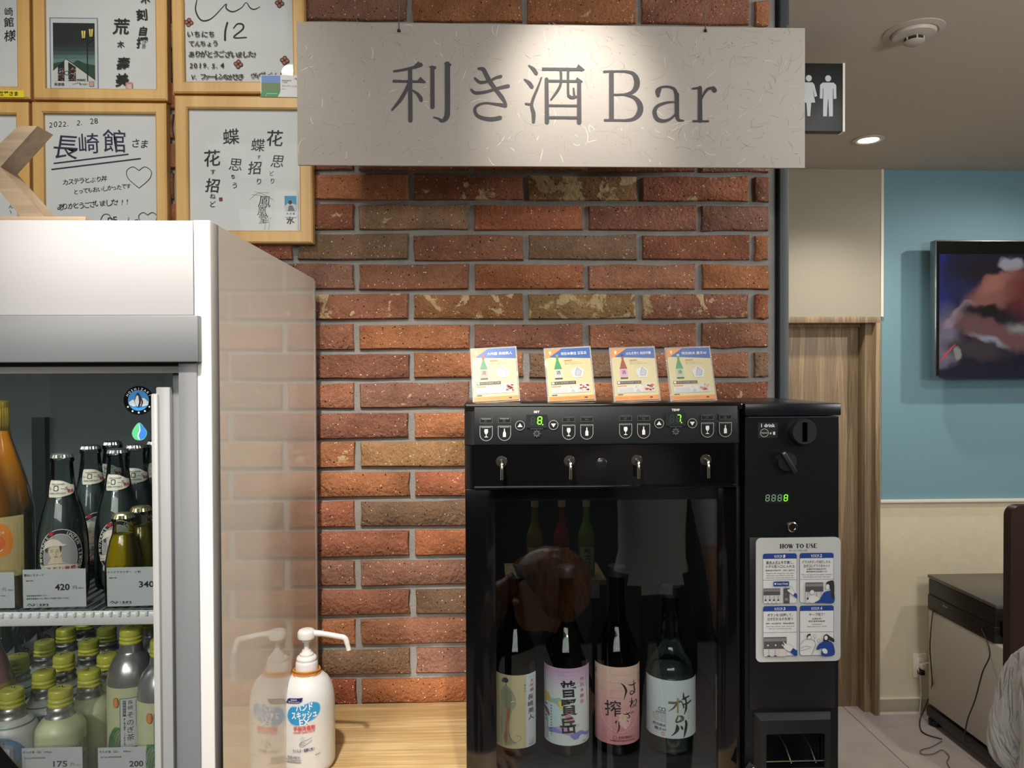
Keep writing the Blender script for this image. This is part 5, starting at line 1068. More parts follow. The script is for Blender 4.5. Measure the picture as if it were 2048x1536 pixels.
# ------------------------------------------------------------------ sake bottles
BY = 1.222; SG = glass('#4f8a5c', .9, 1.5)
def sake(label, px, r, prof, gm, draw, lz, lw, liq=None, ls=1.0):
    c = P(px, 1500, BY); t = thing('sake_bottle', label, 'bottle', (c.x, BY, zf + .0005)); t.rotation_euler.z = -math.atan2(c.x, BY) * .6 * -1 * -1
    lathe_part('glass_body', prof, gm, t, 44, k=4)
    if liq: lathe_part('sake', [(rr * .93, z + .002) for rr, z in prof if z < liq], mat('#10160f', .1, alpha=.75) if gm is SG else mat('#7a8480', .1, alpha=.25), t, 40, k=4)
    top = prof[-1][1]; lathe_part('stopper', [(prof[-1][0] + .002, top - .006), (prof[-1][0] + .002, top + .010), (prof[-1][0] * .6, top + .012), (.003, top + .0125)], M_BLACK, t, 24, k=0)
    cv = Canvas(.00004); draw(cv); cv.build('front_label', t, cyl(r + .0003, lz, 0), cuts(lw, 26)); return t
PR = lambda r, h=.285: [(r * .8, 0), (r * .97, .003), (r, .009), (r, .10), (r, .142), (r * .93, .160), (r * .7, .182), (r * .46, .205), (r * .36, .235), (r * .35, .27), (r * .36, h)]
kS = BY / F
def lab(cv, ox, oy, cx, cy): # crop scale 7.6818, returns drawing in crop px; surface arc about the bottle axis
    k = (BY - .036) / F / 7.6818; r = lab.r
    def tx(x, y):
        u = (x - cx) * k; u = max(-r * .985, min(r * .985, u)); return (r * math.asin(u / r), -(y - cy) * k)
    cv.tx = tx; cv.k = k
def L1(cv):
    lab(cv, 0, 0, 475, 660); BE = mat('#b3a783', .55); cv.rect(170, 105, 630, 1245, BE); cv.rect(630, 105, 785, 1245, mat('#b9bdc4', .55))
    RB_ = mat('#8f8d76', .55); K_ = mat('#3a3a3a', .55); OR_ = mat('#a0644a', .55); G2 = mat('#7c7f6b', .55)
    cv.poly(smooth_pts([(270, 290), (330, 265), (400, 330), (450, 430), (468, 520), (440, 610), (400, 700), (370, 850), (370, 1000), (400, 1090), (480, 1160), (380, 1190), (300, 1200), (270, 1100), (240, 900), (250, 600), (230, 430)], 3, True), RB_)
    cv.poly(smooth_pts([(290, 300), (350, 320), (410, 420), (400, 560), (330, 640), (280, 560), (270, 400)], 3, True), G2); cv.poly([(330, 640), (390, 600), (360, 760), (335, 900), (340, 1100), (310, 1190), (285, 1080), (320, 850)], OR_); cv.line([(400, 520), (430, 508), (462, 512)], 14, mat('#c9c2a8', .5))
    cv.line([(380, 640), (360, 800), (355, 980), (380, 1080), (440, 1150), (540, 1110), (540, 1060), (470, 1040)], 5, K_); cv.line([(380, 330), (440, 420), (468, 520), (440, 610)], 4, K_); cv.ell(310, 190, 48, 42, K_, 24); cv.poly([(255, 200), (275, 160), (300, 200), (262, 240)], K_); cv.line([(325, 240), (322, 275)], 8, K_)
    cv.vtext('喜多川', 612, 250, 34, 48, K_); cv.vtext('大吟醸', 718, 190, 58, 72, mat('#9c3340', .55), .01, .04); cv.vtext('長崎美人', 700, 425, 92, 105, INK, .012, .05); cv.fit('MANUFACTURED', 680, 150, 760, 162, K_); cv.fit('720ml 詰', 665, 1140, 740, 1160, K_); cv.fit('清酒', 660, 1185, 740, 1215, K_)
def L2(cv):
    lab(cv, 0, 0, 1258, 660); cv.rect(893, 38, 1620, 1240, mat('#c5cbcf', .5))
    for i, h in enumerate(['#b795b4', '#bb9fbb', '#bfa9c1', '#c2b4c8', '#c4bfcc', '#c5c5ce']): cv.rect(893, 38 + i * 60, 1620, 38 + (i + 1) * 60 + 4, mat(h, .5)); cv.layer -= 1
    cv.layer += 1
    A = lambda p, h: cv.poly(smooth_pts(p, 4, True), mat(h, .5))
    A([(893, 480), (960, 460), (1010, 530), (1080, 520), (1130, 500), (1180, 540), (1190, 620), (1180, 700), (1120, 640), (1040, 600), (960, 640), (893, 600)], '#8fb59a'); A([(893, 490), (950, 470), (985, 520), (985, 600), (893, 600)], '#c9a94f'); A([(1120, 570), (1190, 560), (1190, 690), (1150, 660)], '#cfc25c')
    A([(920, 630), (1040, 620), (1180, 720), (1200, 900), (1050, 960), (920, 900)], '#b4cdd6'); A([(893, 700), (960, 720), (990, 800), (970, 830), (920, 760)], '#8e4a56'); A([(1150, 780), (1240, 800), (1380, 900), (1450, 910), (1420, 960), (1300, 960), (1180, 900)], '#9fc4b0')
    A([(980, 1010), (1100, 960), (1200, 940), (1300, 1000), (1380, 1060), (1440, 1130), (1380, 1150), (1300, 1090), (1180, 1060), (1060, 1060), (985, 1075)], '#a593bf'); A([(980, 1010), (1080, 980), (1180, 1050), (1060, 1055), (985, 1075)], '#6e87c4'); A([(1300, 1080), (1400, 1040), (1470, 1025), (1550, 1080), (1605, 1100), (1570, 1140), (1480, 1090), (1420, 1140), (1360, 1150)], '#6a7fc0'); A([(1210, 740), (1280, 740), (1360, 830), (1330, 920), (1250, 850)], '#b8809c')
    cv.vtext('普賢岳', 1280, 232, 275, 285, INK, .024, .03, -.06, .95); cv.vtext('特別本醸造', 1485, 190, 62, 88, mat('#b0485a', .5), .01); cv.vtext('雲仙に産す', 940, 640, 34, 62, BLUEW, .02); cv.vtext('清酒普賢岳特別本醸造酒', 1015, 640, 26, 44, TXT); cv.vtext('製造者浦川酒造合資会社', 960, 850, 22, 30, TXT); cv.fit('720ml', 1500, 1190, 1545, 1215, TXT)
    cv.line([(1545, 170), (1570, 600)], 3, TXT, False, False)
def L3(cv):
    lab(cv, 0, 0, 415, 640); cols_ = ['#cfae9f', '#cfaca0', '#cfa89e', '#cea39c', '#cd9e9a', '#cb9897', '#c99294', '#c68b90', '#c3858c', '#c08089']
    for i, h in enumerate(cols_): cv.rect(60, 38 + i * 121, 772, 38 + (i + 1) * 121 + (4 if i < 9 else 0), mat(h, .5)); cv.layer -= 1
    cv.layer += 1; PK = mat('#d6b5ac', .5); cv.ring(445, 690, 300, 7, PK, 60, 365); cv.ell(520, 860, 90, 130, mat('#d3a9a5', .5))
    for k in range(10): cv.ell(R.uniform(440, 590), R.uniform(760, 990), 26, 30, PK, 10); cv.layer -= 1
    cv.layer += 1
    s = cv.line; B_ = INK
    s([(450, 285), (500, 330), (535, 410), (520, 470), (500, 545)], [6, 26, 34, 20, 6], B_); s([(570, 318), (630, 335), (690, 322)], [10, 20, 12], B_); s([(655, 265), (662, 360), (668, 450), (620, 480), (595, 455), (625, 425), (680, 470)], [8, 18, 20, 18, 14, 12, 10], B_)
    s([(625, 535), (615, 600), (610, 700)], [12, 14, 8], B_); s([(580, 590), (640, 585), (590, 665), (660, 600), (700, 590), (690, 660), (640, 690), (660, 650), (700, 700)], [8, 14, 12, 10, 14, 12, 10, 8, 6], B_)
    s([(485, 762), (540, 775), (590, 755)], [8, 18, 12], B_); s([(530, 740), (580, 800), (585, 835), (545, 830)], [8, 16, 14, 8], B_); s([(545, 870), (565, 890)], [8, 14], B_, False); s([(615, 750), (620, 775)], 9, B_, False); s([(640, 745), (645, 770)], 9, B_, False)
    cv.text('搾', 205, 790, 265, B_, .006, rot=-.04); s([(362, 910), (385, 870), (375, 920)], [8, 14, 6], B_); s([(415, 885), (425, 960), (410, 1030), (380, 1062)], [8, 20, 16, 5], B_)
    cv.vtext('純米酒', 735, 180, 40, 60, mat('#8a5a55', .5)); cv.vtext('季節', 82, 115, 34, 44, TXT); cv.vtext('日本酒は二十歳になってから', 100, 290, 24, 36, mat('#a06f6a', .5)); cv.ring(362, 1134, 26, 5, mat('#5a2f33', .5)); cv.fit('吉田屋醸造元', 410, 1112, 632, 1158, mat('#6a3a3e', .5), .01); cv.fit('長崎県南島原市有家町山川785番地', 288, 1172, 662, 1196, TXT, .01)
def L4(cv):
    lab(cv, 0, 0, 1232, 740); cv.rect(838, 265, 1628, 1172, mat('#bcc5c9', .5)); s = cv.line; DK = mat('#33342f', .5); GO = mat('#8f7f52', .5)
    s([(1178, 610), (1250, 610), (1300, 600), (1350, 590)], [40, 40, 34, 40], mat('#6b634c', .5)); s([(1300, 610), (1240, 690), (1165, 745)], [36, 26, 6], mat('#5d5745', .5)); s([(1306, 535), (1306, 770)], [30, 28], GO, False, False)
    s([(1395, 465), (1400, 540), (1420, 570)], [16, 30, 20], DK); s([(1380, 560), (1480, 530)], [22, 26], DK, False); s([(1385, 640), (1450, 640), (1515, 610)], [20, 30, 26], DK); s([(1425, 540), (1440, 640), (1435, 720), (1410, 800)], [26, 26, 34, 8], DK); s([(1370, 600), (1400, 680), (1390, 700)], [14, 20, 10], DK)
    s([(1310, 810), (1280, 900), (1330, 900), (1370, 850), (1330, 815), (1380, 830), (1390, 880), (1340, 910)], [20, 30, 26, 18, 16, 26, 26, 10], mat('#5a5140', .5))
    s([(1290, 950), (1300, 1010), (1270, 1070), (1205, 1125)], [16, 60, 34, 6], DK); s([(1350, 970), (1370, 1000), (1380, 1030)], [10, 34, 20], DK); s([(1430, 905), (1440, 960), (1425, 1060), (1400, 1160)], [30, 40, 40, 8], DK)
    cv.ring(1044, 730, 26, 9, TXT); cv.ring(1094, 730, 26, 9, TXT); cv.fit('KINOKAWA', 985, 770, 1130, 794, TXT, .02)
    for i in range(5): cv.fit(['Traditional brewery', 'brewed in Nagasaki', 'clear spring water and', 'local brewing rice', 'polished to sixty percent'][i], 930 + (i * 7) % 30, 800 + i * 27, 1128, 818 + i * 27, TXT)
    cv.fit('特別純米', 938, 950, 1126, 1000, TXT, .01); cv.fit('磨き60', 962, 1015, 1128, 1065, TXT, .01); cv.rect(1062, 1082, 1112, 1135, mat('#c0626a', .5)); cv.text('杵', 1064, 1130, 46, mat('#bcc5c9', .5), .02); cv.vtext('きのかわ', 1476, 735, 22, 42, TXT)
lab.r = .0352
sake('dark green sake bottle with a kimono lady label, leftmost in the dispenser', 1032, .0352, PR(.0350), SG, L1, (Z(1420, 1.186) - zf), .055, .24)
lab.r = .0368
sake('dark green sake bottle with pastel mountain label reading 普賢岳', 1133, .0368, PR(.0366), SG, L2, (Z(1416, 1.186) - zf), .055, .24)
sake('dark sake bottle with a pink label reading はねぎ搾り', 1234, .0365, PR(.0363), glass('#4a4540', .9, 1.5), L3, (Z(1413, 1.186) - zf), .055, None)
lab.r = .0402
sake('clear sake bottle with a white label reading 杵の川, rightmost', 1341, .0402, [(.032, 0), (.039, .003), (.0400, .009), (.040, .108), (.0395, .122), (.036, .136), (.028, .150), (.020, .166), (.0155, .19), (.014, .22), (.0138, .25)], glass('#d0d8d4', 1, 1.5), L4, (Z(1426, 1.182) - zf), .062, .13)
# ------------------------------------------------------------------ medal box
def ZB(py, Y=MY): return P(1592, py, Y).z
x0, x1 = X(1491), X(1680); MZ = ZB(807); z2 = ZB(832)
mb = thing('medal_box', 'black medal operated control box beside the sake dispenser', 'control box', ((x0 + x1) / 2, 1.26, CT)); MBX = mat('#0d1014', .32); xx = X(1678)
wx0, wx1, wz0, wz1 = X(1527), X(1643), ZB(1527), ZB(1460)
g = G(); g.box(x0, xx, MY + .002, MY + .006, wz1, z2 - .001, MBX).box(x0, wx0, MY + .002, MY + .006, CT + .002, wz1, MBX).box(wx1, xx, MY + .002, MY + .006, CT + .002, wz1, MBX).box(wx0, wx1, MY + .002, MY + .006, CT + .002, wz0, MBX)
g.box(x0, x0 + .004, MY + .006, MB, CT + .002, z2 - .001, MBX).box(xx - .004, xx, MY + .006, MB, CT + .002, z2 - .001, MBX).box(x0, xx, MB - .004, MB, CT + .002, z2 - .001, MBX).box(x0, xx, MY + .004, MB, z2 - .005, z2 - .001, MBX); g.obj('box_body', mb, world=True)
G().box(x0 - .001, x1 + .001, MY - .001, MB, z2 + .0006, MZ, mat('#10151c', .28), .0015).obj('lid', mb, world=True)
G().box(x0 + .004, x1 - .003, MY + .0005, MY + .003, z2 - .0022, z2 - .0010, mat('#5a6068', .3, .5)).obj('lid_seam', mb, world=True)
def disc(px, py): return Matrix.Translation((X(px), MY + .002, ZB(py))) @ Matrix.Rotation(PI / 2, 4, 'X')
KN = mat('#1d2022', .4)
cs = bpy.data.objects.new('coin_slot', None); COL.objects.link(cs); cs.parent = mb
G().lathe([(.0205, 0), (.0205, .004), (.0195, .012), (.0185, .014), (.0, .0135)], KN, n=48, M=disc(1603, 863)).obj('slot_housing', cs, world=True)
cxm = X(1603)
G().box(cxm - .0034, cxm + .0034, MY - .0127, MY - .0112, ZB(882), ZB(844), mat('#010101', 1, spec=0), .0).obj('slot_opening', cs, world=True)  # matt black block, its colour stands in for the dark slot hole
tn = bpy.data.objects.new('rotary_knob', None); COL.objects.link(tn); tn.parent = mb
G().lathe([(.0150, 0), (.0150, .004), (.0142, .006), (0, .006)], KN, n=40, M=disc(1573, 923)).obj('dial', tn, world=True)
M_ = Matrix.Translation((X(1573), MY - .004, ZB(923))) @ Matrix.Rotation(-.55, 4, 'Y')
G().box(-.0035, .0035, -.008, .002, -.0185, .0185, KN, .001, M=M_).obj('grip', tn, world=True)
G().box(-.0016, .0018, -.0084, -.0078, .0155, .0175, mat('#9a9a98', .4), 0, M=M_).obj('pointer', tn, world=True)
lk = G().lathe([(.0078, 0), (.0078, .003), (.0065, .0042), (.0045, .0042), (.0045, .0030), (0, .003)], CHR, n=30, M=disc(1585, 1054)); lk.box(X(1585) - .0008, X(1585) + .0008, MY - .0025, MY - .001, ZB(1054) - .003, ZB(1054) + .003, M_BLACK); lk.obj('cam_lock', mb, world=True, label='chrome cam lock')
cv = Canvas(.00003); S = SL(1590, 1100, MY); cv.crop(1460, 780, 5.12, S, 1491, 832); LBL = mat('#050608', .6); cv.rect(290, 330, 490, 485, LBL)
cv.fit('1 drink', 322, 342, 464, 378, WI, .03); cv.ring(355, 435, 40, 3, WI); cv.fit('Nagasaki', 322, 428, 388, 444, WI); cv.fit('×', 408, 430, 428, 450, WI, .02); cv.fit('1', 444, 424, 464, 455, WI, .05)
cv.rect(360, 1050, 612, 1146, mat('#17251c', .3), 3)
for i in range(4): seg7(cv, 368 + 62 * i, 1063, 34, 60, 'abcdefg' if i == 3 else '', GRN, mat('#a9c9b6', .4) if i < 3 else OFF, 6)
cv.build('front_print', mb, front(x0, MY + .0018, z2), world=True)
G().box(x0 + .006, xx - .006, MY - .0005, MY + .002, ZB(1418), ZB(1074), mat('#0c0e12', .35), .001).obj('service_door', mb, world=True)
# instruction plate
pl = thing('instruction_plate', 'white rounded HOW TO USE plate with four blue steps on the medal box', 'sign plate', (X(1511), MY - .0006, ZB(1322)))
cv = Canvas(.00003); cv.crop(1480, 1060, 5.4875, S, 1511, 1322); PB = mat('#b7babb', .45); BL = mat('#1f3f86', .45); PWH = mat('#cfd1d2', .5)
pw = (1680 - 1511) * S; ph_ = (1322 - 1077) * S
g = G(); rr = .008; pts = []
for cx_, cz_, a0 in ((pw - rr, ph_ - rr, 0), (rr, ph_ - rr, 90), (rr, rr, 180), (pw - rr, rr, 270)):
    for k in range(6): a_ = math.radians(a0 + 18 * k); pts.append((cx_ + rr * math.cos(a_), cz_ + rr * math.sin(a_)))
g.prism(pts, -.0016, -.0001, PB).obj('plate', pl)
def serif(cv, s_, x0, y0, x1, y1, m_, th=.2):
    """didone style capitals from thick and thin strokes; boxes are laid out on equal advances"""
    GL_ = {'H': ([((.2, 0), (.2, 1), 1), ((.8, 0), (.8, 1), 1), ((.2, .5), (.8, .5), 0)], 1), 'O': 'O', 'W': ([((0.05, 0), (.3, 1), 1), ((.3, 1), (.5, .1), 0), ((.45, 0), (.7, 1), 1), ((.7, 1), (.95, 0), 0)], 1.2), 'T': ([((.5, 0), (.5, 1), 1), ((.05, .02), (.95, .02), 0), ((.06, 0), (.06, .25), 0), ((.94, 0), (.94, .25), 0)], .9),
           'U': ([((.2, 0), (.2, .75), 1), ((.8, 0), (.8, .75), 0)], 1), 'S': 'S', 'E': ([((.25, 0), (.25, 1), 1), ((.1, .02), (.9, .02), 0), ((.25, .5), (.7, .5), 0), ((.1, .98), (.9, .98), 0), ((.9, 0), (.9, .22), 0), ((.9, .78), (.9, 1), 0)], .85), 'P': ([((.25, 0), (.25, 1), 1), ((.1, .98), (.42, .98), 0)], .85), ' ': ([], .45), '.': ([], .35)}
    ws = [(GL_[c][1] if not isinstance(GL_[c], str) else (1.05 if c == 'O' else .75)) for c in s_]; tot = sum(ws); u = (x1 - x0) / tot; h = y1 - y0; x = x0; T = u * th; lay = cv.layer
    for c, w in zip(s_, ws):
        cv.layer = lay; W_ = w * u * .92; q = lambda a_: (x + a_[0] * W_, y0 + a_[1] * h)
        if c == 'O': cv.line([q((.5, 0)), q((.12, .5)), q((.5, 1)), q((.88, .5)), q((.5, 0))], [T * .35, T * 1.05, T * .35, T * 1.05, T * .35], m_, cap=False)
        elif c == 'S': cv.line([q((.85, .25)), q((.5, .0)), q((.18, .22)), q((.5, .5)), q((.84, .76)), q((.5, 1)), q((.12, .72))], [T * .3, T * .35, T * .8, T * 1.1, T * .8, T * .35, T * .3], m_, cap=False)
        elif c == '.': cv.ell(x + W_ * .5, y1 - T * .5, T * .55, T * .55, m_, 10)
        else:
            for a_, b_, k in GL_[c][0]: cv.line([q(a_), q(b_)], T if k else T * .33, m_, False, False); cv.layer -= 1
            cv.layer += 1
            if c in 'HUTP' :
                for fx, fy in {'H': ((.2, 0), (.2, 1), (.8, 0), (.8, 1)), 'U': ((.2, 0), (.8, 0)), 'T': ((.5, 1),), 'P': ((.25, 1),)}[c]: cv.line([q((fx - .17, fy)), q((fx + .17, fy))], T * .33, m_, False, False)
            if c == 'U': cv.line([q((.2, .7)), q((.3, .95)), q((.5, 1)), q((.72, .93)), q((.8, .7))], [T, T * .7, T * .35, T * .33, T * .33], m_, cap=False)
            if c == 'P': cv.line([q((.25, .02)), q((.7, .06)), q((.85, .28)), q((.68, .5)), q((.25, .54))], [T * .33, T * .5, T, T * .5, T * .33], m_, cap=False)
        x += w * u
    cv.layer = lay + 2
serif(cv, 'HOW TO USE', 430, 160, 840, 207, TXT, .3); cv.fit('サーバーの使い方', 530, 222, 728, 242, TXT, .01)
def step(cx0, cy0, n_, lines, ln2, ln3):
    x0_, x1_, y1_ = cx0, cx0 + 372, cy0 + 542; cv.rect(x0_, cy0, x1_, y1_, mat('#2a3560', .5), 26); cv.rect(x0_ + 3, cy0 + 3, x1_ - 3, y1_ - 3, PWH, 24); cv.rect(x0_, cy0, x1_, cy0 + 56, BL, 24); cv.rect(x0_, cy0 + 28, x1_, cy0 + 57, BL)
    m_ = (x0_ + x1_) / 2; serif(cv, 'STEP.', m_ - 62, cy0 + 18, m_ + 38, cy0 + 46, PWH, .26); cv.fit(str(n_), m_ + 38, cy0 + 13, m_ + 58, cy0 + 46, PWH, .04)
    for i, (t_, w_) in enumerate(lines): cv.fit(t_, m_ - w_ / 2, cy0 + 80 + i * 43, m_ + w_ / 2, cy0 + 114 + i * 43, TXT, .012)
    for i, (t_, w_) in enumerate(ln2): cv.fit(t_, m_ - w_ / 2, ln2_y + cy0 + i * 27, m_ + w_ / 2, ln2_y + cy0 + 18 + i * 27, TXT, .012)
    for i, (t_, w_) in enumerate(ln3): cv.fit(t_, m_ - w_ / 2, ln3_y + cy0 + i * 24, m_ + w_ / 2, ln3_y + cy0 + 16 + i * 24, TXT, 0, shear=.2)
    cv.rect(x0_ + 3, cy0 + 284, x1_ - 3, cy0 + 287, mat('#2a3560', .5))
ln2_y, ln3_y = 174, 208
step(244, 262, 1, [('専用メダルを準備し、', 300), ('メダル投入口に入れる', 320)], [('请准备好专用代币，并放入投币口', 316)], [('Prepare the medal for the sake', 300), ('dispenser and insert it into the', 296), ('medal slot of the sake dispenser.', 312)])
cv.line([(274, 374), (432, 374)], 3, TXT, False, False)
ln2_y, ln3_y = 166, 228
step(646, 260, 2, [('グラスボタンが点灯したら、', 320), ('注ぎ口にグラスをセット', 290)], [('当酒杯按钮亮起白灯时，', 220), ('请将酒杯放在出酒口下方', 230)], [('When the glass button lights up white,', 336), ('hold the glass just under the spout.', 310)])
ln2_y, ln3_y = 180, 214
step(244, 829, 3, [('ボタンを1回押して、', 276), ('注ぎ終わるのを待つ', 284)], [('请按一次出酒按钮，等待出酒完毕', 312)], [('Push the button only once and', 300), ('wait for it to finish pouring.', 254)])
ln2_y, ln3_y = 134, 196
step(646, 829, 4, [('サーブ完了！', 170)], [('出酒完毕！', 104), ('现在请享用美酒！', 184)], [('Completed!', 110), ('Now enjoy your drink!', 212)])
DGR = mat('#4c4c4e', .5); MGR = mat('#7a7a7b', .5); OUT = mat('#3c3c40', .5)
def machine(x0_, y0_, x1_, y1_, n_=4):
    h = y1_ - y0_; cv.rect(x0_, y0_, x1_, y0_ + h * .46, DGR); cv.rect(x0_, y0_ + h * .05, x1_, y0_ + h * .2, MGR); cv.rect(x0_, y0_ + h * .46, x1_, y1_, mat('#b9bbbb', .5)); w = (x1_ - x0_) / n_
    for k in range(n_): cx_ = x0_ + w * (k + .5); cv.line([(cx_, y0_ + h * .46), (cx_, y0_ + h * .76)], 3, OUT, False, False); cv.rect(cx_ - 9, y0_ + h * .74, cx_ + 9, y0_ + h * .84, TXT); cv.rect(cx_ - 9, y0_ + h * .84, cx_ + 9, y1_, PWH)
machine(247, 636, 430, 797); cv.rect(464, 634, 530, 797, DGR); cv.ell(488, 700, 7, 7, MGR, 12); cv.rect(478, 740, 516, 770, MGR, 4); cv.line([(480, 615), (505, 645)], 4, BL, False); cv.rect(354, 560, 525, 612, BL, 8); cv.ell(374, 586, 11, 11, PWH, 16); cv.fit('Insert Medal', 395, 576, 512, 596, PWH, .02)
hp = [(505, 650), (540, 640), (530, 615), (548, 612), (562, 640), (580, 668), (590, 690), (575, 712), (540, 690), (512, 668)]
cv.poly(smooth_pts(hp, 3, True), PWH); cv.line(hp, 2.5, OUT, closed=True); cv.poly([(588, 685), (613, 700), (613, 750), (570, 714)], BL)
machine(704, 576, 898, 797); cv.ell(775, 682, 24, 28, PWH); cv.ring(775, 682, 26, 2.5, OUT); cv.poly(smooth_pts([(740, 740), (775, 712), (830, 735), (850, 750), (820, 790), (770, 797), (735, 780)], 3, True), PWH); cv.poly(smooth_pts([(800, 795), (860, 760), (900, 690), (950, 670), (1012, 680), (1014, 797), (900, 797)], 3, True), BL); cv.poly(smooth_pts([(930, 585), (960, 562), (1014, 570), (1014, 745), (985, 745), (975, 650), (940, 620)], 3, True), TXT); cv.ell(945, 625, 20, 30, PWH, 20)
cv.rect(247, 1160, 495, 1288, DGR); cv.rect(250, 1172, 490, 1206, MGR); cv.rect(247, 1288, 495, 1368, mat('#b9bbbb', .5))
for x_ in (292, 375, 452): cv.ell(x_, 1248, 9, 9, PWH, 14)
for x_ in (301, 371): cv.line([(x_, 1288), (x_, 1365)], 3, OUT, False, False); cv.rect(x_ - 16, 1358, x_ + 16, 1368, TXT)
cv.poly([(410, 1368), (418, 1296), (478, 1296), (484, 1368)], mat('#c3c0b4', .5)); hp = [(450, 1205), (462, 1212), (500, 1240), (540, 1245), (570, 1280), (540, 1318), (490, 1300), (455, 1260), (470, 1245)]
cv.poly(smooth_pts(hp, 3, True), PWH); cv.line(hp, 2.5, OUT, closed=True); cv.poly([(565, 1280), (612, 1310), (612, 1365), (585, 1368), (535, 1322)], BL)
cv.line([(650, 1245), (680, 1200), (740, 1185), (790, 1200), (810, 1240), (800, 1280), (770, 1360)], 3, OUT); cv.line([(650, 1290), (700, 1262), (760, 1275), (700, 1300), (650, 1310)], 3, OUT); cv.ell(742, 1165, 22, 26, PWH); cv.ring(742, 1165, 23, 2.5, OUT); cv.poly(smooth_pts([(715, 1160), (725, 1135), (755, 1128), (755, 1148), (735, 1152), (722, 1175)], 3, True), TXT)
cv.ring(803, 1155, 15, 2.5, OUT, ry=19); cv.line([(803, 1174), (800, 1210)], 2.5, OUT); cv.ring(845, 1205, 15, 2.5, OUT, ry=19)
cv.poly(smooth_pts([(820, 1290), (850, 1240), (900, 1215), (970, 1215), (1010, 1260), (1014, 1365), (880, 1368), (880, 1290), (840, 1305)], 3, True), BL); cv.poly(smooth_pts([(895, 1200), (905, 1150), (935, 1136), (970, 1160), (1014, 1190), (1010, 1225), (950, 1195), (960, 1220), (900, 1215)], 3, True), TXT); cv.ell(925, 1175, 18, 24, PWH, 20); cv.poly(smooth_pts([(880, 1300), (915, 1290), (940, 1315), (935, 1345), (900, 1340)], 3, True), PWH)
cv.build('plate_print', pl, front(0, -.0017, 0))
# medal return window
pk = bpy.data.objects.new('medal_tray', None); COL.objects.link(pk); pk.parent = mb
g = G(); ax, bx, az, bz = X(1508), X(1662), ZB(1545), ZB(1424); fy = MY - .012
def ringbox(g, o_, i_, y0_, y1_, m_):
    (a0, a1, c0, c1), (b0, b1, d0, d1) = o_, i_
    g.box(a0, b0, y0_, y1_, c0, c1, m_, .001).box(b1, a1, y0_, y1_, c0, c1, m_, .001).box(b0, b1, y0_, y1_, d1, c1, m_).box(b0, b1, y0_, y1_, c0, d0, m_)
TR = mat('#15181a', .4)
def frustum(g, o_, i_, y0_, y1_, m_):
    (a0, a1, c0, c1), (b0, b1, d0, d1) = o_, i_
    vs = [(a0, y1_, c0), (a1, y1_, c0), (a1, y1_, c1), (a0, y1_, c1), (b0, y0_, d0), (b1, y0_, d0), (b1, y0_, d1), (b0, y0_, d1)]
    return g.raw(vs, [(i, (i + 1) % 4, 4 + (i + 1) % 4, 4 + i) for i in range(4)], m_)
frustum(g, (ax, bx, az, bz), (ax + .006, bx - .006, az, bz - .007), fy, MY + .001, TR)
e = .006
vs = [(ax + e, fy, az), (bx - e, fy, az), (bx - e, fy, bz - .007), (ax + e, fy, bz - .007), (wx0, fy, wz0), (wx1, fy, wz0), (wx1, fy, wz1), (wx0, fy, wz1)]
g.raw(vs, [(i, (i + 1) % 4, 4 + (i + 1) % 4, 4 + i) for i in range(4)], TR); vs = [(wx0, y_, z_) if k in (0, 3) else (wx1, y_, z_) for y_ in (fy, MY + .04) for k, z_ in enumerate((wz0, wz0, wz1, wz1))]
g.raw(vs, [(i, (i + 1) % 4, 4 + (i + 1) % 4, 4 + i) for i in range(4)], mat('#0b0c0e', .15)); g.obj('surround', pk, world=True, smooth=20)
G().box(wx0, wx1, MY + .04, MY + .044, wz0, wz1, mat('#08090c', .3)).box(wx0, wx1 - .02, MY + .036, MY + .040, wz1 - .017, wz1 - .002, mat('#4a3f33', .5)).obj('tray_back', pk, world=True)
CH2 = mat('#b5b5b4', .2, .95)
g = G().tube([(wx0, MY + .03, ZB(1485)), (wx1 - .004, MY + .03, ZB(1485))], .001, CH2, 8).tube([(wx0, fy + .002, ZB(1515)), (wx1, fy + .002, ZB(1515))], .0009, CH2, 8)
for px_ in (1573, 1622): g.tube([(X(px_), MY + .03, ZB(1488)), (X(px_ + 4), MY + .01, ZB(1500)), (X(px_ + 5), fy + .002, ZB(1520))], .0012, CH2, 8)
g.obj('wire_grid', pk, world=True)
cvt = Matrix.Translation((X(1498), MY - .012, ZB(1536))) @ Matrix.Rotation(.6, 4, 'Y')
t = thing('arrow_tag', 'small tilted black tag with a white mark at the foot of the medal box', 'tag', (X(1498), MY - .012, CT))
G().box(-.013, .013, -.001, .001, -.012, .012, mat('#151719', .4), .0008, M=Matrix.Translation((0, 0, ZB(1536) - CT)) @ Matrix.Rotation(.6, 4, 'Y')).box(-.002, .002, -.0005, .0005, .0, ZB(1536) - CT - .008, M_BLACK).obj('tag_plate', t)
G().box(-.004, .006, -.0013, -.001, -.004, .009, WI, M=Matrix.Translation((0, 0, ZB(1536) - CT)) @ Matrix.Rotation(.6, 4, 'Y')).obj('white_mark', t)
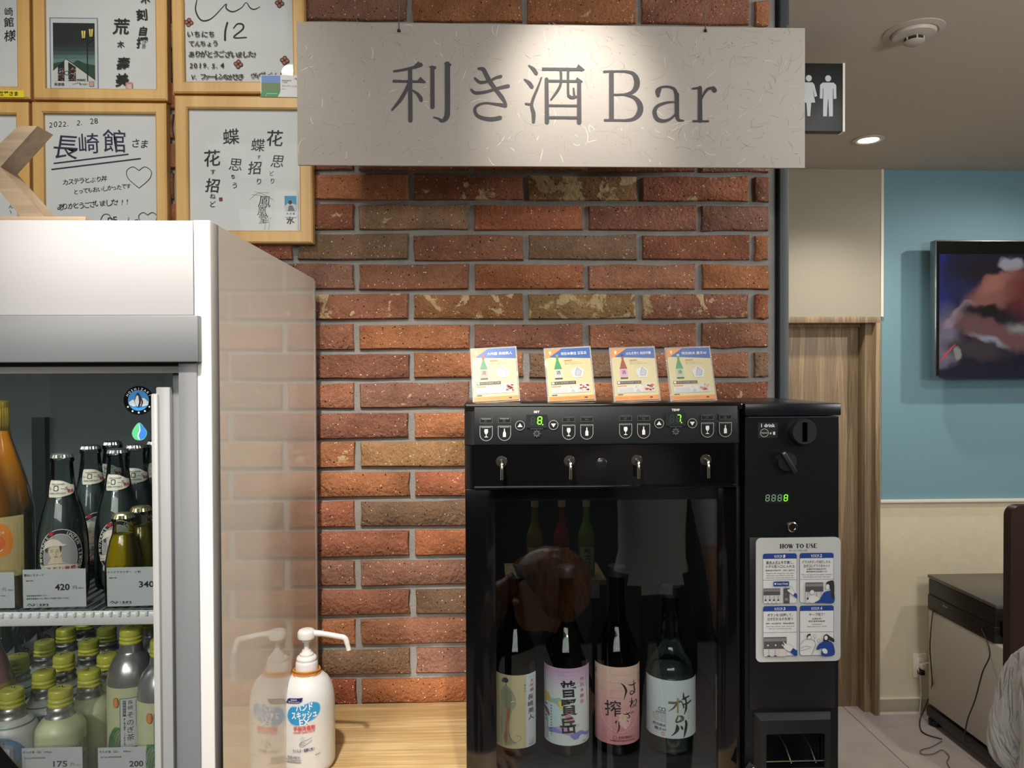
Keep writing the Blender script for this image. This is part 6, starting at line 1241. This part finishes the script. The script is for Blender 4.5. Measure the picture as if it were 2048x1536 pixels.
# ------------------------------------------------------------------ stand-up menu cards on the dispenser
def card(label, px, w_px, title, bt, cap, food, roll, glare=0):
    CY = MY + .03; S_ = CY / F; base = P(px, 806, CY); w = w_px * S_; h = .0875
    t = thing('menu_card', label, 'menu card', (base.x, CY, zt)); t.rotation_euler = (0, roll, 0)
    Mx = Matrix.Translation((0, 0, .001)) @ Matrix.Rotation(-.33, 4, 'X')
    def fnc(u, v, w_): return Mx @ Vector((u, -.0006 - w_, v))
    G().box(-w / 2 - .0025, w / 2 + .0025, .0, .0022, -.001, h + .003, mat('#dfe8ea', .05, alpha=.28, spec=.6), .0008, M=Mx).box(-w / 2 - .0025, w / 2 + .0025, -.0004, .035, .0, .0016, mat('#dfe8ea', .05, alpha=.3, spec=.6), .0004).obj('acrylic_stand', t)
    G().box(-w / 2, w / 2, -.0004, .0, .001, h, mat('#b8af88', .35), M=Mx).obj('card', t)
    cv = Canvas(.00003); q = w / 590; cv.tx = lambda x, y: ((x - 295) * q, (760 - y) * (h - .001) / 760 + .001); cv.k = q
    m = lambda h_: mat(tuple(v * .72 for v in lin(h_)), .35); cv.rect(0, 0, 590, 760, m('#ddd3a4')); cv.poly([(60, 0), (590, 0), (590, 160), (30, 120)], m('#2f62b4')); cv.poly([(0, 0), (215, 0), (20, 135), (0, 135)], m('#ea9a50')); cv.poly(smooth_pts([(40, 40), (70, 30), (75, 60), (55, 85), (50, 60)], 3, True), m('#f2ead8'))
    cv.fit(title, 205, 52, 545, 98, m('#eef0f0'), .01); cv.fit(cap, 215, 28, 320, 38, m('#a9c0dc'))
    gl, lb, tp = bt; bx_ = 150; cv.poly([(bx_ - 15, 90), (bx_ + 15, 90), (bx_ + 15, 170), (bx_ + 50, 290), (bx_ + 50, 445), (bx_ - 50, 445), (bx_ - 50, 290), (bx_ - 15, 170)], m(gl)); cv.rect(bx_ - 50, 300, bx_ + 50, 425, m(lb)); cv.rect(bx_ - 17, 85, bx_ + 17, 150 if tp[0] == 'r' else 112, m(tp[1]))
    cv.vtext('酒', bx_, 320, 60, 60, m('#4a3a3a'), .01); cv.rect(bx_ - 50, 425, bx_ + 50, 448, m('#3a4a3a'))
    cv.rect(240, 172, 345, 184, m('#d9763e')); cv.fit('味わいと香りのバランス', 245, 200, 430, 212, m('#8a8468')); cv.fit('華やかな香りの一杯', 245, 222, 470, 234, m('#8a8468'))
    P5 = [(400 + 95 * math.sin(k * 2 * PI / 5), 360 - 90 * math.cos(k * 2 * PI / 5)) for k in range(5)]; cv.poly(P5, m('#dfe3e8')); P6 = [(400 + (70, 60, 62, 55, 25)[k] * math.sin(k * 2 * PI / 5), 360 - (75, 60, 62, 55, 25)[k] * math.cos(k * 2 * PI / 5)) for k in range(5)]; cv.poly(P6, m('#c3c8d0')); cv.line(P6, 5, m('#6f7fae'), False, closed=True)
    cv.rect(45, 480, 370, 522, m('#4e4e4e')); cv.rect(52, 486, 85, 516, m('#e8e8e8')); cv.fit('飲み頃温度 冷酒', 100, 492, 350, 510, m('#bdbdbd')); cv.rect(40, 545, 545, 650, m('#dfe0dc')); cv.rect(45, 545, 170, 560, m('#e0884e'))
    for k in range(4): cv.line([(60, 585 + k * 16), (260, 585 + k * 16)], 5, m('#b9bdc6'), False, False)
    cv.poly([(285, 640), (320, 590), (355, 640)], m('#b9c6d6')); cv.ell(300, 570, 16, 14, m('#e9c3b4'))
    cv.rect(385, 520, 545, 640, m('#d9d6cf')); lay = cv.layer
    for k in range(14): cv.layer = lay; cv.ell(R.uniform(405, 525), R.uniform(545, 620), R.uniform(10, 26), R.uniform(8, 18), m(food[k % len(food)]), 12)
    cv.layer += 1; cv.rect(40, 668, 110, 678, m('#4e4e4e')); cv.rect(0, 695, 590, 760, m('#ea9a50')); cv.fit('NAGASAKI SAKE', 40, 720, 160, 732, m('#8a5a30')); cv.fit('長崎の地酒を味わう', 210, 716, 400, 730, m('#b5743c')); cv.rect(465, 715, 505, 735, m('#3a3a3a'))
    cv.build('card_print', t, fnc); return t
card('menu card with green bottle and red neck, leftmost on the dispenser', 993, 89, '大吟醸 長崎美人', ('#3f8f6c', '#c7a79c', ('r', '#b5452e')), 'だいぎんじょう', ['#b5452e', '#d2694f', '#2a2a2e', '#8d3228'], -.05)
card('menu card with green bottle titled 普賢岳, second from left', 1144, 91, '特別本醸造 普賢岳', ('#3f9a5c', '#c9d0cc', ('g', '#b98a4a')), 'とくべつほんじょうぞう', ['#8a1f2c', '#b03a48', '#2a2426', '#d9d6d2'], -.05)
card('menu card with a red bottle and pink label, third from left', 1275, 89, 'はねぎ搾り 純米吟醸', ('#9a4a2e', '#dda9c4', ('g', '#2a2426')), 'じゅんまい', ['#d2694f', '#e08a6a', '#c95a44', '#3a2a24'], -.035)
card('menu card with green bottle titled 磨き60, rightmost on the dispenser', 1388, 89, '特別純米 磨き60', ('#4c9a62', '#b9c9b4', ('g', '#c9d2c0')), 'とくべつじゅんまい', ['#d9846a', '#e6a894', '#c9604c', '#e8e4de'], -.03)
# ================================================================== people
def skin_figure(name, joints, edges, mats, parent, sub=2, noise=0, root=0, label=None):
    """joints: {key: (pos, radius)}; edges: [(a, b, material index)] -> one continuous mesh"""
    keys = list(joints); me = bpy.data.meshes.new(name); me.from_pydata([joints[k][0] for k in keys], [(keys.index(a), keys.index(b)) for a, b, _ in edges], [])
    o = bpy.data.objects.new(name, me); COL.objects.link(o); o.modifiers.new('s', 'SKIN'); sk = me.skin_vertices or None
    bm = bmesh.new(); bm.from_mesh(me); ly = bm.verts.layers.skin.verify()
    for v, k in zip(bm.verts, keys):
        r = joints[k][1]; v[ly].radius = r if isinstance(r, tuple) else (r, r); v[ly].use_root = (k == keys[root])
    bm.to_mesh(me); bm.free(); sm = o.modifiers.new('u', 'SUBSURF'); sm.levels = sub; sm.render_levels = sub
    if noise:
        tx = bpy.data.textures.new('folds', 'CLOUDS'); tx.noise_scale = .07; d = o.modifiers.new('d', 'DISPLACE'); d.texture = tx; d.strength = noise; d.mid_level = .5
    dg = bpy.context.evaluated_depsgraph_get(); m2 = bpy.data.meshes.new_from_object(o.evaluated_get(dg)); o.modifiers.clear(); o.data = m2
    m2.materials.clear()
    for m in mats: m2.materials.append(m)
    segs = [(Vector(joints[a][0]), Vector(joints[b][0]), i, (joints[a][1] if not isinstance(joints[a][1], tuple) else joints[a][1][0])) for a, b, i in edges]
    for f in m2.polygons:
        c = f.center; best = 9; bi = 0
        for a, b, i, r in segs:
            ab = b - a; t_ = max(0, min(1, (c - a).dot(ab) / max(ab.length_squared, 1e-9))); d = (c - a - ab * t_).length - r * .5
            if d < best: best = d; bi = i
        f.material_index = bi; f.use_smooth = True
    o.parent = parent
    if parent: 
        off = -wloc(parent)
        for v in m2.vertices: v.co += off
    return tag(o, label)
SK = mat('#c79a7c', .5); HAIRM = mat('#1d1613', .5); BTR = mat('#15161a', .8)
def head_parts(t, c, face, r=.098, hair=HAIRM, extra=0):
    """nose, eyes, ears, hair added round a head of radius r at c; face = unit facing vector"""
    f = Vector(face).normalized(); s = f.cross(Vector((0, 0, 1))).normalized(); u = s.cross(f)
    Mh = Matrix((s, f, u)).transposed().to_4x4(); Mh.translation = Vector(c)
    g = G()
    for sx in (-1, 1): g.lathe([(.0, -.006), (.006, -.003), (.007, 0), (.006, .003), (0, .006)], mat('#1a1412', .2), c=(0, 0, 0), n=10, M=Mh @ Matrix.Translation((sx * .032, r * .83, .004)))
    g.obj('eyes', t, world=True)
    G().tube([Mh @ Vector(p) for p in ((0, r * .80, .012), (0, r * .98, -.022), (0, r * .84, -.034))], [.007, .011, .008], SK, 8).obj('nose', t, world=True)
    G().tube([Mh @ Vector(p) for p in ((-.022, r * .78, -.055), (0, r * .84, -.057), (.022, r * .78, -.055))], [.003, .005, .003], mat('#96564a', .5), 8).obj('mouth', t, world=True)
    for sx in (-1, 1): G().lathe([(.003, -.028), (.014, -.015), (.017, .005), (.012, .022), (.002, .028)], SK, n=12, sy=.4, M=Mh @ Matrix.Translation((sx * r * .80, 0, -.005)) @ Matrix.Rotation(PI / 2, 4, 'Z')).obj('ear', t, world=True)
    vs = []; fs = []; n, mm = 28, 12
    for i in range(mm + 1):
        th = i / mm * PI * .62
        for k in range(n):
            ph = 2 * PI * k / n; frontness = max(0, math.sin(ph)); q = th * (1 - .42 * frontness ** 2)
            rr = (r * 1.12) * (1 + .03 * math.sin(ph * 9 + i)); vs.append(Mh @ Vector((rr * .86 * math.sin(q) * math.cos(ph), rr * math.sin(q) * math.sin(ph) - .008, rr * 1.12 * math.cos(q) + .012)))
    for i in range(mm):
        for k in range(n): fs.append((i * n + k, i * n + (k + 1) % n, (i + 1) * n + (k + 1) % n, (i + 1) * n + k))
    G().raw(vs, fs, hair).obj('hair', t, world=True); return Mh
def hand_parts(J, E, tag_, wrist, d, side, palm=SK, mi=0, curl=.5):
    """five fingers and a palm grown from the wrist joint, direction d, side = thumb direction"""
    d = Vector(d).normalized(); s = Vector(side).normalized(); n = d.cross(s); w = Vector(wrist)
    J[tag_ + 'p'] = (w + d * .045, (.032, .016)); E.append((tag_ + 'w', tag_ + 'p', mi))
    for i, (off, ln) in enumerate(((.030, .062), (.010, .075), (-.010, .070), (-.029, .056))):
        a = w + d * .085 + s * off; b = a + d * ln * .5 + n * ln * .2 * curl; c = b + d * ln * .42 * (1 - curl * .5) + n * ln * .5 * curl
        for q, (p, r) in enumerate(((a, .0095), (b, .0088), (c, .0075))): J['%sf%d%d' % (tag_, i, q)] = (p, r)
        E += [(tag_ + 'p', '%sf%d0' % (tag_, i), mi), ('%sf%d0' % (tag_, i), '%sf%d1' % (tag_, i), mi), ('%sf%d1' % (tag_, i), '%sf%d2' % (tag_, i), mi)]
    a = w + d * .03 + s * .03; b = a + d * .03 + s * .022; c = b + d * .028 + s * .004
    J[tag_ + 't0'] = (a, .011); J[tag_ + 't1'] = (b, .0095); J[tag_ + 't2'] = (c, .008); E += [(tag_ + 'p', tag_ + 't0', mi), (tag_ + 't0', tag_ + 't1', mi), (tag_ + 't1', tag_ + 't2', mi)]
# seated person in a white shirt, cut by the right edge
SHIRT = cloth('#e2e3e6'); TRO = mat('#2b2e36', .85)
px_, py_ = 1.250, 1.55
J = {'hip': ((px_, py_, .66), (.15, .12)), 'waist': ((px_, py_ + .01, .82), (.125, .10)), 'chest': ((px_, py_ + .03, 1.00), (.145, .115)), 'collar': ((px_, py_ + .03, 1.13), (.10, .085)), 'neck': ((px_, py_ + .04, 1.22), .052), 'chin': ((px_, py_ + .055, 1.29), .062), 'head': ((px_, py_ + .06, 1.37), (.088, .098)), 'crown': ((px_, py_ + .05, 1.43), .065),
     'ls': ((px_ - .165, py_ + .02, 1.105), .066), 'le': ((px_ - .225, py_ - .02, .84), .055), 'lw': ((px_ - .13, py_ + .20, .80), .03),
     'rs': ((px_ + .165, py_ + .02, 1.105), .062), 're': ((px_ + .215, py_ - .01, .85), .048), 'rw': ((px_ + .13, py_ + .21, .80), .03),
     'lh': ((px_ - .09, py_ + .02, .64), .10), 'lk': ((px_ - .11, py_ + .42, .64), .068), 'la': ((px_ - .11, py_ + .40, .26), .042), 'lt': ((px_ - .11, py_ + .52, .22), .036),
     'rh': ((px_ + .09, py_ + .02, .64), .10), 'rk': ((px_ + .11, py_ + .42, .64), .068), 'ra': ((px_ + .11, py_ + .40, .26), .042), 'rtt': ((px_ + .11, py_ + .52, .22), .036)}
E_ = [('hip', 'waist', 0), ('waist', 'chest', 0), ('chest', 'collar', 0), ('collar', 'neck', 1), ('neck', 'chin', 1), ('chin', 'head', 1), ('head', 'crown', 1), ('collar', 'ls', 0), ('ls', 'le', 0), ('le', 'lw', 0), ('collar', 'rs', 0), ('rs', 're', 0), ('re', 'rw', 0),
      ('hip', 'lh', 2), ('lh', 'lk', 2), ('lk', 'la', 2), ('la', 'lt', 3), ('hip', 'rh', 2), ('rh', 'rk', 2), ('rk', 'ra', 2), ('ra', 'rtt', 3)]
J['lhw'] = ((px_ - .115, py_ + .225, .795), .024); E_.append(('lw', 'lhw', 1)); J['rhw'] = ((px_ + .115, py_ + .235, .795), .024); E_.append(('rw', 'rhw', 1))
hand_parts(J, E_, 'lh', J['lhw'][0], (.15, 1, -.25), (1, 0, .2), mi=1) if False else None
def add_hand(J, E, base, d, side, mi):
    hand_parts(J, E, base, J[base + 'w'][0], d, side, mi=mi)
J['Lw'] = ((px_ - .108, py_ + .24, .79), .022); E_.append(('lhw', 'Lw', 1)); add_hand(J, E_, 'L', (.1, 1, -.35), (1, -.1, .2), 1)
J['Rw'] = ((px_ + .108, py_ + .25, .79), .022); E_.append(('rhw', 'Rw', 1)); add_hand(J, E_, 'R', (-.1, 1, -.35), (-1, -.1, .2), 1)
def turn(p, a_=-PI / 2 - .15): x, y = p[0] - px_, p[1] - py_; return (px_ + x * math.cos(a_) - y * math.sin(a_), py_ + x * math.sin(a_) + y * math.cos(a_), p[2])
J = {k: ((lambda q: (q[0], q[1], q[2] * .93))(turn(v[0])), v[1]) for k, v in J.items()}
t = thing('person', 'person in a loose white shirt seated at the lower right edge', 'person', (px_, py_, .0))
skin_figure('body', J, E_, [SHIRT, SK, TRO, M_BLACK], t, 3, .014)
head_parts(t, turn((px_, py_ + .062, 1.375 * .93)), (math.cos(.15), -math.sin(.15), 0))
st = thing('stool', 'round stool under the seated person in white', 'stool', (px_, py_, 0))
G().lathe([(.0, .45), (.165, .45), (.175, .46), (.175, .48), (.16, .488), (0, .49)], mat('#4a3a30', .6), n=32).obj('seat', st)
for k in range(4): a_ = PI / 4 + k * PI / 2; G().tube([(.12 * math.cos(a_), .12 * math.sin(a_), .455), (.17 * math.cos(a_), .17 * math.sin(a_), .0)], .013, M_BLACK, 10).obj('leg', st)
G().tube([(.15 * math.cos(k * PI / 12), .15 * math.sin(k * PI / 12), .2) for k in range(25)], .008, M_BLACK, 8, False).obj('foot_ring', st)
# dark partition with a rounded corner
py2 = 2.05; a = P(2022, 1012, py2)
pts = [(0, 0), (.5, 0), (.5, a.z)] + [(.03 - .03 * math.sin(k * PI / 12), a.z - .03 + .03 * math.cos(k * PI / 12)) for k in range(7)]
pt = thing('partition', 'dark brown partition board with a rounded corner at the right edge', 'partition', (a.x, py2, 0))
G().prism(pts, 0, .03, mat('#2a1a15', .35)).obj('board', pt)
G().box(-.02, .52, -.05, .08, 0, .012, M_BLACK, .002).obj('foot_plate', pt)
# photographer, seen mirrored in the dispenser glass
PX, PY = .62, -.50
J = {'hip': ((PX, PY, .90), (.14, .11)), 'waist': ((PX, PY, 1.06), (.125, .095)), 'chest': ((PX, PY, 1.26), (.15, .11)), 'collar': ((PX, PY, 1.40), (.095, .075)), 'neck': ((PX, PY + .01, 1.47), .05), 'chin': ((PX - .02, PY + .03, 1.53), .06), 'head': ((PX - .03, PY + .03, 1.61), (.085, .095)), 'crown': ((PX - .03, PY + .02, 1.68), .062),
     'ls': ((PX - .17, PY + .01, 1.385), .060), 'le': ((PX - .36, PY + .16, 1.36), .047), 'Lw': ((PX - .40, PY + .30, 1.50), .026),
     'rs': ((PX + .17, PY, 1.375), .058), 're': ((PX + .22, PY + .02, 1.10), .045), 'Rw': ((PX + .22, PY + .10, .88), .026),
     'lh': ((PX - .09, PY, .86), .095), 'lk': ((PX - .10, PY + .02, .48), .062), 'la': ((PX - .10, PY, .10), .043), 'lt': ((PX - .10, PY + .14, .045), .038),
     'rh': ((PX + .09, PY, .86), .095), 'rk': ((PX + .10, PY + .02, .48), .062), 'ra': ((PX + .10, PY, .10), .043), 'rtt': ((PX + .10, PY + .14, .045), .038)}
E_ = [('hip', 'waist', 0), ('waist', 'chest', 0), ('chest', 'collar', 0), ('collar', 'neck', 1), ('neck', 'chin', 1), ('chin', 'head', 1), ('head', 'crown', 1), ('collar', 'ls', 0), ('ls', 'le', 0), ('le', 'Lw', 1), ('collar', 'rs', 0), ('rs', 're', 0), ('re', 'Rw', 1),
      ('hip', 'lh', 2), ('lh', 'lk', 2), ('lk', 'la', 2), ('la', 'lt', 3), ('hip', 'rh', 2), ('rh', 'rk', 2), ('rk', 'ra', 2), ('ra', 'rtt', 3)]
add_hand(J, E_, 'L', (-.3, .5, .8), (0, .3, 1), 1); add_hand(J, E_, 'R', (0, .1, -1), (0, 1, .1), 1)
t = thing('person', 'standing person in a white top and black trousers, mirrored in the dispenser glass', 'person', (PX, PY, 0))
skin_figure('body', J, E_, [mat('#c9c9c9', .85, bump=.5, bscale=25), SK, BTR, M_BLACK], t, 2, .010); head_parts(t, (PX - .03, PY + .032, 1.615), (-.3, 1, 0))
# customer stooping in front of the dispenser, below the picture, seen only in its glass
HX, HYY, HZ = .155, .30, 1.135
J = {'hip': ((-.12, -.02, .80), (.14, .12)), 'waist': ((-.07, .03, .92), (.12, .1)), 'chest': ((.03, .13, 1.02), (.135, .11)), 'collar': ((.09, .20, 1.06), (.085, .075)), 'neck': ((.125, .25, 1.08), .05), 'chin': ((.15, .30, 1.08), .06), 'head': ((HX, HYY, HZ), (.088, .096)), 'crown': ((HX + .01, HYY - .01, HZ + .05), .06),
     'ls': ((-.06, .26, 1.02), .056), 'le': ((-.10, .40, .84), .044), 'Lw': ((.0, .56, .86), .026), 'rs': ((.20, .12, 1.0), .056), 're': ((.26, .28, .84), .044), 'Rw': ((.22, .46, .88), .026),
     'lh': ((-.20, .0, .76), .095), 'lk': ((-.18, .16, .42), .062), 'la': ((-.20, .02, .09), .043), 'lt': ((-.18, .16, .045), .038), 'rh': ((-.04, -.06, .76), .095), 'rk': ((.0, .08, .42), .062), 'ra': ((-.04, -.08, .09), .043), 'rtt': ((-.01, .06, .045), .038)}
E_ = [('hip', 'waist', 0), ('waist', 'chest', 0), ('chest', 'collar', 0), ('collar', 'neck', 1), ('neck', 'chin', 1), ('chin', 'head', 1), ('head', 'crown', 1), ('collar', 'ls', 0), ('ls', 'le', 0), ('le', 'Lw', 1), ('collar', 'rs', 0), ('rs', 're', 0), ('re', 'Rw', 1), ('hip', 'lh', 2), ('lh', 'lk', 2), ('lk', 'la', 2), ('la', 'lt', 3), ('hip', 'rh', 2), ('rh', 'rk', 2), ('rk', 'ra', 2), ('ra', 'rtt', 3)]
add_hand(J, E_, 'L', (.3, 1, 0), (1, -.2, .2), 1); add_hand(J, E_, 'R', (-.3, 1, 0), (-1, -.2, .2), 1)
t = thing('person', 'brown haired person in black stooping in front of the dispenser, mirrored in its glass', 'person', (-.1, 0, 0))
skin_figure('body', J, E_, [BTR, SK, mat('#1c1d22', .8), M_BLACK], t, 2, .01); HB = mat('#8a5c34', .28, var=.65, vscale=55, stretch=(1.6, .12, .5)); head_parts(t, (HX, HYY, HZ), (.45, -.1, -.9), hair=HB)
G().tube(smooth_pts([(HX - .07, HYY - .02, HZ + .03), (HX - .13, HYY - .02, HZ - .02), (HX - .14, HYY, HZ - .10)], 4), [.03] * 3 + [.04] * 3 + [.03, .02, .01], HB, 12).obj('ponytail', t, world=True)
G().lathe([(.03, -.012), (.04, 0), (.03, .012)], mat('#b9b0b0', .4), c=(HX - .085, HYY - .02, HZ + .01), n=16, sy=.5).obj('hair_tie', t, world=True)
# shelf of liqueurs across the aisle, mirrored in the glass
gs = thing('display_stand', 'low shelf stand across the aisle, mirrored in the dispenser glass', 'shelf', (.25, -.84, 0)); sh_z = .90
G().box(.08, .48, -.96, -.68, sh_z - .02, sh_z, mat('#c2a878', .5)).obj('shelf_board', gs, world=True)
for x_ in (.09, .47):
    for y_ in (-.95, -.69): G().box(x_ - .01, x_ + .01, y_ - .01, y_ + .01, 0, sh_z - .02, M_BLACK).obj('post', gs, world=True)
for x_, l_ in ((.21, 'left'), (.39, 'right')): 
    t = thing('price_tag', 'white shelf tag on the %s front edge of the mirrored display stand' % l_, 'price tag', (x_, -.677, sh_z - .05)); G().box(-.06, .06, 0, .0015, -.02, .045, PAPER).obj('paper', t)
for i, (x_, c_, lb_, l_) in enumerate(((.20, '#8a7a2e', '#cfc9a0', 'olive yellow'), (.31, '#a02028', '#d9c0c0', 'red'), (.41, '#7a9a1e', '#c9d2a0', 'lime green'))):
    t = thing('liqueur_bottle', l_ + ' liqueur bottle on the mirrored display stand', 'bottle', (x_, -.76, sh_z + .0005), 'liqueur bottles on the display stand')
    lathe_part('body', [(.030, 0), (.034, .004), (.034, .15), (.031, .175), (.018, .21), (.0135, .24), (.013, .29)], mat(c_, .15, coat=.4), t, k=3); lathe_part('cap', [(.015, .28), (.015, .305), (.001, .306)], mat('#d2c9a8', .4), t, k=0)
    G().box(-.028, .028, .0, .0, 0, 0, PAPER) if False else None
    cv = Canvas(.0002); cv.tx = lambda x, y: (x, -y); cv.rect(-.032, -.045, .032, .045, mat(lb_, .5)); cv.vtext(('柚子酒', '苺の酒', '緑茶酒')[i], 0, -.04, .026, .027, INK, .02); cv.build('front_label', t, lambda u, v, w: (-(.0343 + w) * math.sin(u / .0343), (.0343 + w) * math.cos(u / .0343), .075 + v), cuts(.033, 14))
